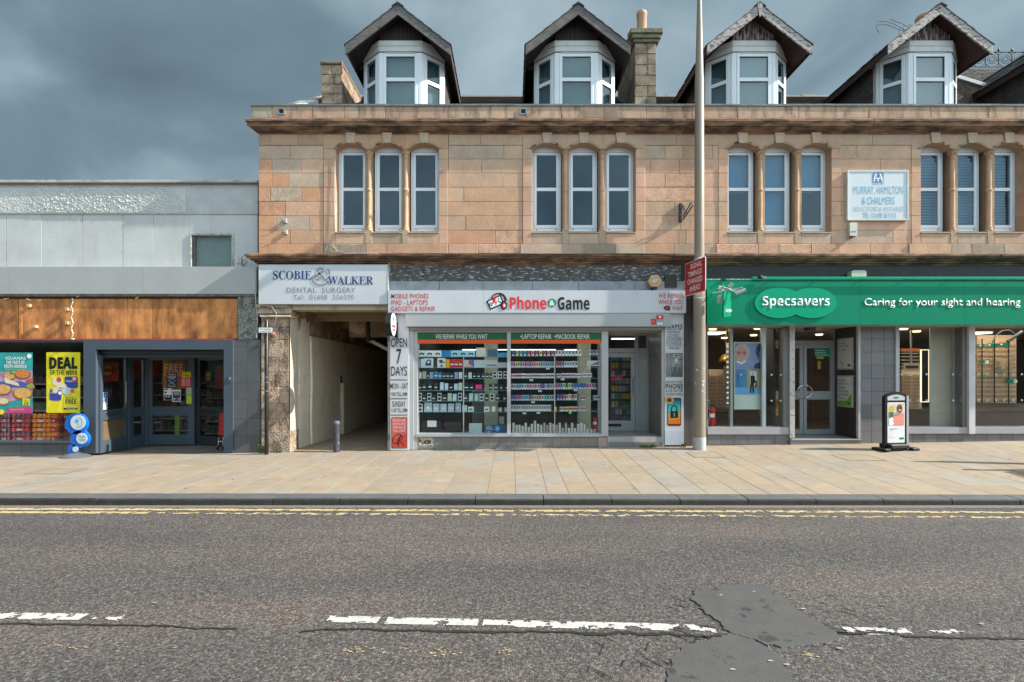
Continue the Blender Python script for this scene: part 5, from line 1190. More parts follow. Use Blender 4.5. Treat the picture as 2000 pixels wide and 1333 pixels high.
# ================================================================ phone shop
ps=thing('phone_shopfront','phone repair shopfront with grey frame, display windows and recessed door','shopfront',(X(1050),0,0))
dband=M('peeling_dark_band',(.085,.08,.078),rough=.85,var=.3,vs=4,bump=.5,bs=30,dirt=(.42,.42,.42),ds=7.5,dstretch=(1,1,3.6),dlo=.555,dhi=.575,damt=.85)
x=760
for a,b in [(760,862),(862,905),(905,990),(990,1084),(1084,1190),(1190,1333)]: cube('fascia_board',ps,a+.2,b-.2,512,549,.0+R.uniform(-.002,.002),.15,dband)
gp=M('grey_render_band',(.27,.29,.32),rough=.85,var=.15,vs=4,bump=.5,bs=15,bd=.02,dirt=(.12,.12,.13),ds=3,dlo=.55,dhi=.7,damt=.5)
for a,b in [(760,858),(858,943),(943,1040),(1040,1130),(1130,1240),(1240,1338)]: cube('render_block',ps,a+.25,b-.25,549.5,568,-.03+R.uniform(-.004,.004),.15,gp,ch=.006)
cube('alley_trim',ps,757.8,762,510,880,-.04,.3,M('weathered_post',(.33,.31,.28),bump=.4,dirt=(.12,.1,.08),ds=6,dlo=.5,dhi=.6))
cube('dark_recess',ps,1299,1322,538,562,-.06,.0,M('old_bracket',(.05,.045,.045),bump=.3))
sgn=thing('shop_sign','long white phone and game shop sign above the phone shop','sign',(X(1050),-.12,Z(612)))
for a,b in [(758,944),(944.3,1152),(1152.3,1340)]: cube('panel',sgn,a,b,567.5,611.5,-.17,-.0,wsign)
dd=-.174
sred=M('sign_text_red',(.50,.035,.03),rough=.4,bump=0,var=0); bred=M('bright_red',(.72,.03,.035),rough=.35,bump=0,var=0); sgreen=M('sign_green',(.01,.22,.13),rough=.35,bump=0,var=0)
for s,bx in [('MOBILE PHONES',(764,837,574,583.5)),('IPAD - LAPTOPS',(764,835.5,586.5,596)),('GADGETS & REPAIR',(764,850,598.8,608.3)),('WE REPAIR',(1286,1334.5,573.5,582.5)),('WHILE YOU',(1286,1334.5,586,595)),('WAIT',(1312.5,1334.5,598.3,606.8))]: T(s,bx,dd,sred,sgn,off=.012,ext=0,sp=1.08)
m=MB(); m.pdisc(1303,602,6.5,dd-.001,dd,M('splash_dark',(.10,.01,.01),bump=0),ry=4.5); m.pdisc(1303,601.5,3,dd-.003,dd-.002,red,ry=2.2)
for k in range(9): m.pdisc(1303+R.uniform(-12,9),602+R.uniform(-5,5),R.uniform(.5,1.2),dd-.0015,dd,MATS['splash_dark'],n=8)
m.build('print',sgn)
T(bold('Phone'),(995.5,1067,579.5,604.5),-.178,bred,sgn,off=.012,ext=.0); T(bold('Game'),(1089,1151.5,580.5,605.5),-.178,blk,sgn,off=.012,ext=.0)
m=MB(); m.pdisc(1078,592,8.3,-.177,dd,sgreen); m.build('roundel',sgn); T('&',(1073,1083.5,587,597.5),-.179,wt,sgn,off=.03,ext=0)
m=MB() # phone with headphones emblem
def rot(pts,c,a): ca,sa=math.cos(a),math.sin(a); return [(c[0]+(x-c[0])*ca-(y-c[1])*sa,c[1]+(x-c[0])*sa+(y-c[1])*ca) for x,y in pts]
c0=(966,591)
m.pprism(rot([(952,582),(983,582),(983,601),(952,601)],c0,-.42),-.1765,dd,blk); m.pprism(rot([(955,584.5),(980,584.5),(980,598.5),(955,598.5)],c0,-.42),-.1775,-.1768,wt)
m.pprism(rot([(964,584.5),(971,584.5),(968,591),(972,591),(965,598.5),(967,592),(962,592)],c0,-.42),-.1785,-.1778,bred)
for a,b in ((958,589),(958,594),(960.5,591.5),(955.8,591.5),(976,588),(974,592),(976,595)):
    q=rot([(a,b)],c0,-.42)[0]; m.pdisc(q[0],q[1],1.5,-.1785,-.1778,blk,n=10)
stroke(m,[(960,585),(963,578),(970,574.5),(979,575),(985,580),(988,588)],lambda t:2.2+3.2*t,-.180,blk); stroke(m,[(962,580),(967,576),(974,575)],1.5,-.1805,bred)
m.pdisc(984,596.5,6.8,-.1815,-.174,blk,ry=9); m.pdisc(985,597,4,-.1825,-.1818,bred,ry=5.5); m.pdisc(985,597,2,-.1835,-.1828,wt,ry=3)
m.build('emblem',sgn)
# shutter box
cube('shutter_box',ps,792,1310,612.2,638,-.16,.0,paint('shutter_box_grey',(.37,.38,.39),.45)); cube('shutter_slot',ps,800,1296,638.2,645,-.08,.1,paint('slot_brown',(.24,.22,.20)))
stk=thing('window_sticker','red and grey repair stickers on the right end of the shutter box','sticker',(X(1285),-.165,Z(636)))
m=MB(); m.pbox(1272,1281.5,623,634.5,-.166,-.1605,red); m.pbox(1282,1295.5,616,624,-.166,-.1605,red); m.pbox(1282,1295.5,624.3,636,-.166,-.1605,M('sticker_grey',(.3,.32,.35),bump=0)); m.pdisc(1289,619.5,2.3,-.168,-.1665,wt); m.pdisc(1276,628,2,-.168,-.1665,M('sticker_pink',(.6,.2,.2),bump=0))
for a,b in ((1284,1288),(1290,1294)): m.pbox(a,b,630,635,-.168,-.1665,wt)
m.build('stickers',stk)
# frame
gf=paint('shop_frame_grey',(.40,.40,.41),.45,dirt=(.2,.19,.17),ds=4,dlo=.6,dhi=.75,damt=.4)
cube('frame_member',ps,798.5,807.5,617,879,-.03,.25,gf); cube('frame_member',ps,808,815,645,879,-.0,.25,gf); cube('frame_member',ps,1175,1188,645,853,-.01,.18,gf); cube('frame_member',ps,990.5,997.5,645,848,.005,.12,gf)
cube('frame_member',ps,815,1175,645.2,649.5,.0,.2,gf); cube('frame_member',ps,813,1177,848,853.5,-.025,.3,gf); cube('frame_member',ps,1292.5,1298.5,640,873,-.03,.25,gf)
gB=M('window_band_green',(.01,.11,.035),rough=.35,bump=0,var=.05); oB=M('window_band_orange',(.70,.10,.02),rough=.35,bump=0,var=0)
for a,b in ((815.5,990),(998,1174.5)):
    o=thing('window_banner','green and orange banner reading we repair while you wait' if a<900 else 'green and orange banner listing laptop and computer repair','banner',(X((a+b)/2),.03,Z(672))); cube('green_band',o,a,b,649.6,664,.02,.028,gB); cube('orange_band',o,a,b,664.1,671.5,.02,.028,oB)
    if a<900: T('WE REPAIR WHILE YOU WAIT',(850.5,952,653,662.3),.016,wt,o,off=.0,ext=0)
    else: T('\u2022LAPTOP REPAIR',(1016.5,1077,653,662.3),.016,wt,o,off=0,ext=0); T('\u2022MACBOOK REPAIR',(1083,1151.5,653,662.3),.016,wt,o,off=0,ext=0)
for a,b in ((815,990.5),(997.5,1175)): cube('glass',ps,a,b,671,848,.05,.058,glass)
# stall riser tiles
m=MB(); m.pbox(813,1176,853.6,880,.015,.3,grout); m.build('stall_riser_backing',ps)
tg=(.20,.185,.175)
tiles(ps,ar(848,1168,17.4),[854,872,881],.003,col=tg); tiles(ps,[813,848],[874,881],.003,col=tg)
dmg=M('bare_plaster',(.55,.46,.37),rough=.9,bump=1,bs=18,bd=.04,dirt=(.10,.055,.03),ds=9,dlo=.5,dhi=.54,damt=.95)
cube('bare_patch',ps,817,833,855,872,.008,.02,dmg,ch=.01); cube('bare_patch',ps,833.5,847,855,872,.008,.02,dmg,ch=.01); cube('concrete_block',ps,1168,1187,855,875,-.02,.2,M('pinkish_concrete',(.36,.28,.24),bump=.8,bs=20),ch=.012)
# door recess
yb=1.0; kx=(D+yb)/1000
xL,xR=X(1188),X(1267,yb)
m=MB(); xw=X(1292)
m.box(xw,xw+.08,.02,yb+.1,gz(3,0),Z(645),grout); m.box(xL-.1,xw,.02,yb+.1,Z(648),Z(645),paint('recess_soffit',(.33,.31,.28))); m.box(xL-.2,xw+.05,yb+.06,yb+.1,.0,Z(645)+.1,inner) if False else None
m.build('recess_lining',ps)
# tiled recess wall facing left
nz=11;ny=5
for i in range(ny):
    for j in range(nz):
        h=(Z(650)-.12-.2)/nz; z=.22+.12*0+ (j+.5)*h; w=(yb-.03)/ny
        o=piece('tile',w-.004,h-.004,.010,tile,ps,(xw-.010,.03+(i+.5)*w,z+.04),jc((.17,.155,.14),.08,.02),ch=.002); o.rotation_euler=(0,0,rad(-90))
m=MB(); m.box(xL-.02,xw,-.04,yb+.6,.0,gz(3,0)+.21,grout); m.build('door_step_core',ps)
for i in range(7):
    w=(xw-xL)/7; piece('tile',w-.004,.10,.01,tile,ps,(xL+(i+.5)*w,-.05,gz(3,0)+.055),jc(tg,.08),ch=.002)
    for j in range(4): o=piece('tile',w-.004,.25,.01,tile,ps,(xL+(i+.5)*w,.085+j*.255,gz(3,0)+.218),jc(tg,.1),ch=.002); o.rotation_euler=(rad(-90),0,0)
zs=gz(3,0)+.222
dm_=paint('door_grey',(.30,.31,.33),.4)
m=MB(); Zt=Z(656,yb); zt2=Z(684,yb)
m.box(xL-.05,xL+.0,yb,yb+.08,zs,Zt+.1,dm_); m.box(xR-.03,xR+.06,yb,yb+.08,zs,Zt+.1,dm_); m.box(xL,xR-.03,yb,yb+.08,Zt,Zt+.1,dm_); m.box(X(1241,yb),X(1247,yb),yb-.004,yb+.08,zs,Zt+.1,dm_); m.box(xL,xR-.03,yb-.002,yb+.08,zt2-.06,zt2+.04,dm_); m.build('door_frame',ps)
dx0,dx1=xL+.01,X(1241,yb)-.01
dr=MB(); dr.box(dx0,dx0+.07,yb+.0,yb+.05,zs+.01,zt2-.07,dm_); dr.box(dx1-.09,dx1,yb,yb+.05,zs+.01,zt2-.07,dm_); dr.box(dx0+.07,dx1-.09,yb,yb+.05,zs+.01,zs+.24,dm_); dr.box(dx0+.07,dx1-.09,yb,yb+.05,zt2-.17,zt2-.07,dm_)
do=dr.build('door',ps)
m=MB(); m.box(dx0+.07,dx1-.09,yb+.02,yb+.03,zs+.24,zt2-.17,glass); m.build('pane',do)
m=MB(); m.box(dx0+.12,dx0+.48,yb-.012,yb,zs+.11,zs+.17,blk); m.build('letterbox',do)
m=MB(); m.tube([(dx1-.05,yb-.05,zs+.85),(dx1-.05,yb-.05,zs+1.25)],.012,8,stl); m.build('handle',do)
m=MB(); m.box(xL,X(1241,yb),yb+.03,yb+.035,zt2+.04,Zt,glass); m.box(X(1247,yb),xR-.03,yb+.03,yb+.035,zt2+.04,Zt,glass); m.build('transom_glass',ps)
m=MB(); m.box(X(1247,yb),xR-.03,yb+.03,yb+.06,zs,zt2-.06,M('pale_side_panel',(.32,.34,.34),rough=.5,var=.15)); m.build('side_panel',ps)
T('DVI',(1195,1215,733,743),yb+.012,red,do,off=.02,ext=0)
# interior
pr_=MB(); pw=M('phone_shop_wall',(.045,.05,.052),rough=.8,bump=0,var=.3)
xa,xb=X(800),X(1290)+.1
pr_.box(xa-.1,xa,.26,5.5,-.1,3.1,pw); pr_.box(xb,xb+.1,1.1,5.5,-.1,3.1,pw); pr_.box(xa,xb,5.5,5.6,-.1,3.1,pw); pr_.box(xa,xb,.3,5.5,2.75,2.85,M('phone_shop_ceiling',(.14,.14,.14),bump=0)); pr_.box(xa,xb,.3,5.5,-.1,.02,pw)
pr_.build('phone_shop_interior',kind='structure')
colm=M('cream_column',(.46,.42,.31),rough=.6,var=.08)
for (a,b,dp,lab) in [(946,972,.85,'cream painted column behind the left display window'),(1130.5,1154,.85,'cream painted column behind the right display window')]:
    o=thing('column',lab,'column',(X((a+b)/2,dp),dp,0)); cube('shaft',o,a,b,640,860,dp,dp+.3,colm)
o=thing('partition','grey partition panel behind the lower left display','partition',(X(934,1),1.1,0)); cube('panel',o,922,946,762,860,1.1,1.15,M('partition_grey',(.17,.18,.17)))
cube('window_board',ps,800,1290,853,856,.06,1.0,paint('display_board',(.36,.37,.36)))
lampm=EM('lamp_panel',(.85,.97,1),5)
for a,b,lab in ((820,905,'left part of the left'),(906,988,'right part of the left'),(1000,1083,'left part of the right'),(1085,1170,'right part of the right')):
    o=thing('hidden_fill_light','hidden fill tube added above the %s phone shop window'%lab,'strip light',tuple(P((a+b)/2,664,.1))); m=MB(); m.pbox(a,b,653,656,.07,.10,EM('phone_fill_tube',(.95,.98,1),7)); m.build('tube',o)  # fill tube added, hidden behind the banner, to light the shelves
for (a,b,py,dp) in ((903,990,683.5,.9),(997,1085,683.5,.9),(1103,1126,683.5,.9)):
    o=thing('strip_light','white strip light over the %s'%('left display shelves' if a<950 else ('right display shelves' if a<1050 else 'right display between column and shelves')),'strip light',tuple(P((a+b)/2,py,dp))); cube('tube',o,a,b,py-.6,py+.6,dp,dp+.02,EM('strip_glow',(.9,.97,1),2.5))
ceiling_lamp(1.0,3.0,2.74,.9,.6,'bright square ceiling panel inside the phone shop','phone shop ceiling panels',lampm); bpy.data.objects[-1] if False else None
ceiling_lamp(-.9,3.2,2.74,.9,.6,'ceiling panel lamp over the left side of the phone shop','phone shop ceiling panels',lampm)
# glass shelves
shelfg=GL('shelf_glass',tint=(.86,.96,.93),mul=.6)
shelf=M('glass_shelf_edge',(.16,.34,.34),rough=.2,bump=0,var=0)
sh1=[697,718.3,739.8,763,783.5,804.8]; sh2=[695.5,717.5,738.8,760.5,781.8,803.5]
for side,(ss,a,b) in enumerate(((sh1,813,990),(sh2,998,1172))):
    for i,y in enumerate(ss):
        o=thing('glass_shelf','%s glass shelf from the top in the %s display window'%(['first','second','third','fourth','fifth','sixth'][i],['left','right'][side]),'shelf',tuple(P((a+b)/2,y,.12)))
        cube('shelf',o,a,b,y,y+.9,.134,.48,shelfg); cube('front_edge',o,a,b,y,y+.9,.128,.1335,shelf)
for (px,d0) in ((905.3,.12),(1083.5,.12)): 
    o=thing('shelf_upright','slim pale upright holding the shelves of the %s window'%('left' if px<1000 else 'right'),'post',tuple(P(px,848,d0))); cube('post',o,px-.9,px+.9,698 if px<1000 else 696,848,.125,.15,M('upright_pale',(.5,.47,.42),bump=0))
# goods: crop tables (crop px -> photo px)
itm={}
def item(kind,x0,x1,y0,y1,col,lab,grp,style='plain',cat='phone',dp=.2,tilt=0,acc=None):
    o=thing(kind,lab,cat,tuple(P((x0+x1)/2,y1,dp)),group=grp)
    k=(D+dp)/1000; w=(x1-x0)*k; h=(y1-y0)*k; key=(round(w,2),round(h,2),style)
    if key not in itm:
        ob=M('goods_dyed',g(.5),rough=.35,var=.06,vs=20,objcol=True,bump=0); m=MB(); t=.045 if style in('box','vape','wide') else .02
        m.box(-w/2,w/2,0,t,0,h,ob,ch=.002); a=m.mesh('body'); m2=None
        m2=MB()
        if style=='phone': m2.box(-w*.38,w*.38,-.003,-.0005,h*.3,h*.45,wt)
        elif style=='framed': m2.box(-w*.36,w*.36,-.003,-.0005,h*.1,h*.42,blk); m2.box(-w*.36,w*.36,-.003,-.0005,h*.55,h*.88,blk)
        elif style=='tablet': m2.box(-w*.15,w*.15,-.003,-.0005,h*.35,h*.5,wt)
        elif style=='vape': m2.box(-w*.30,w*.30,-.003,-.0005,h*.35,h*.85,M('vape_print',(.10,.10,.16),bump=0)); m2.box(-w*.34,w*.34,-.003,-.0005,h*.04,h*.22,wt)
        elif style=='wide':
            for q in (-.3,.0,.3): m2.disc(w*q,h*.5,h*.22,-.003,-.0005,M('vape_dot',(.35,.08,.12),bump=0),n=8)
            m2.box(-w*.4,w*.4,-.003,-.0005,h*.02,h*.15,wt)
        elif style=='pad': m2.prism([(-w*.3,h*.25),(-w*.25,h*.62),(w*.25,h*.62),(w*.3,h*.25),(w*.18,h*.22),(w*.1,h*.4),(-w*.1,h*.4),(-w*.18,h*.22)],-.003,-.0005,M('pad_print',(.03,.05,.08),bump=0))
        itm[key]=(a,m2.mesh('label') if m2.v else None)
    a,b=itm[key]; p=WO[o.name]
    c_=link('case',a,o,p); c_.color=tuple(col)+(1,); c_.rotation_euler=(tilt,0,R.uniform(-.03,.03))
    if b: l_=link('label',b,o,p); l_.rotation_euler=c_.rotation_euler
    return o
DK=(.025,.028,.035);CR=(.62,.64,.55);LB=(.50,.64,.74);WH=(.72,.74,.74);LI=(.32,.35,.52);SL=(.40,.46,.54);BL=(.02,.16,.34);NV=(.03,.05,.11);MI=(.38,.55,.50)
cx_=lambda v:800+v*.165; cy_=lambda v:640+v*.165
GN={'d':('dark phone','dark handset'),'c':('cream boxed phone','cream handset'),'b':('pale blue phone','pale blue handset'),'w':('white framed phone box','white framed phone box'),'l':('lilac phone','lilac handset'),'s':('silver tablet','silver tablet'),'n':('navy phone','navy handset'),'m':('mint phone','mint handset'),'u':('blue boxed phone','bright blue phone'),'g':('gold boxed phone','gold phone')}
CM={'d':(DK,'phone'),'c':(CR,'plain'),'b':(LB,'phone'),'w':(WH,'framed'),'l':(LI,'plain'),'s':(SL,'tablet'),'n':(NV,'phone'),'m':(MI,'plain'),'u':(BL,'phone'),'g':((.42,.36,.26),'plain')}
rows=[(603,'third',[('c',100,140,528),('g',150,195,517),('d',202,234,528),('l',238,278,528),('u',288,333,520),('u',338,378,528),('d',387,425,532),('d',434,470,532),('d',480,515,532),('l',530,572,528),('c',583,622,528),('d',645,682,535),('c',695,735,532),('d',750,785,538),('d',801,835,538),('d',856,888,540),('d',901,935,540),('d',946,980,540),('w',983,1030,517),('w',1047,1092,517),('w',1112,1158,520)]),
(740,'fourth',[('d',100,140,665),('d',150,195,660),('d',217,262,638),('d',290,330,660),('b',358,402,648),('b',415,455,658),('d',470,510,665),('b',527,567,665),('c',578,620,652),('d',640,700,662),('d',715,755,665),('d',940,972,670),('d',1003,1040,665),('d',1068,1100,672),('d',1133,1163,672)]),
(868,'fifth',[('w',97,142,775),('d',152,192,790),('w',208,255,775),('d',265,305,790),('w',328,376,775),('d',390,435,785),('c',450,497,777),('b',510,553,785),('w',570,620,777),('n',640,683,788),('m',703,750,777),('m',768,812,785),('w',828,875,780),('d',895,935,785),('w',953,998,780),('n',1023,1062,788),('d',1105,1145,800)]),
(997,'sixth',[('w',102,152,903),('s',172,265,888),('s',278,352,900),('s',363,437,903),('s',453,525,900),('s',542,608,892)])]
for yb_,sn_,its in rows:
    cnt={}
    for it in its: cnt[it[0]]=cnt.get(it[0],0)+1
    seen={}
    for kx_,x0,x1,y0 in its:
        seen[kx_]=seen.get(kx_,-1)+1
        col,st=CM[kx_]; nm='tablet' if kx_=='s' else ('phone_box' if kx_ in 'wcg' else 'phone')
        gname='%ss on the %s shelf'%(GN[kx_][1],sn_)
        item(nm,cx_(x0),cx_(x1),cy_(y0),cy_(yb_),jc(col,.12,.04),('%s%s on the %s shelf of the left window'%((NORD[seen[kx_]]+' ' if cnt[kx_]>1 else 'only '),GN[kx_][0]+(' from the left' if cnt[kx_]>1 else ''),sn_)),gname if cnt[kx_]>1 else None,st,'tablet' if kx_=='s' else 'phone',tilt=-.12)
def ibox(x0,x1,y0,yb_,col,lab,grp=None,st='plain',cat='box',name='product_box',dp=.2):
    return item(name,cx_(x0),cx_(x1),cy_(y0),cy_(yb_),col,lab,grp,st,cat,dp=dp)
for k_,(x0,x1) in enumerate(((97,190),(192,285),(288,378))): ibox(x0,x1,273,345,WH,'%s white game controller box from the left on the top shelf'%NORD[k_],'controller boxes in white','pad')
ibox(385,488,272,345,(.02,.20,.45),'bright blue box on the top shelf right of three white controller boxes')
for k_,(x0,x1) in enumerate(((490,583),(586,678),(681,775))): ibox(x0,x1,273,345,(.35,.60,.72),'%s pale blue controller box from the left on the top shelf'%NORD[k_],'controller boxes in pale blue','pad')
ibox(787,900,240,345,(.56,.55,.52),'large plain cream box on the top left shelf'); ibox(925,1040,258,345,(.05,.12,.20),'dark blue and red box in front of the cream column'); ibox(1043,1165,300,355,(.04,.30,.50),'flat blue box at the right end of the top left shelf')
for (x0,x1,y0,c_,lab,st) in [(92,130,375,(.25,.38,.50),'blue grey box at the left end of the second shelf','plain'),(134,171,370,WH,'narrow white box second from left on the second shelf','phone'),(173,280,365,WH,'white headphone box on the second shelf','plain'),(285,322,388,(.05,.05,.06),'small dark box between two white boxes on the second shelf','plain'),(328,425,362,WH,'white box with black gadget print on the second shelf','plain'),(428,473,375,(.70,.38,.02),'plain yellow box on the second shelf','plain'),(632,757,380,(.52,.57,.62),'framed box with coloured swirl on the second shelf','plain'),(760,900,385,(.50,.53,.55),'long plain white box right of the swirl box','plain'),(903,1040,388,(.48,.49,.50),'white box with dark slot in front of the column','plain'),(1043,1150,415,(.46,.48,.50),'low white box at the right end of the second shelf','plain')]: ibox(x0,x1,y0,475,c_,lab,None,st)
for k_,(x0,x1) in enumerate(((478,528),(530,576),(578,626))): ibox(x0,x1,375,475,(.55,.04,.05),'%s red game box from the left on the second shelf'%NORD[k_],'red boxes on the second shelf','phone')
m=MB(); dq=.19
def cst(pts,w,mat): stroke(m,[(cx_(a),cy_(b)) for a,b in pts],w,dq,mat)
cst([(200,440),(195,420),(215,392),(240,388),(250,405),(245,430)],2.2,navy); m.pdisc(cx_(205),cy_(438),3,dq-.002,dq,navy); m.pdisc(cx_(238),cy_(436),3,dq-.002,dq,navy); m.build('headphone_picture',LAB['white headphone box on the second shelf'])
m=MB(); cst([(350,400),(390,400)],4,blk); cst([(385,400),(375,430)],2,blk); cst([(360,455),(395,455)],2.5,blk); m.pdisc(cx_(405),cy_(415),1.8,dq-.002,dq,red); m.build('gadget_picture',LAB['white box with black gadget print on the second shelf'])
m=MB(); m.pdisc(cx_(690),cy_(440),3.5,dq-.002,dq,MATS['deal_yellow']); m.pdisc(cx_(722),cy_(415),4,dq-.003,dq,M('swirl_magenta',(.6,.03,.25),bump=0),ry=5); m.pdisc(cx_(742),cy_(420),2.2,dq-.004,dq,M('swirl_blue',(.02,.15,.5),bump=0),ry=6); frame_rect(m,cx_(634),cx_(756),cy_(381),cy_(473),.7,dq-.001,dq+.004,navy); m.build('swirl_picture',LAB['framed box with coloured swirl on the second shelf'])
m=MB(); m.pbox(cx_(915),cx_(1028),cy_(443),cy_(451),dq,dq+.004,blk); m.build('slot_picture',LAB['white box with dark slot in front of the column'])
o=item('price_star',cx_(780),cx_(858),cy_(678),cy_(732),(.80,.05,.22),'bright pink price card on the fourth shelf',None,'plain','price card',dp=.17)
for (x0,x1,y0,c_,lab,st) in [(622,680,922,(.50,.58,.64),'pale blue white box right of the silver tablets','tablet'),(693,758,938,WH,'white box with navy shape on the sixth shelf left half','pad'),(880,943,940,WH,'white box with dark shape on the sixth shelf by the column','pad'),(975,1012,935,WH,'small white gadget box before the column on the sixth shelf','phone')]: ibox(x0,x1,y0,997,c_,lab,None,st)
for k_,(x0,x1) in enumerate(((1053,1092),(1122,1165))): ibox(x0,x1,948,997,(.55,.40,.45),'%s of two pink and white boxes at the right end of the sixth shelf'%['left','right'][k_],'pink boxes on the sixth shelf','phone')
ibox(145,370,1105,1250,(.02,.022,.026),'dark screen standing on the window base with a note taped on',None,'plain','screen','display_screen',.3); ibox(405,612,1118,1248,(.03,.03,.032),'second dark screen on the left window base',None,'plain','screen','display_screen',.35)
o=thing('paper_note','white paper note taped to the dark screen at the window base','note',tuple(P(843,834,.29))); cube('sheet',o,cx_(210),cx_(318),cy_(1103),cy_(1177),.29,.295,wt)
ibox(703,856,1135,1250,(.40,.50,.50),'plain white carton on the left window base',None,'plain'); ob=ibox(888,1143,1152,1250,(.02,.07,.20),'wide blue games console carton on the left window base',None,'plain')
m=MB(); m.pdisc(cx_(1040),cy_(1200),6,.188,.19,M('console_glow',(.03,.25,.50),bump=0)); m.pdisc(cx_(1040),cy_(1200),3,.185,.187,M('console_glow2',(.2,.5,.7),bump=0))
for k in range(4): m.pbox(cx_(905),cx_(960+R.uniform(0,35)),cy_(1165+k*14),cy_(1171+k*14),.188,.19,LBm:=M('carton_text',(.35,.5,.62),bump=0))
for k in range(3): m.pdisc(cx_(908+k*24),cy_(1237),1.1,.188,.19,wt,n=10)
m.build('carton_picture',LAB['wide blue games console carton on the left window base'])
o=ibox(1060,1118,1055,1145,(.30,.31,.30),'pale leaning card on top of the blue console carton',None,'plain','card','leaning_card',.35)
# right window
rx=lambda v:985+v*.165
VC=[(.75,.08,.13),(.07,.13,.45),(.12,.48,.75),(.70,.32,.55),(.80,.65,.12),(.75,.38,.32),(.14,.55,.55),(.62,.12,.42),(.80,.40,.46)]
PC=[(.75,.60,.63),(.74,.68,.62),(.60,.72,.68),(.66,.54,.68),(.62,.68,.78),(.78,.52,.54)]
def rowv(x0,x1,n,y0,yb_,pal,lab,grp,st='vape',cat='vape box',gap=2):
    w=(x1-x0)/n
    for i in range(n):
        c_=R.choice(pal); item('vape_box',rx(x0+i*w+gap),rx(x0+(i+1)*w-gap),cy_(y0+R.uniform(-2,2)),cy_(yb_),jc(c_,.15,.05),lab if n==1 else '%s, %s from the left'%(lab,NORD[i]),grp,st,cat)
rowv(82,595,11,278,335,VC,'dark coloured vape carton standing apart on the top right shelf','vapes on the top right shelf',gap=8)
rowv(596,912,8,270,335,PC+VC[:3],'pale topped vape carton right of the upright on the top shelf','pale vapes on the top right shelf',gap=3)
rowv(1000,1115,3,262,325,[(.40,.55,.50),(.30,.35,.60),(.50,.40,.45)],'vape carton right of the cream column on the top shelf','three vapes right of the column',gap=6)
rowv(78,590,19,405,478,VC,'colourful vape carton packed on the second right shelf','vapes on the second right shelf',gap=1)
rowv(608,702,3,400,470,[(.10,.35,.55),(.55,.08,.2)],'blue or red carton just right of the upright, second shelf','blue and red vapes second shelf')
rowv(704,870,5,402,470,PC,'pale vape carton right of the blue ones on the second shelf','pale vapes on the second shelf')
ib=item('product_box',rx(980),rx(1140),cy_(393),cy_(458),(.58,.60,.62),'long white box with coloured stripe at the right end of the second shelf',None,'plain','box')
m=MB(); m.pprism([(rx(1005),cy_(445)),(rx(1120),cy_(405)),(rx(1120),cy_(435))],.188,.19,M('stripe_violet',(.35,.10,.25),bump=0)); m.build('stripe_picture',ib)
rowv(80,602,9,546,598,PC,'wide pale vape tray on the third right shelf','vape trays on the third right shelf','wide','vape tray')
rowv(615,905,5,546,592,PC,'wide pale vape tray right of the upright on the third shelf','vape trays right of upright third shelf','wide','vape tray')
rowv(915,1045,2,540,586,PC,'vape tray in front of the cream column on the third shelf','vape trays before the column','wide','vape tray',5)
rowv(80,600,17,670,735,VC+PC,'small bright vape carton on the fourth right shelf','vapes on the fourth right shelf',gap=1)
rowv(602,1092,16,662,728,VC+[(.04,.2,.5)]*3,'bright vape carton right of the upright on the fourth shelf','vapes right of upright fourth shelf',gap=1)
rowv(80,590,17,803,868,VC+[(.04,.2,.5),(.5,.06,.08)],'bright vape carton on the fifth right shelf','vapes on the fifth right shelf',gap=1)
rowv(620,862,7,795,858,PC+VC[:2],'pale topped vape carton right of the upright on the fifth shelf','vapes right of upright fifth shelf',gap=3)
rowv(905,958,1,808,858,[(.55,.30,.32)],'single pink carton before the cream column on the fifth shelf',None,'wide'); rowv(1050,1142,1,800,855,[(.30,.50,.55)],'pale blue carton at the right end of the fifth shelf',None,'wide')
rowv(76,556,16,918,990,PC,'white vape packet with slanted print on the sixth right shelf','packets on the sixth right shelf','vape',gap=0)
rowv(598,621,1,940,988,[(.65,.60,.15)],'single yellow carton by the upright on the sixth shelf',None,'plain')
rowv(653,708,1,938,990,[(.25,.5,.4)],'green tin at the left of the six pastel tins',None,'wide'); rowv(709,864,3,936,988,[(.55,.40,.15),(.5,.35,.32)],'orange or pink pastel tin on the sixth shelf','orange pastel tins','wide'); rowv(866,975,2,934,984,[(.22,.45,.50),(.22,.50,.32)],'teal or green pastel tin before the column on the sixth shelf','green pastel tins','wide')
for i,(px,py) in enumerate([(515,485),(320,622),(690,612),(422,752),(845,742),(340,884),(238,1015),(403,1010),(998,478)]):
    o=thing('price_ticket','small white price ticket under the %s'%['second shelf','third shelf, left one','third shelf, right one','fourth shelf, left one','fourth shelf, right one','fifth shelf','sixth shelf, left one','sixth shelf, right one','long striped box'][i],'price ticket',tuple(P(rx(px),cy_(py),.125)),group='price tickets under the right shelves'); cube('card',o,rx(px-22),rx(px+22),cy_(py-10),cy_(py+12),.122,.126,M('ticket_white',(.5,.5,.48),bump=0))
o=thing('round_badge','bright green round badge under the pastel tins','badge',tuple(P(rx(780),cy_(1008),.12))); m=MB(); m.pdisc(rx(780),cy_(1008),3,.115,.12,M('badge_green',(.01,.75,.06),bump=0)); m.build('disc',o)
hs=[1125,1150,1148,1160,1122,1175,1138,1098,1138,1148,1125,1152,1122,1132,1148,1122,1188,1122,1185,1122,1183,1132,1125,1132,1195]
tub=[M('tub_%d'%i,c,rough=.5,bump=0,var=.1) for i,c in enumerate([(.85,.83,.78),(.80,.78,.74),(.58,.45,.42)])]
tband=M('tub_band',(.16,.12,.11),bump=0)
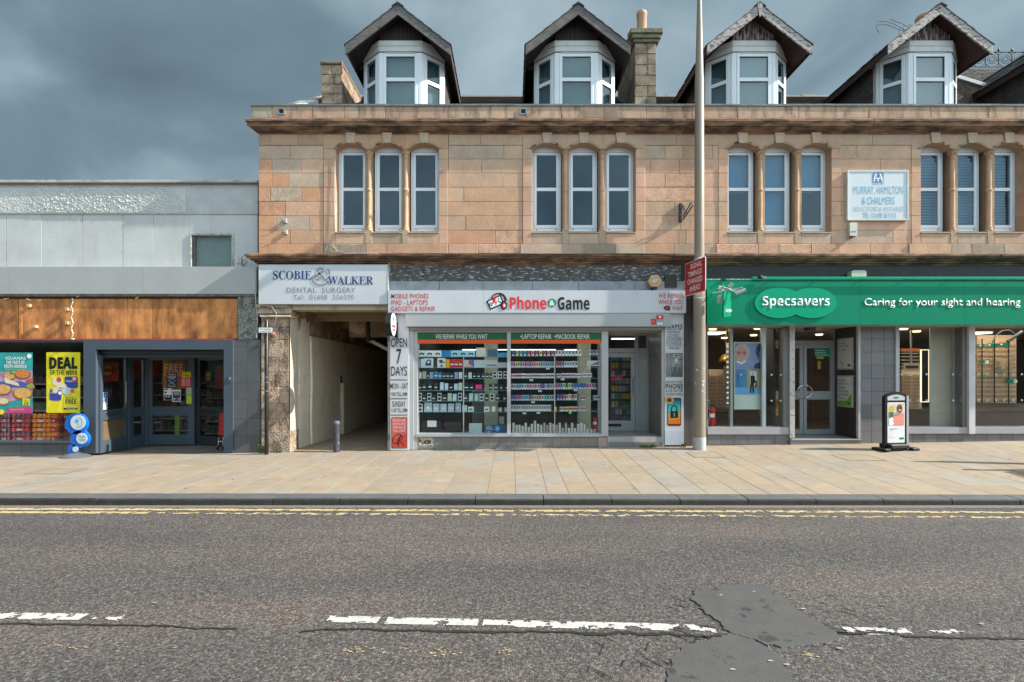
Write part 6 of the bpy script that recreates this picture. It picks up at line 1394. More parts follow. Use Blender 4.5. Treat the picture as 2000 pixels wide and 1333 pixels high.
for i,h in enumerate(hs):
    px=rx(90+i*36.5+17); d=.22; k=(D+d)/1000; w=15*.165*k
    o=thing('tub_stack','stack of round white tubs, %s from the left on the right window base'%NORD[i],'tub stack',tuple(P(px,cy_(1248),d)),group='tub stacks on the right window base'); m=MB(); z=Z(cy_(1248),d); n_=int((1250-h)/12); hz=2*k
    tm=tub[2] if i in(10,11,14,16,17) else tub[i%2]
    for j in range(n_): m.lathe([(w,z+j*hz+.0008),(w,z+j*hz+hz*.62)],X(px,d),d,10,tm); m.lathe([(w*.94,z+j*hz+hz*.62),(w*.94,z+(j+1)*hz-.0008)],X(px,d),d,10,tband)
    m.build('tubs',o,smooth=40)
for q,(px,lab) in enumerate(((1030,'small brown tub pile near the right end of the window base'),(1068,'brown jar pile under the window extinguisher'))):
    o=thing('tub_stack',lab,'tub stack',tuple(P(rx(px),cy_(1248),.22))); m=MB(); m.lathe([(.024,Z(cy_(1248),.22)),(.026,Z(cy_(1225),.22)),(.02,Z(cy_(1200),.22))],X(rx(px),.22),.22,12,tub[2]); m.build('jar',o)
def extinguisher(px,py0,py1,d,lab):
    o=thing('fire_extinguisher',lab,'fire extinguisher',tuple(P(px,py1,d))); k=(D+d)/1000; r=(py1-py0)*k*.16; z0,z1=Z(py1,d),Z(py0,d); h=z1-z0
    er=M('extinguisher_red',(.55,.02,.015),rough=.25,bump=0)
    m=MB(); m.lathe([(r*.95,z0),(r,z0+.02),(r,z0+h*.68),(r*.8,z0+h*.77),(r*.3,z0+h*.82),(r*.3,z0+h*.86)],X(px,d),d,18,er); m.build('cylinder',o,smooth=45)
    m=MB(); m.box(X(px,d)-r*.25,X(px,d)+r*.25,d-.02,d+.02,z0+h*.86,z0+h*.93,blk); m.tube([(X(px,d)-r*.8,d,z0+h*.97),(X(px,d)+r*.5,d,z0+h*.9)],.008,5,blk); m.tube([(X(px,d)+r*.3,d,z0+h*.9),(X(px,d)+r*1.2,d,z0+h*.8),(X(px,d)+r*1.15,d,z0+h*.3)],.01,6,blk); m.build('valve',o)
    m=MB(); m.pbox(px-r/k*.7,px+r/k*.7,py0+(py1-py0)*.45,py0+(py1-py0)*.62,d-r-.004,d-r,wt); m.build('label',o)
o=thing('card_rack','tall rack of coloured packets seen through the phone shop door','display rack',tuple(P(1222,830,2.0)))
cube('back_panel',o,1193,1238,690,832,2.05,2.1,M('rack_back',(.10,.11,.12),bump=0))
for r_ in range(9):
    m=MB()
    for c_ in range(6):
        a_=1195+c_*7.1; m.pbox(a_,a_+5.6,694+r_*15,705+r_*15,2.0,2.04,R.choice([M('packet_%d'%q,cc,rough=.5,bump=0,var=.3,vs=30) for q,cc in enumerate([(.08,.30,.40),(.55,.45,.08),(.10,.12,.25),(.45,.45,.45),(.40,.08,.08),(.08,.30,.15),(.25,.30,.35)])]))
    m.build('packet_row',o,kind='stuff')
o=thing('ceiling_or_fill_light','strip light above the card rack inside the phone shop door','ceiling light',tuple(P(1215,662,1.6))); m=MB(); m.pbox(1195,1240,661,663,1.5,1.56,EM('door_tube',(.95,.98,1),2)); m.build('tube',o)
extinguisher(rx(1073),cy_(1040),cy_(1215),.55,'red fire extinguisher inside the right end of the phone shop window')
# text pilasters
lp=thing('opening_hours_panel','tall white opening hours panel left of the phone shop window','sign',(X(780),-.05,gz(-2,0)))
cube('panel',lp,762,798.3,612,880,-.06,-.0,wsign)
dd=-.064
for s,bx in [('OPEN',(763.5,795,661,678)),('7',(774.5,784,682,711)),('DAYS',(764,795,716,734.5)),('MON - SAT',(762.5,797,749,760)),('9:00 TILL 6PM',(764.5,795,766.5,774)),('SUNDAY',(766,792,784,795)),('11:00 TILL 5PM',(764,795,798,805.5))]: T(s,bx,dd,blk,lp,off=.005,ext=0)
m=MB()
for y in (742.3,779,811): m.pbox(763,795,y-.6,y+.6,dd,-.0605,blk)
m.build('rules',lp)
gr_=M('poster_coral',(.62,.12,.10),rough=.4,var=.3,vs=2,bump=0); m=MB(); rr(m,764.5,795,815.5,876,2,dd,-.0605,blk); rr(m,765.5,794,816.5,875,2,dd-.002,dd-.0005,gr_); m.pprism([(766,858),(794,848),(794,874),(766,874)],dd-.0035,dd-.0022,M('poster_red_floor',(.5,.05,.03),bump=0)); m.build('poster',lp)
for s,bx in [('PHONE',(767,792,819,824.5)),('REPAIRS',(767,792,826,831)),('WHILE',(767,792,832.5,838)),('YOU WAIT',(767,792,839.5,844.5))]: T(s,bx,dd-.005,M('poster_pinktext',(.78,.42,.45),bump=0),lp,off=.01,ext=0)
m=MB(); stroke(m,[(777,866),(769,866),(767,861),(770,853),(777,849),(783,850),(786,856),(780,861),(775,866)],1.4,dd-.006,blk); stroke(m,[(783,851),(778,862),(779,871)],2.2,dd-.007,blk); stroke(m,[(780,861),(786,866),(788,872)],1.4,dd-.0065,blk); m.build('cable_picture',lp)
# vapes panel
vp=thing('services_panel','tall white vapes and phone unlocking panel right of the phone shop door','sign',(X(1317),-.05,gz(3.4,0)))
cube('panel',vp,1298.5,1335.5,612,870,-.06,-.0,wsign); cube('panel_foot',vp,1299,1335,841,869.5,-.068,-.0605,paint('panel_foot_blue',(.48,.52,.60)))
for s,bx in [(bold('VAPES'),(1305,1333,634,642.5)),('\u2022MOBILE',(1303,1328,646.5,651.5)),('COVERS',(1304,1326,653,658)),('\u2022CHARGERS',(1301,1332,661,666)),('\u2022CONSOLE',(1301,1331,669.5,674)),('\u2022REPAIR',(1306,1327,678,683)),('UNLOCK YOUR',(1299.5,1333,744,749)),(bold('PHONE'),(1300,1333.5,750,760)),('& USE ANY SIM',(1301,1333.5,761,766.5)),('IN YOUR MOBILE',(1301,1334,768,773))]: T(s,bx,dd,blk,vp,off=.0,ext=0)
m=MB()
for y in (644.3,659.5,668,676): m.pbox(1301,1331,y-.35,y+.35,dd,-.0605,blk)
m.pbox(1300,1333.5,690,737,dd,-.0605,M('phone_photo_grey',(.20,.19,.19),bump=0,var=.3)); rr(m,1311,1333,690.5,736.5,2,dd-.0022,dd-.0005,M('cracked_glass',(.10,.105,.11),bump=0))
for k in range(22):
    a=k*.2856+R.uniform(-.08,.08); c0=(1321,704); r1_=R.uniform(7,34); e=(max(1312,min(1332,c0[0]+r1_*math.cos(a))),max(691.5,min(735.5,c0[1]+r1_*math.sin(a)))); stroke(m,[c0,((c0[0]+e[0])/2+R.uniform(-.8,.8),(c0[1]+e[1])/2+R.uniform(-.8,.8)),e],.35,dd-.003-.00005*k,wt,n=2)
for r_ in (4,8,13): stroke(m,[(max(1312,min(1332,1321+r_*math.cos(q*.6)+R.uniform(-.8,.8))),704+r_*math.sin(q*.6)+R.uniform(-.8,.8)) for q in range(11)],.3,dd-.0045,wt,n=1)
m.build('cracked_phone_picture',vp)
m=MB(); rr(m,1303.5,1330.5,777.5,832,3,dd,-.0605,blk); 
for i,c_ in enumerate([(.02,.12,.22),(.02,.28,.35),(.03,.38,.36),(.10,.35,.30),(.45,.32,.10),(.60,.22,.03),(.6,.14,.02)]): m.pprism([(1305,780+i*7),(1329,780+i*7-3+(3 if i==0 else 0)),(1329,787+i*7-(3 if i<6 else 0)),(1305,787+i*7)],dd-.002,dd-.0005,M('screen_%d'%i,c_,rough=.3,bump=0,var=.15))
m.pbox(1309.5,1324.5,803.5,816.5,dd-.005,dd-.0025,blk); stroke(m,[(1312,804),(1312,797),(1314,794),(1317,793),(1320,794),(1322,797),(1322,804)],2,dd-.005,blk); m.pdisc(1317,809,1.6,dd-.007,dd-.0055,MATS['screen_2']); m.pprism([(1316.3,810),(1317.7,810),(1318.2,814),(1315.8,814)],dd-.007,dd-.0055,MATS['screen_2'])
m.pdisc(1307.5,782,8.5,dd-.004,dd-.0025,M('donut_orange',(.62,.32,.10),bump=0),ry=7.5); m.pdisc(1307.5,782,4.5,dd-.006,dd-.0045,M('donut_brown',(.10,.05,.02),bump=0),ry=4); m.build('phone_picture',vp)
# round projecting sign
rs_=thing('projecting_sign','round black rimmed projecting sign hanging above the opening hours panel','sign',tuple(P(767,655,-.4)))
cy0,cz0=-.37,Z(634,-.37); xq=X(765,-.37)
m=MB(); m.xdisc(xq-.075,xq+.035,cy0,cz0,.245,blk,36); m.build('drum',rs_,smooth=30)
m=MB(); m.xdisc(xq+.0352,xq+.042,cy0,cz0,.232,wt,36); m.xdisc(xq+.0422,xq+.044,cy0+.05,cz0-.02,.05,bred,16,.035); m.xdisc(xq+.0422,xq+.044,cy0-.04,cz0+.11,.07,greyt,16,.05); m.xprism([(cy0-.15,cz0-.06),(cy0+.16,cz0-.06),(cy0+.16,cz0-.02),(cy0-.15,cz0-.02)],xq+.0442,xq+.046,bred); m.xprism([(cy0-.12,cz0-.13),(cy0+.12,cz0-.13),(cy0+.12,cz0-.10),(cy0-.12,cz0-.10)],xq+.0442,xq+.046,blk); m.build('face',rs_)
m=MB(); m.tube([(xq-.02,cy0+.2,cz0),(xq-.02,-.05,cz0)],.02,8,blk); m.pbox(772,776.5,630,660,-.1,-.061,blk); m.build('bracket',rs_)
# alarm box
ad_=thing('alarm_box','hexagonal yellow orange alarm box above the right end of the phone shop sign','alarm box',tuple(P(1279,560,-.16)))
hx=[(1279+14*math.cos(rad(a)),549.5+13.5*math.sin(rad(a))) for a in (0,60,120,180,240,300)]
m=MB(); m.pprism([(1279+(a-1279)*.9,549.5+(b-549.5)*.9) for a,b in hx],-.185,-.15,M('alarm_orange',(.62,.34,.13),rough=.4,bump=0)); m.pprism(hx,-.15,-.04,MATS['alarm_orange']); m.build('case',ad_)
m=MB(); m.pbox(1272,1286.5,544.5,554,-.193,-.186,M('alarm_plate',(.30,.30,.28),bump=0)); m.pprism([(1274,561),(1284,561),(1283,566.5),(1275,566.5)],-.15,-.05,blk); m.build('plate',ad_); T('ADT',(1273.5,1285,546,552.5),-.195,wt,ad_,off=.02,ext=0)
# dark tiled pier and backing between shops
dp_=thing('tiled_pier','narrow charcoal tiled pier behind the lamp column between the shops','pier',(X(1357),0,gz(3.9,0)))
m=MB(); m.pbox(1335.6,1380,548,872,.012,.3,grout); m.pbox(1330,1380,512,548,.0,.3,blk); m.build('backing',dp_)
tiles(dp_,[1336,1347,1358.5,1379],[550,582,614,646,678,711,743,775,808,840,871],.0,col=(.10,.09,.088))
# ================================================================ optician
op=thing('optician_shopfront','optician shopfront with grey tiled piers, large windows and recessed double doors','shopfront',(X(1690),0,.1))
og_=M('optician_green',(.0,.22,.115),rough=.4,spec=.15,var=.05,vs=1,bump=0); ogl=M('optician_green_light',(.0,.32,.17),rough=.4,spec=.15,var=0,bump=0)
m=MB(); m.pbox(1380,XR,511.5,550,.02,.2,M('black_fascia_board',(.012,.013,.018),rough=.5,var=.4,bump=.2,dirt=(.07,.07,.07),ds=14,dstretch=(1,1,3),dlo=.62,dhi=.66,damt=.5)); m.build('black_band',op)
# sign box
osn=thing('optician_sign','long green optician fascia with white lettering and twin oval emblem','sign',(X(1690),-.43,Z(635)))
ds0=-.43
for a,b in [(1381,1464),(1464.3,1680.5),(1680.8,1884),(1884.3,2100),(2100.3,2330)]: cube('panel',osn,a,b,546.5,634.5,ds0,ds0+.05,og_)
m=MB(); x0,x1=X(1381,ds0),X(2330,ds0); m.box(x0,x1,ds0+.051,.0,Z(546.5,ds0)-.04,Z(546.5,ds0),og_); m.box(x0,x0+.03,ds0+.051,.0,Z(634.5,ds0),Z(546.5,ds0)-.041,og_); m.box(x0+.03,x1,ds0+.051,.0,Z(634.5,ds0),Z(634.5,ds0)+.03,paint('sign_soffit',(.35,.35,.34))); m.pbox(1381,2330,545,546.4,ds0-.01,ds0+.05,M('chalky_trim',(.5,.6,.55),bump=0,dirt=(.1,.3,.2),ds=20,dlo=.45,dhi=.55)); m.build('box',osn)
d1=ds0-.04
# twin oval: two overlapping ellipses with v-notches
def oval(cx,rx_,cy,ry_,a0,a1,n=18): return [(cx+rx_*math.cos(rad(a0+(a1-a0)*i/n)),cy+ry_*math.sin(rad(a0+(a1-a0)*i/n))) for i in range(n+1)]
def emblem(m,cx,cy,s,d,t,mat):
    m.pprism(oval(cx-32*s,48*s,cy,30*s,49,311)+oval(cx+32*s,48*s,cy,30*s,-131,131),d,d+t,mat)
m=MB(); emblem(m,1554,592,1,ds0-.03,.028,ogl); m.build('oval_emblem',osn)
T(bold('Specsavers'),(1489,1620,579,604),ds0-.036,wt,osn,off=-.004,ext=.008); T('Caring for your sight and hearing',(1688,1992.5,583,602),ds0-.007,wt,osn,off=.003,ext=.008)
# light rail on arms
rl=thing('sign_light_rail','green light rail held on arms along the top of the optician sign','light rail',(X(1700),-.6,Z(545)))
dr_=-.50
m=MB(); m.pbox(1470,2060,541,545.5,dr_,dr_+.03,ogl,ch=.006); m.build('rail',rl)
for px in (1510,1601,1687,1773,1859,1945,2030): m=MB(); m.tube([P(px,543,dr_+.015),(X(px,dr_),ds0+.03,Z(543,dr_)-.02)],.012,6,ogl); m.build('arm',rl)
# grey alarm cover above sign
ab=thing('alarm_box','plain cream box alarm on the black band above the optician sign','alarm box',tuple(P(1678,541,-.1)))
m=MB(); m.pprism([(1663.5,540.5),(1663.5,530.5),(1668,528.3),(1688,528.3),(1692.5,530.5),(1692.5,540.5)],-.13,.02,M('cream_plastic',(.50,.50,.40),rough=.4,bump=0)); m.build('case',ab)
# hanging sign with brackets and floodlights
hs_=thing('hanging_sign','small green optician hanging sign on a white bracket beside the lamp column','sign',tuple(P(1420,620,-.7)))
brm=M('bracket_white',(.45,.50,.50),rough=.4,metal=.3,bump=0)
dh=-.85; xh=X(1421,dh)
m=MB(); m.add([(v[0],v[1],v[2]) for v in [(xh-.115,dh-.10,Z(621,dh)),(xh+.13,dh+.14,Z(616,dh)),(xh+.13,dh+.14,Z(571,dh)),(xh-.115,dh-.10,Z(571,dh)),(xh-.135,dh-.07,Z(621,dh)),(xh+.11,dh+.17,Z(616,dh)),(xh+.11,dh+.17,Z(571,dh)),(xh-.135,dh-.07,Z(571,dh))]],[(0,1,2,3),(7,6,5,4),(1,5,6,2),(0,3,7,4),(3,2,6,7),(0,4,5,1)],og_); m.build('board',hs_)
an=math.atan2(.24,.245)
t_=MB()
mm_=bpy.data.objects.new('oval_print',None); 
m=MB(); emblem(m,1421,607,.11,dh-.03,.012,wt); eo=m.build('oval_print',hs_); 
m=MB()
m.tube([(X(1392,-.6),-.6,Z(573,-.6)),(X(1448,-.9),-.95,Z(563,-.9))],.014,6,brm); m.tube([P(1405,560,-.9),P(1432,567,-.7),P(1455,569,-.8)],.012,6,brm); m.tube([P(1404,566,-.6),P(1420,563,-.85),P(1440,573,-.9)],.016,6,brm)
m.tube([P(1413,560,-.44),P(1412,566,-.6),P(1410,592,-.62)],.02,8,brm); m.tube([P(1407,548,-.4),P(1409,556,-.55)],.006,5,blk); m.pbox(1405,1410,577,592,-.62,-.5,brm); m.build('bracket',hs_)
for (a,b) in (((1403,566),(1414,560)),((1425,561),(1431,553)),((1437,574),(1456,566))):
    m=MB(); m.tube([P(a[0],a[1],-.95),P(b[0],b[1],-.98)],[.032,.034],10,brm); m.build('floodlight',hs_)
o=thing('camera_dome','small dark security fitting on top of the optician sign','camera',tuple(P(1487,545,-.5))); m=MB(); m.lathe([(.04,Z(545,-.5)),(.045,Z(542,-.5)),(.03,Z(538,-.5)),(.001,Z(536.5,-.5))],X(1485,-.5),-.5,10,blk); m.pbox(1488,1496,540,544,-.52,-.46,paint('fit_grey',(.25,.25,.25))); m.build('housing',o)
m=MB(); m.pbox(1411,1418,543,547,-.47,-.4,blk); m.build('junction_box',hs_)
# frames
cube('frame_member',op,1380,1382.5,636,849,-.0,.2,alu); cube('frame_member',op,1426.5,1431.5,640,837,.03,.12,alu); cube('frame_member',op,1489,1496,640,837,.04,.12,M('pale_mullion',(.45,.50,.50),bump=0)); cube('frame_member',op,1530,1541,637,849,.0,.2,paint('dark_frame',(.16,.155,.15)))
cube('frame_member',op,1382.5,1541,835,849,-.02,.3,paint('sill_grey',(.36,.35,.37))); cube('frame_member',op,1382.5,1541,636,640,.0,.2,alu)
cube('frame_member',op,1543,1552.5,635,855,-.05,.12,M('worn_post',(.48,.46,.44),rough=.5,bump=.2,dirt=(.22,.12,.10),ds=14,dlo=.55,dhi=.63,damt=.8)); cube('frame_member',op,1676.5,1681,636,857,-.03,.04,M('edge_trim_pale',(.45,.46,.47)))
cube('frame_member',op,1750,1757,636,862,-.03,.2,MATS['edge_trim_pale']); cube('frame_member',op,1757,1893,835,847.5,-.02,.3,MATS['sill_grey']); cube('frame_member',op,1757,1893,636,639.5,.0,.2,alu); cube('frame_member',op,1880,1892.5,640,847,.01,.2,MATS['dark_frame'])
cube('frame_member',op,1893,1905,636,848,-.05,.12,M('white_post',(.58,.56,.57),rough=.5,bump=.1)); cube('frame_member',op,1905,XR,835,847.5,-.02,.3,MATS['sill_grey']); cube('frame_member',op,1905,XR,636,639.5,.0,.2,alu); cube('frame_member',op,2110,2120,640,848,-.0,.2,alu)
for a,b in ((1382.5,1427),(1431.5,1489),(1496,1530),(1757,1880),(1905,2110),(2120,XR)): cube('glass',op,a,b,640,835.5,.06,.068,glass)
m=MB(); m.pbox(1381,1541,849.3,872,.02,.3,grout); m.pbox(1757,XR,847.8,872,.02,.3,grout); m.pbox(1680.5,1750,635,872,.02,.4,grout); m.build('backing',op)
to=(.17,.16,.165)
tiles(op,ar(1381,1541,26),[849.5,869],.008,col=to); tiles(op,ar(1757,XR,24.6),[848,868],.008,col=to); tiles(op,[1681,1702.5,1727,1750],[635.5,662,688,713.5,739.5,765.5,791.5,817,843,866],.005,col=(.20,.19,.195))
# dots on glass
m=MB(); dotm=M('frosted_dot',(.55,.56,.53),rough=.6,bump=0)
for px in (1507,1525,): m.pdisc(px,732.5,1.9,.055,.0598,dotm,n=10); m.pdisc(px,783,1.9,.055,.0598,dotm,n=10)
for px in (1448,1474,1490): m.pdisc(px,732,1.7,.055,.0598,dotm,n=10)
for px in (1761,1777,1794,1810,1862,1877): m.pdisc(px,731.5,2,.055,.0598,dotm,n=10); m.pdisc(px,782.5,2,.055,.0598,dotm,n=10)
for px in (1912,1929,1946,1962,1979,1996,2013,2030): m.pdisc(px,731.5,2,.055,.0598,dotm,n=10); m.pdisc(px,782,2,.055,.0598,dotm,n=10)
m.build('glass_dots',op,kind='stuff')
# recess and doors
yd=.78; xA,xB=X(1552),X(1680.5)-.02; zg=gz(6.8,0)
xDR=X(1632,yd)
m=MB(); m.box(xA-.12,xB,-.06,yd+.5,zg-.1,zg+.105,paint('step_grey',(.22,.21,.21))); m.build('door_step',op)
m=MB(); m.box(xA-.1,xB,-.075,-.0605,zg+.085,zg+.108,M('step_nosing',(.40,.39,.38),bump=.1)); m.build('step_nosing',op)
zs2=zg+.106
m=MB(); m.box(xB-.02,xB,.05,yd+.1,zs2-.05,Z(636),grout); m.box(xA-.1,xB,.05,yd+.3,Z(637)+.0,Z(630),paint('porch_soffit',(.42,.41,.39))); m.build('porch_lining',op)
nz=9;ny=3
for i in range(ny):
    for j in range(nz):
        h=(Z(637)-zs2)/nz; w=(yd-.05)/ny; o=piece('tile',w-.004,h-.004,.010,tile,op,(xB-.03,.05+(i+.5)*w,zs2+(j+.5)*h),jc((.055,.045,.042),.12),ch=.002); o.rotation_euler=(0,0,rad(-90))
# the two framed posters on the recess wall
def wallposter(lab,z0,z1,green,lines):
    o=thing('framed_poster',lab,'poster',(xB-.05,.35,z0)); ya,yb2=.14,.66
    def mk_(nm,mb): t=mb.build(nm,o); return t
    m=MB(); m.box(xB-.055,xB-.032,ya,yb2,z0,z1,paint('poster_frame',(.42,.42,.42))); mk_('frame',m)
    m=MB(); m.box(xB-.058,xB-.0555,ya+.03,yb2-.03,z0+.03,z1-.03,M('poster_paper',(.60,.60,.57),bump=0)); mk_('sheet',m)
    m=MB()
    if green: m.add([(xB-.060,ya+.03,z0+.03),(xB-.060,yb2-.03,z0+.03),(xB-.060,yb2-.03,z0+.12),(xB-.060,ya+.2,z0+.14),(xB-.060,ya+.03,z0+.30)],[(4,3,2,1,0)],M('poster_lime',(.20,.42,.03),bump=0))
    else: m.tube([(xB-.061,yb2-.10,z1-.50),(xB-.061,yb2-.17,z1-.56),(xB-.061,yb2-.24,z1-.585)],[.004,.012,.003],5,greyt)
    m.xdisc(xB-.063,xB-.061,ya+.09,z0+.09,.03,og_,12); m.xdisc(xB-.063,xB-.061,ya+.13,z0+.09,.03,og_,12); mk_('print',m)
    n=len(lines)
    for i,s in enumerate(lines):
        zt_=z1-.08-i*.078
        T(s,(0,min(.34,.055*len(s)),zt_,zt_-.055),0,greyt if i%2==0 or not green else M('poster_greentext',(.2,.33,.1),bump=0),o,off=.01,ext=0,world=False,rot=(0,0,rad(-90)))
    POSOFF[o.name]=Vector((-.0125,(yb2-.06)-.35,-z0))
POSOFF={}; LET={}
wallposter('upper framed white poster on the tiled wall of the optician doorway',Z(724,.3)+.02,Z(660,.3)+.0,False,['From','only 50p','a day'])
wallposter('lower framed white and lime poster on the tiled wall of the optician doorway',Z(796,.3)+.0,Z(732,.3)-.02,True,['Free','eye test','Free','contact','lens trial','Free','hearing','test'])
# doors
zt3=Z(674,yd)
fm=MB(); fm.box(xA-.12,xA-.02,yd,yd+.08,zs2,Z(640,yd),dm_); fm.box(xDR-.03,xDR+.12,yd,yd+.08,zs2,Z(640,yd),dm_); fm.box(xA-.02,xDR-.03,yd-.002,yd+.08,zt3,zt3+.10,dm_); fm.box(xA-.02,xDR-.03,yd-.002,yd+.08,Z(648,yd),Z(640,yd),dm_); fm.build('door_frame',op)
cube('transom_glass',op,1548,1625,648,665,yd+.03,yd+.036,glass)
xm=X(1569.5,yd)
for a,b,lab in ((xA-.2,xm-.006,'l'),(xm+.006,xDR-.035,'r')):
    m=MB(); w=.075
    m.box(a,a+w,yd+.01,yd+.06,zs2+.01,zt3-.005,dm_); m.box(b-w,b,yd+.01,yd+.06,zs2+.01,zt3-.005,dm_); m.box(a+w,b-w,yd+.012,yd+.06,zs2+.01,zs2+.12,dm_); m.box(a+w,b-w,yd+.012,yd+.06,zt3-.075,zt3-.005,dm_); m.box(a+w,b-w,yd+.012,yd+.06,zs2+.80,zs2+.99,dm_)
    d_=m.build('door',op); m=MB(); m.box(a+w,b-w,yd+.03,yd+.036,zs2+.12,zs2+.80,glass); m.box(a+w,b-w,yd+.03,yd+.036,zs2+.99,zt3-.075,glass); m.build('pane',d_)
    m=MB(); sgn_=-1 if lab=='l' else 1; pts=[(xm+sgn_*(.03+.135*math.cos(t)),yd-.05,Z(765,yd)+.135*math.sin(t)) for t in [(-.5+i/14)*math.pi for i in range(15)]]; m.tube([(pts[0][0],yd+.01,pts[0][2])]+pts+[(pts[-1][0],yd+.01,pts[-1][2])],.011,8,stl); m.build('handle',d_)
o=thing('door_sticker','green speech bubble sticker on the right optician door','sticker',tuple(P(1606,705,yd+.02))); m=MB(); dd=yd+.022; m.pprism([(1591,682),(1621,682),(1621,696),(1618,703),(1616,696.5),(1591,696.5)],dd,dd+.005,ogl); m.build('bubble',o)
for i,s in enumerate(('No expensive','prescriptions','from all opticians')): T(s,(1593,1593+[20,20,26][i],683.5+i*4.4,686.7+i*4.4),dd-.002,wt,o,ext=0)
m=MB(); m.pbox(1595,1609,697,701,dd,dd+.004,MATS['ticket_yellow']); m.pbox(1597,1603,706,721,dd,dd+.004,M('ticket_dim',(.40,.28,.03),bump=0)); m.build('yellow_stickers',o)
o=thing('porch_light','grey flood sensor light under the porch soffit of the optician','light fitting',tuple(P(1592,641,.3))); m=MB(); m.pbox(1580,1603,636.5,645,.25,.45,paint('fitting_brown',(.12,.10,.08))); m.pbox(1594,1604,635.5,646,.22,.249,paint('fitting_cream',(.45,.38,.22))); m.build('housing',o)
# interior
ow=M('optician_wall',(.16,.11,.085),rough=.8,bump=0,var=.15); ofl=M('optician_floor',(.16,.12,.09),rough=.3,bump=0,var=.1)
wx0,wx1=X(1381),16
m=MB(); m.box(wx0-.05,wx0,.21,6,.0,2.95,ow); m.box(wx1,wx1+.1,.21,6,.0,2.95,ow); m.box(wx0,wx1,6,6.1,.0,2.95,ow); m.box(wx0,wx1,.3,6,2.72,2.8,M('optician_ceiling',(.40,.34,.28),bump=0)); m.box(wx0,wx1,.3,6,.0,.22,ofl)
m.box(xA-.35,xA-.3,.2,yd+.02,.2,2.7,inner); m.build('optician_interior',kind='structure')
warm=EM('warm_lamp',(1,.80,.5),1.3)
def spot(px,py,dp,lab):
    o=thing('ceiling_spot',lab,'ceiling light',tuple(P(px,py,dp))); p=P(px,py,dp); m=MB(); m.lathe([(.08,2.68),(.09,2.70),(.09,2.719)],p.x,dp,16,warm); m.build('lamp',o)
for px,dp,lab in ((1392,1.4,'round warm ceiling light at the left edge of the optician window'),(1480,1.2,'round warm ceiling light above the glasses poster'),(1472,3.2,'round ceiling light deep behind the glasses poster'),(1765,1.3,'round ceiling light at the left of the middle optician window'),(1790,2.0,'second round ceiling light in the middle optician window'),(1415,4.2,'far round ceiling light behind the pendant lamp'),(1600,3.0,'ceiling light behind the optician doors')):
    spot(px,650,dp,lab)
for i,(a,b) in enumerate(((1385,1540),(1758,1892),(1908,2108))):
    o=thing('hidden_fill_light','hidden fill tube added above the %s optician window'%['left','middle','right'][i],'strip light',(X((a+b)/2,.15),.15,2.7)); m=MB(); m.box(X(a,.1),X(b,.1),.72,.86,2.69,2.705,EM('optician_fill_tube_%d'%i,(1,.87,.68),(12,8,12)[i])); m.build('tube',o)  # unseen tube added above the header to light the spectacle displays
ceiling_lamp(12.0,2.4,2.715,.5,.5,'warm ceiling panel behind the right optician window',None,EM('warm_panel',(1,.82,.58),1.4))
ceiling_lamp(8.6,2.2,2.715,.5,.5,'warm ceiling panel behind the middle optician window',None,MATS['warm_panel'])
ceiling_lamp(5.2,2.4,2.715,.5,.5,'warm ceiling panel behind the left optician window',None,MATS['warm_panel'])
pl=thing('pendant_lamp','brass dome pendant lamp hanging behind the left optician window','pendant lamp',tuple(P(1417,706,1.2))); m=MB(); p=P(1418,706,1.2); m.lathe([(.16,p.z),(.155,p.z+.05),(.10,p.z+.13),(.02,p.z+.17),(.006,p.z+.18),(.006,2.72)],p.x,1.2,18,M('brass',(.55,.30,.06),metal=.6,rough=.3,bump=0)); m.build('shade',pl,smooth=40)
# frosted panels
fr_=M('frosted_panel',(.42,.45,.40),rough=.6,var=.05,bump=0); fr2=M('frosted_blue_panel',(.36,.46,.47),rough=.5,var=.05,bump=0)
o=thing('frosted_screen','wide frosted screen in the middle optician window','screen',tuple(P(1850,832,.3))); cube('pale_sheet',o,1819,1861,640,833,.30,.31,M('cream_sheet',(.42,.37,.30),rough=.7,bump=0,var=.05)); cube('edge_strip',o,1817,1819,640,833,.29,.32,fr2); cube('blue_sheet',o,1861.2,1877,640,833,.28,.29,fr2)
o=thing('display_poster','glasses advert screen with two portraits above a studio picture','poster',tuple(P(1465,800,.16)))
cube('backing',o,1434,1496,668.5,800,.15,.19,M('poster_pale_back',(.50,.58,.54),rough=.5,bump=0)); dd=.145
bluep=M('studio_blue',(.06,.22,.42),rough=.5,bump=0,var=.15); m=MB()
m.pbox(1436,1493,670.5,720.5,dd,dd+.004,M('portrait_bluegrey',(.22,.26,.45),rough=.5,bump=0,var=.2,vs=6))
skin=M('print_skin',(.50,.30,.27),rough=.5,bump=0,var=.15,vs=20); skin2=M('print_skin_dim',(.30,.17,.16),rough=.5,bump=0,var=.2,vs=20); hair=M('print_hair',(.42,.36,.38),rough=.6,bump=0,var=.3,vs=40)
m.pdisc(1450,688,15,dd-.001,dd-.0002,hair,ry=17); m.pdisc(1448,694,11,dd-.002,dd-.0012,skin,ry=16); stroke(m,[(1439,706),(1448,710),(1456,705)],2.4,dd-.003,wt); m.pdisc(1443,690,4,dd-.003,dd-.0022,skin2); m.pdisc(1454,690,4,dd-.003,dd-.0022,skin2); stroke(m,[(1437,689),(1459,688)],.8,dd-.004,mg)
m.pdisc(1485,686,9,dd-.001,dd-.0002,navy,ry=14); m.pdisc(1488,694,6,dd-.002,dd-.0012,skin2,ry=12); m.pprism([(1474,712),(1493,704),(1493,720.5),(1472,720.5)],dd-.003,dd-.0022,navy)
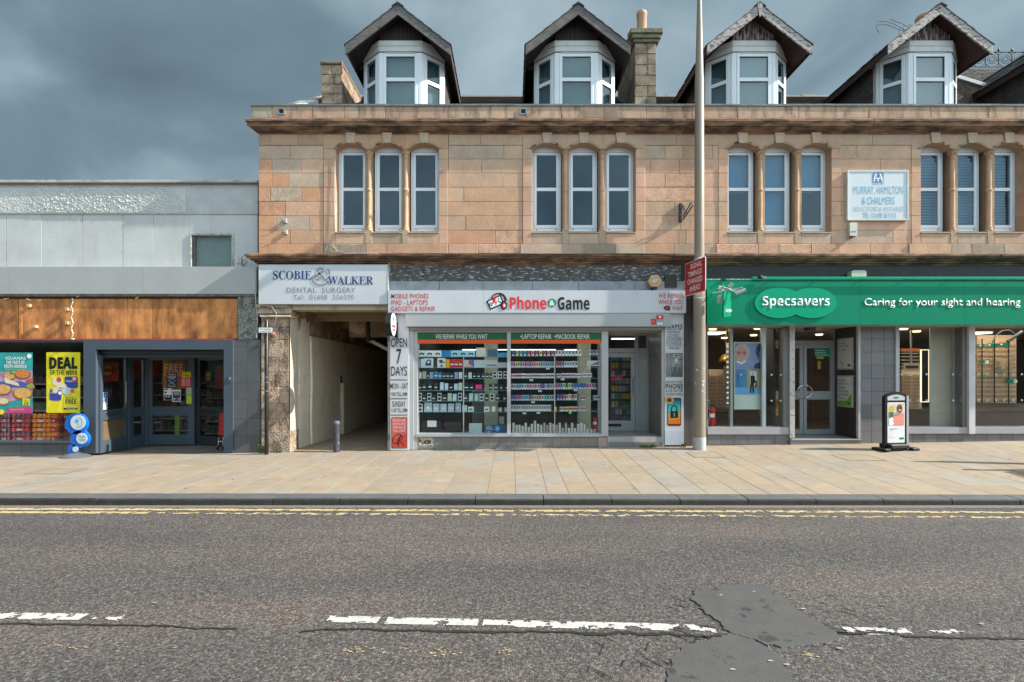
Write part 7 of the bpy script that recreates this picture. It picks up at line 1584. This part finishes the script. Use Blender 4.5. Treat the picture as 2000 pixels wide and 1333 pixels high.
m.pbox(1436,1493,721,771,dd,dd+.004,bluep); m.pprism([(1436,757),(1493,759),(1493,771),(1436,771)],dd-.001,dd-.0002,M('studio_floor_blue',(.14,.36,.62),bump=0)); m.pbox(1459,1493,722,758,dd-.0012,dd-.0002,M('studio_tan',(.36,.30,.16),bump=0)); m.pbox(1465,1478,726,752,dd-.002,dd-.0013,M('studio_pale',(.55,.62,.62),bump=0))
stroke(m,[(1440,757),(1441,733),(1446,757)],.8,dd-.003,navy); m.build('print',o)
# printed seated figure in black on the studio picture (flat print)
m=MB(); m.pdisc(1470.5,730,2.2,dd-.006,dd-.005,skin,n=12,ry=3); m.pprism([(1466,734),(1474,734),(1475,746),(1472,752),(1473,767),(1470,768),(1469,752),(1467,768),(1464.5,768),(1466,748)],dd-.005,dd-.0035,blk); stroke(m,[(1472,748),(1477,745),(1476,757)],2.5,dd-.005,blk); m.build('figure_print',o)
# glasses displays
woodp_=M('display_birch',(.74,.53,.34),rough=.5,var=.06,bump=0); shf=M('display_shelf_line',(.50,.35,.22),bump=0)
def spec_mesh():
    m=MB()
    for s in (-1,1):
        pts=[(s*.033+.024*math.cos(t),0,.017*math.sin(t)) for t in [i*math.pi/4 for i in range(9)]]; m.tube(pts,.003,4,blk,cap=False)
        m.tube([(s*.057,0,.008),(s*.062,.05,.0)],.003,3,blk)
    m.tube([(-.009,0,.006),(.009,0,.006)],.003,3,blk); return m.mesh('frame')
SPM=spec_mesh(); NORD_=['first','second','third','fourth','fifth','sixth','seventh','eighth','ninth','tenth','eleventh','twelfth','thirteenth','fourteenth','fifteenth','sixteenth','seventeenth','eighteenth','nineteenth','twentieth']
def display(name,lab,x0,x1,y0,y1,dp,nr,nc,short,lean=0,head=None,rowtop=None):
    o=thing(name,lab,'display stand',tuple(P((x0+x1)/2,y1,dp))); cube('board',o,x0,x1,y0,y1,dp,dp+.05,woodp_)
    rt=rowtop or y0+6; h=(y1-3-rt)/nr
    for r in range(nr):
        y=rt+(r+1)*h; cube('shelf',o,x0+1,x1-1,y-.5,y+.3,dp-.04,dp,shf)
        for c_ in range(nc):
            px=x0+(x1-x0)*(c_+.5)/nc
            s=thing('spectacles','spectacles %s from the left in the %s row of %s'%(NORD[c_],NORD[r],short),'glasses',tuple(P(px,y-2.2,dp-.04)),group='spectacles on '+short); f=link('frame',SPM,s,WO[s.name]); f.scale=(1.05,1,1.1)
    return o
dw=display('glasses_display','tall birch display wall of spectacles in the right optician window',1908,1985,655,788,1.40,13,6,'the right window display wall',rowtop=668)
for a,b in ((1912,1923),(1930,1949),(1953,1973)): 
    m=MB(); m.pbox(a,b,672.5-(a-1908)*.06,679.5-(a-1908)*.06,1.3500,1.3650,og_); m.pbox(a+1,a+5,674-(a-1908)*.06,677-(a-1908)*.06,1.3450,1.3495,wt); m.build('header_plate',dw)
for px in (1919,1943,1971): cube('divider',dw,px-.5,px+.5,662,788,1.3400,1.3600,blk)
for (a,b,y) in ((1913,1922,708.5),(1967,1978,746)): cube('green_tag',dw,a,b,y-3.5,y+2,1.3300,1.3400,og_); cube('price_tag',dw,b+3,b+9,y-3.5,y+2,1.3300,1.3400,wt)
m=MB(); m.pbox(1944,1963,702,722,1.3200,1.3300,M('mini_portrait_bg',(.42,.34,.16),bump=0)); m.pdisc(1949,711,4,1.3150,1.3195,skin2,ry=6); m.pprism([(1943,722),(1946,717),(1955,716),(1958,722)],1.3100,1.3145,greyt); m.build('portrait_print',dw)
cube('green_rule',dw,1910,1984,738,739.5,1.3300,1.3400,og_)
dx=display('glasses_display','narrow tapering birch stand of spectacles at the left of the middle optician window',1762,1800,722,799,1.2,10,2,'the tapering stand'); cube('header',dx,1766,1796,712,722,1.18,1.24,paint('header_cream',(.45,.42,.36))); cube('dark_screen',dx,1769,1794,714,720,1.172,1.1795,blk)
dz=display('glasses_display','birch spectacles shelves behind the lamp column in the left optician window',1384,1415,722,796,1.2,9,2,'the left window shelves')
m=MB(); m.pbox(1415.5,1419,716,798,.73,.8,dm_); m.pbox(1419.5,1425,670,798,.9,.95,paint('pale_side',(.4,.38,.33)))
for i in range(12): m.pbox(1420,1424,676+i*10,679+i*10,.88,.899,EM('shelf_glow',(1,.85,.6),.5))
m.build('lit_edge',dz)
o=thing('mirror_frame','tall mirror with a glowing cream frame in the middle optician window','mirror',tuple(P(1807,786,.8))); m=MB(); frame_rect(m,1799,1816,683,786,1.4,.8,.83,EM('cream_glow',(1,.8,.5),.9)); m.build('glowing_frame',o); cube('glass',o,1800.4,1814.6,684.4,784.6,.82,.825,M('mirror_dark',(.03,.035,.04),rough=.1,bump=0))
o=thing('counter','brown timber counter base behind the middle optician window','counter',(X(1790,1),1.0,.2)); cube('front',o,1757,1818,800,842,1.15,1.8,M('brown_timber',(.10,.065,.045),rough=.5,var=.2,bump=0))
o=thing('counter','low brown timber base under the right window display wall','counter',(X(1950,.6),.6,.2)); cube('front',o,1906,2110,789,842,1.42,2.0,M('taupe_timber',(.16,.115,.085),rough=.5,var=.15,bump=0))
o=thing('wall_shelf','dark wall shelves of sunglasses behind the tapering stand','shelving',tuple(P(1780,712,1.3)))
for i in range(5): cube('shelf',o,1760,1797,690+i*6.5,691+i*6.5,1.6,1.75,woodp_); cube('goods',o,1763,1794,687+i*6.5,689.6+i*6.5,1.6,1.65,blk)
cube('orange_header',o,1760,1797,681,687,1.6,1.65,M('orange_header',(.45,.12,.03),bump=0))
o=thing('stand_pole','slim pale pole from the ceiling behind the tapering stand','pole',tuple(P(1780,722,.6))); cube('pole',o,1779,1781.5,645,712,.6,.63,paint('pale_pole',(.45,.42,.36)))
o=thing('chair','yellow leather chair back seen behind the narrow optician pane','chair',tuple(P(1512,845,1.4)))
m=MB(); ymat=M('yellow_leather',(.50,.26,.03),rough=.5,bump=0,var=.1); rr(m,1500,1532,772,800,6,1.5,1.62,ymat); m.build('backrest',o); cube('seat',o,1498,1534,802,812,1.1,1.5,ymat); m=MB(); [m.tube([P(q,812,dq_),P(q,838,dq_)],.015,6,blk) for q,dq_ in ((1501,1.15),(1531,1.15),(1501,1.45),(1531,1.45))]; m.build('legs',o)
extinguisher(1391,789,832,.35,'red fire extinguisher standing in the left optician window beside the lamp column')
o=thing('grab_rail','curved steel rail at the extreme left of the optician window','rail',tuple(P(1382,830,.3))); m=MB(); m.tube([P(1381,780,.25),P(1385,784,.25),P(1386,815,.25),P(1382,832,.25)],.015,8,stl); m.build('tube',o)
o=thing('robot_arm_lamp','dark arm lamp curving behind the top of the right optician window','lamp',tuple(P(1960,670,.9))); m=MB(); m.tube([P(1938,670,.9),P(1945,655,.9),P(1958,646,.9),P(1972,645,.9),P(1985,655,.9)],.012,6,M('arm_black',(.04,.04,.05),bump=0)); m.tube([P(1968,668,.85),P(1996,648,.85)],.035,8,paint('arm_dark',(.025,.028,.035))); m.build('arm',o)
# solicitor sign on upper wall
ms=thing('solicitor_sign','white framed solicitors signboard with blue emblem on the upper wall','sign',tuple(P(1714,430,-.1)))
dm2=-.045
m=MB(); frame_rect(m,1655.5,1775,333,430.5,2.6,dm2-.012,.03,M('frame_cream',(.60,.62,.58),rough=.4,bump=0)); m.build('frame',ms); cube('board',ms,1658,1772.5,335.6,428,dm2,.03,M('solicitor_board',(.56,.60,.63),rough=.4,bump=0,var=.03))
sb1=M('solicitor_blue',(.12,.36,.55),rough=.5,bump=0,var=.2,vs=12); sb2=M('solicitor_blue_dark',(.03,.18,.38),rough=.5,bump=0); sb3=M('solicitor_faded',(.30,.40,.46),rough=.5,bump=0); dd=dm2-.004
for s,bx,mt in [('MURRAY, HAMILTON',(1667,1764,364,381.5),sb1),('& CHALMERS',(1684,1747.5,385,399.5),sb1),('SOLICITORS & NOTARIES',(1668,1765,404,413),sb3),('TEL: 01698 361313',(1685,1749.5,416,427),sb1),('LEGAL AID',(1704,1726,357.5,361),sb2)]: T(s,bx,dd,mt,ms,ext=0,sp=1.15 if 'SOL' in s else 1)
m=MB(); rr(m,1704.5,1726,337.5,356.5,2,dd,dm2-.0005,sb2); e2=dd-.002
for s in (-1,1):
    cx=1715.2; m.pdisc(cx+s*4.6,341.5,1.9,e2,e2+.001,wt,n=12); stroke(m,[(cx+s*5.5,343),(cx+s*7,348),(cx+s*7.5,351)],3,e2,wt); stroke(m,[(cx+s*5.5,345),(cx+s*2,347.5)],1.2,e2,wt)
m.pbox(1709.5,1721,348.2,349.6,e2,e2+.001,wt); m.pbox(1714,1716.5,349.6,355,e2,e2+.001,wt); m.pbox(1705.5,1710,351.5,352.8,e2,e2+.001,wt); m.pbox(1720.5,1725,351.5,352.8,e2,e2+.001,wt); m.pbox(1706.5,1708,352.8,356,e2,e2+.001,wt); m.pbox(1722.5,1724,352.8,356,e2,e2+.001,wt); m.build('emblem',ms)
sb_=thing('siren_box','small cream alarm siren on the wall below the solicitors sign','alarm box',tuple(P(1667,462,-.05))); m=MB(); rr(m,1660,1674.5,435,461,2,-.06,.03,M('siren_cream',(.58,.57,.48),rough=.4,bump=0)); m.build('case',sb_); m=MB(); m.pbox(1663,1666,451.5,453.5,-.0645,-.0605,greyt); m.pbox(1668,1672,451.5,453.5,-.0645,-.0605,greyt); m.pbox(1665,1671,461,463,-.08,-.02,blk); m.build('print',sb_)
# iron bracket
ib_=thing('iron_bracket','old black iron sign bracket projecting from the upper wall beside the lamp column','bracket',tuple(P(1330,432,0)))
m=MB(); m.pbox(1327.5,1332.5,397,433,-.04,.03,iron,ch=.004); m.build('wall_plate',ib_)
m=MB(); a0=Vector((X(1333),-.03,Z(431))); a1=Vector((X(1352,-.16),-.18,Z(403,-.16))); 
m.tube([a0,a1],.014,6,iron); m.tube([a0+Vector((0,0,.06)),a1+Vector((-.03,0,.07))],.012,6,iron); m.tube([Vector((X(1332),-.03,Z(402))),a0.lerp(a1,.45)],.010,6,iron)
for k in range(4): ring(m,X(1333)+.002,Z(405+k*6),.02,.005,-.045-.008*k,iron,10,4)
m.build('arm',ib_)
# ================================================================ lamp column and traffic sign
yc=-.36; xc_=X(1366,yc); zc=gz(xc_,yc)
lc=thing('lamp_column','tall tapering grey brown lamp column with a pale foot rising past the roofline','lamp post',(xc_,yc,zc))
colm_=M('column_paint',(.27,.22,.165),rough=.45,var=.07,vs=2,bump=.05,dirt=(.20,.14,.09),ds=3,dlo=.55,dhi=.8,damt=.4)
r_=.122
m=MB(); m.lathe([(r_*1.06,zc-.02),(r_*1.06,zc+.24),(r_*1.0,zc+.245)],xc_,yc,28,M('column_foot',(.45,.44,.43),rough=.6,bump=.1)); m.build('foot',lc,smooth=30)
m=MB(); prof=[(r_,zc+.245),(r_*.985,zc+3.3),(r_*.82,zc+3.8),(r_*.80,Z(311,yc)-.005),(r_*.775,Z(311,yc)+.005),(r_*.72,Z(152,yc)-.005),(r_*.68,Z(152,yc)+.006),(r_*.44,Z(40,yc)),(r_*.36,Z(0,yc)),(r_*.30,9.5)]; m.lathe(prof,xc_,yc,28,colm_); m.build('shaft',lc,smooth=30)
m=MB(); zt_=9.5; m.tube([(xc_,yc,zt_-.02),(xc_,yc-.9,zt_+.50)],[.036,.03],10,colm_); m.build('outreach_arm',lc,smooth=40)
m=MB(); m.box(xc_-.10,xc_+.10,yc-1.3,yc-.85,zt_+.46,zt_+.56,greyt,ch=.02); m.build('lantern',lc)
m=MB(); m.lathe([(r_*1.006,Z(512,yc)),(r_*.99,Z(505,yc))],xc_,yc,24,stl); m.lathe([(r_*1.01,Z(585,yc)),(r_*1.01,Z(582,yc))],xc_,yc,24,stl); m.build('clamp',lc)
m=MB()
for (px,py,w,h) in ((1358,723,6,4),(1365,740,14,3),(1370,745,8,2.5),(1369,752,4,5),(1356,749,3,6),(1368,764,3,4),(1371,720,3,3),(1373,768,2,2)):
    a=((px-1366)*.01038)/r_; a=max(-.95,min(.95,a)); th_=math.asin(a); 
    q=[]; 
    for (dx_,dz_) in ((-1,-1),(1,-1),(1,1),(-1,1)):
        t2=th_+dx_*w*.01038/r_/2*.7; q.append((xc_+math.sin(t2)*(r_+.002),yc-math.cos(t2)*(r_+.002),Z(py+R.uniform(-.6,.6),yc)+dz_*h*.005))
    m.add(q,[(0,1,2,3)],M('torn_sticker',(.55,.58,.62),bump=0))
m.build('sticker_remains',lc,kind='stuff')
rsn=thing('traffic_sign','red sign about changed signal timings clamped to the lamp column','road sign',tuple(P(1359,580,-.6)))
pa=Vector((X(1338.5,-.22),-.22,0)); pb=Vector((X(1378.5,-.93),-.93,0)); ln=(pb-pa).length; an=math.atan2(pb.y-pa.y,pb.x-pa.x)
z0=(Z(580,-.22)+Z(568,-.93))/2; z1=(Z(515,-.22)+Z(502,-.93))/2
pln=bpy.data.objects.new('plate_pivot',None)
sgr=M('traffic_red',(.50,.025,.03),rough=.35,bump=0,var=.03)
def onsign(mb,nm):
    t=bpy.data.objects.new(nm,mb.mesh(nm)); C.objects.link(t); t.parent=rsn; t.location=Vector((pa.x,pa.y,0))-WO[rsn.name]; t.rotation_euler=(0,0,an); return t
def rrect(x0,x1,z0_,z1_,r):
    pts=[]
    for cx,cz,a0_ in ((x1-r,z1_-r,0),(x0+r,z1_-r,90),(x0+r,z0_+r,180),(x1-r,z0_+r,270)):
        for k in range(5): a=rad(a0_+k*22.5); pts.append((cx+r*math.cos(a),cz+r*math.sin(a)))
    return pts
m=MB(); m.prism(rrect(0,ln,z0,z1,.04),-.006,.006,wt); m.prism(rrect(.012,ln-.012,z0+.012,z1-.012,.03),-.0095,-.0065,sgr); onsign(m,'plate')
for i,s in enumerate(('SIGNAL','TIMINGS','CHANGED','AHEAD')):
    h=(z1-z0-.08)/4; zt_=z1-.05-i*h; w=[.42,.50,.54,.38][i]*ln/.73; c0=ln/2+(.05 if i==0 else 0)
    T(s,(c0-w/2,c0+w/2,zt_,zt_-h*.74),-.011,wt,rsn,off=.012,ext=0,world=False); SG=globals().setdefault('SG',[]); SG.append(len(TX)-1)
# ================================================================ pavement sign boards
ya=-.72; xa_=X(1748,ya); za=gz(xa_,ya)
ad2=thing('pavement_sign','black framed optician pavement sign board with a smiling man poster on rubber feet','sign board',(xa_,ya,za))
bk2=M('rubber_black',(.02,.02,.022),rough=.6,bump=.1); th2=rad(10)
loc=WO[ad2.name]
def onA(mb,nm,sm=None):
    t=bpy.data.objects.new(nm,mb.mesh(nm,sm)); C.objects.link(t); t.parent=ad2; t.rotation_euler=(0,0,th2); return t
hw=.235
m=MB(); m.box(-.36,.36,-.10,.10,0.0,.045,bk2,ch=.012); m.box(-.22,.20,-.14,.14,.045,.13,bk2,ch=.02); m.box(-.38,-.26,-.16,.16,.0,.05,bk2,ch=.01); m.box(.24,.40,-.17,.13,.0,.055,bk2,ch=.01); onA(m,'base')
def archtop(w,zb,zt,rise,n=10): return [(-w,zb),(w,zb)]+[(w-2*w*i/n,zt+rise*(1-((i/n-.5)*2)**2)) for i in range(n+1)]
m=MB(); m.prism(archtop(hw,.14,1.10,.06),-.022,.022,blk); onA(m,'panel')
m=MB(); m.box(hw,hw+.05,-.035,.035,.05,1.08,paint('alu_side',(.42,.44,.46),.35,metal=.4)); m.box(-hw-.03,-hw,-.035,.035,.05,1.08,blk); onA(m,'side_rails')
m=MB(); dA=-.024
m.prism([(-.20,.99),(.20,.99),(.20,1.06)]+[(.20-.4*i/8,1.06+.045*(1-((i/8-.5)*2)**2)) for i in range(1,8)]+[(-.20,1.06)],dA-.003,dA,M('header_grey',(.40,.42,.42),bump=0)); 
m.prism(rrect(-.20,.20,.15,.95,.015),dA-.003,dA,M('poster_white',(.62,.62,.64),bump=0))
pos=[(-.175,.50),(.175,.50),(.175,.93),(-.175,.93)]; dB=dA-.005
m.prism(pos,dB,dB+.0015,M('photo_cream',(.55,.47,.35),bump=0,var=.2,vs=12)); 
m.prism([(-.165,.72),(-.10,.70),(-.05,.73),(-.05,.86),(-.165,.87)],dB-.002,dB-.0005,M('plant_yellow',(.50,.36,.04),bump=0,var=.5,vs=30)); m.prism([(-.175,.64),(-.08,.66),(-.06,.76),(-.175,.76)],dB-.003,dB-.0021,M('photo_green',(.05,.12,.05),bump=0,var=.4,vs=20))
m.prism([(-.06,.50),(.175,.50),(.175,.72),(.12,.77),(.02,.77),(-.04,.72),(-.09,.60)],dB-.004,dB-.0031,M('jumper_pink',(.62,.22,.18),bump=0,var=.08))
brs=M('print_brown_skin',(.16,.07,.045),rough=.4,bump=0,var=.15,vs=30); m.disc(.075,.83,.062,dB-.006,dB-.0041,brs,20,.085); m.disc(.075,.775,.035,dB-.0052,dB-.004,brs,12); m.prism([(.05,.805),(.10,.807),(.09,.79),(.06,.79)],dB-.008,dB-.0061,wt)
m.disc(.055,.845,.016,dB-.0085,dB-.0065,blk,10); m.disc(.098,.845,.016,dB-.0085,dB-.0065,blk,10); m.disc(.055,.845,.012,dB-.0095,dB-.0086,brs,10); m.disc(.098,.845,.012,dB-.0095,dB-.0086,brs,10)
m.prism([(-.17,.50),(-.09,.50),(-.04,.56),(-.10,.66),(-.17,.62)],dB-.005,dB-.0042,wt); m.prism([(-.09,.60),(.04,.63),(.10,.60),(.10,.57),(-.07,.55)],dB-.007,dB-.0053,MATS['jumper_pink'])
for (cx,cz,s) in ((0,1.045,1.0),(.125,.235,1.1)):
    w=.022*s; m.disc(cx-w,cz,.03*s,dA-.006,dA-.0035,og_,14,.019*s); m.disc(cx+w,cz,.03*s,dA-.006,dA-.0035,og_,14,.019*s)
m.box(-.15,.03,dA-.006,dA-.0032,.425,.432,greyt); m.box(-.15,-.05,dA-.006,dA-.0032,.405,.411,greyt); m.box(-.15,-.02,dA-.006,dA-.0032,.26,.264,M('faint_text',(.4,.4,.42),bump=0))
onA(m,'poster')
T('SQUINT',(-.10,.10,.745,.685),dB-.012,M('teal_text',(.05,.33,.28),bump=0),ad2,off=.02,ext=0,world=False,rot=(0,0,th2))
# blue round totem
yt=-.27; xt=X(148,yt); zt0=gz(xt,yt)
tt=thing('play_sign','blue lollipop sign of three stacked discs on a domed grey base outside the supermarket','sign board',(xt,yt,zt0))
blue=M('totem_blue',(.01,.12,.50),rough=.3,bump=0,var=.05); tw=M('totem_face',(.55,.62,.66),rough=.4,bump=0)
m=MB(); m.lathe([(.30,zt0),(.30,zt0+.015),(.24,zt0+.045),(.14,zt0+.075),(.05,zt0+.095),(.03,zt0+.10)],xt,yt,28,M('base_grey',(.10,.11,.115),rough=.6,bump=.1),sq=.75); m.build('base',tt,smooth=40)
m=MB(); m.tube([(X(147,yt),yt,zt0+.08),(X(147,yt),yt,Z(870,yt))],.02,8,blue)
for px,py,r in ((150.5,828,20.5),(157.5,858,17.3),(145.5,877,9.7)):
    k=(D+yt)/1000; cx,cz,q=X(px,yt),Z(py,yt),r*k
    for a,b,rr_ in ((yt-.05,yt+.05,q*.97),(yt-.035,yt+.035,q)): m.disc(cx,cz,rr_,a,b,blue,36)
m.pprism([(140,840),(165,840),(168,850),(145,850)],yt-.03,yt+.03,blue); m.pprism([(145,866),(160,870),(152,878),(140,872)],yt-.03,yt+.03,blue); m.build('discs',tt)
m=MB()
for px,py,r in ((152,825.5,14.6),(159.5,857,10.6),(147,878,5.4)): m.pdisc(px,py,r,yt-.058,yt-.0505,tw,n=30)
e=yt-.061; cyn=M('totem_cyan',(.02,.42,.60),bump=0); m.pprism([(149.5,817),(151,820.5),(154,821.5),(151.5,824),(151,827),(148.5,825),(145,824.5),(147.5,821.5)],e,e+.0025,cyn); stroke(m,[(151,821),(152,831),(156,833),(160,829),(159,821),(155,817),(153,819)],.8,e,greyt)
m.build('faces',tt)
T('THE NATIONAL LOTTERY',(147,160,834.5,836.8),yt-.062,greyt,tt,ext=0); T('PLAY',(154,168,851,855.5),yt-.062,greyt,tt,off=.01,ext=0); T('NOW',(154.5,168,857.5,862),yt-.062,greyt,tt,off=.01,ext=0)
# guessed unseen objects added beyond the right edge to cast shadows on the paving
ot=thing('banner_shadow_caster','guessed shadow casting banner added on the pavement beyond the right edge','banner',(9.4,-2.0,.1)); m=MB(); z=gz(9.4,-2.0); m.box(9.35,9.9,-2.06,-2.0,z+.25,z+1.5,red); m.tube([(9.35,-2.03,z),(9.35,-2.03,z+1.55)],.02,6,greyt); m.lathe([(.25,z),(.22,z+.05),(.03,z+.07)],9.6,-2.03,12,blk); m.build('flag',ot)
ot=thing('bench_shadow_caster','guessed shadow casting bench added on the pavement beyond the right edge','bench',(9.1,-2.9,.1)); z=gz(9.1,-2.9); m=MB(); [m.box(8.7,10.3,-3.0+i*.12,-2.91+i*.12,z+.43,z+.47,dm_) for i in range(4)]; m.build('seat',ot); m=MB(); [m.box(8.7,10.3,-2.52,-2.49,z+.55+i*.12,z+.63+i*.12,dm_) for i in range(3)]; m.build('backrest',ot); m=MB(); [m.box(q,q+.05,-3.0,-2.49,z,z+.43,dm_) for q in (8.8,10.1)]; [m.box(q,q+.05,-2.49,-2.45,z+.4,z+.9,dm_) for q in (8.8,10.1)]; m.build('legs',ot)
# opposite side of the street (seen only in reflections)
opp=struct('opposite_terrace'); om=M('opposite_stone',(.26,.20,.15),rough=.9,var=.3,vs=1,bump=.2)
for i in range(9):
    x0=-50+i*11.2; h=R.uniform(3.4,4.6); m=MB(); m.box(x0,x0+11,-25,-17.2,-.1,h,om if i%2 else M('opposite_render',(.33,.31,.28),var=.2)); m.prism([(x0,h),(x0+11,h),(x0+10.4,h+1),(x0+.6,h+1)],-24,-18,slm); m.build('house_block',opp)
    m=MB()
    for k in range(4): m.box(x0+1+k*2.5,x0+2.2+k*2.5,-17.19,-17.1,h-1.5,h-.5,M('opposite_window',(.05,.06,.07),rough=.1,bump=0))
    m.box(x0+.6,x0+10.4,-17.19,-17.1,.4,1.7,MATS['opposite_window']); m.build('window_row',opp)
# texts on the angled signs sit in their own frames
flush_text()
for o in list(C.objects):
    if o.type=='MESH' and o.name.startswith('lettering') and o.parent is not None:
        if o.parent.name==rsn.name: o.location=Vector((pa.x,pa.y,0))-WO[rsn.name]; o.rotation_euler=(0,0,an)
        elif o.parent.name.startswith('framed_poster'):
            i=LET.setdefault(o.parent.name,[0]); off=POSOFF[o.parent.name]; o.location=off
# parented picture marks left loose: make them parts of what they are printed on
S.render.film_transparent=False
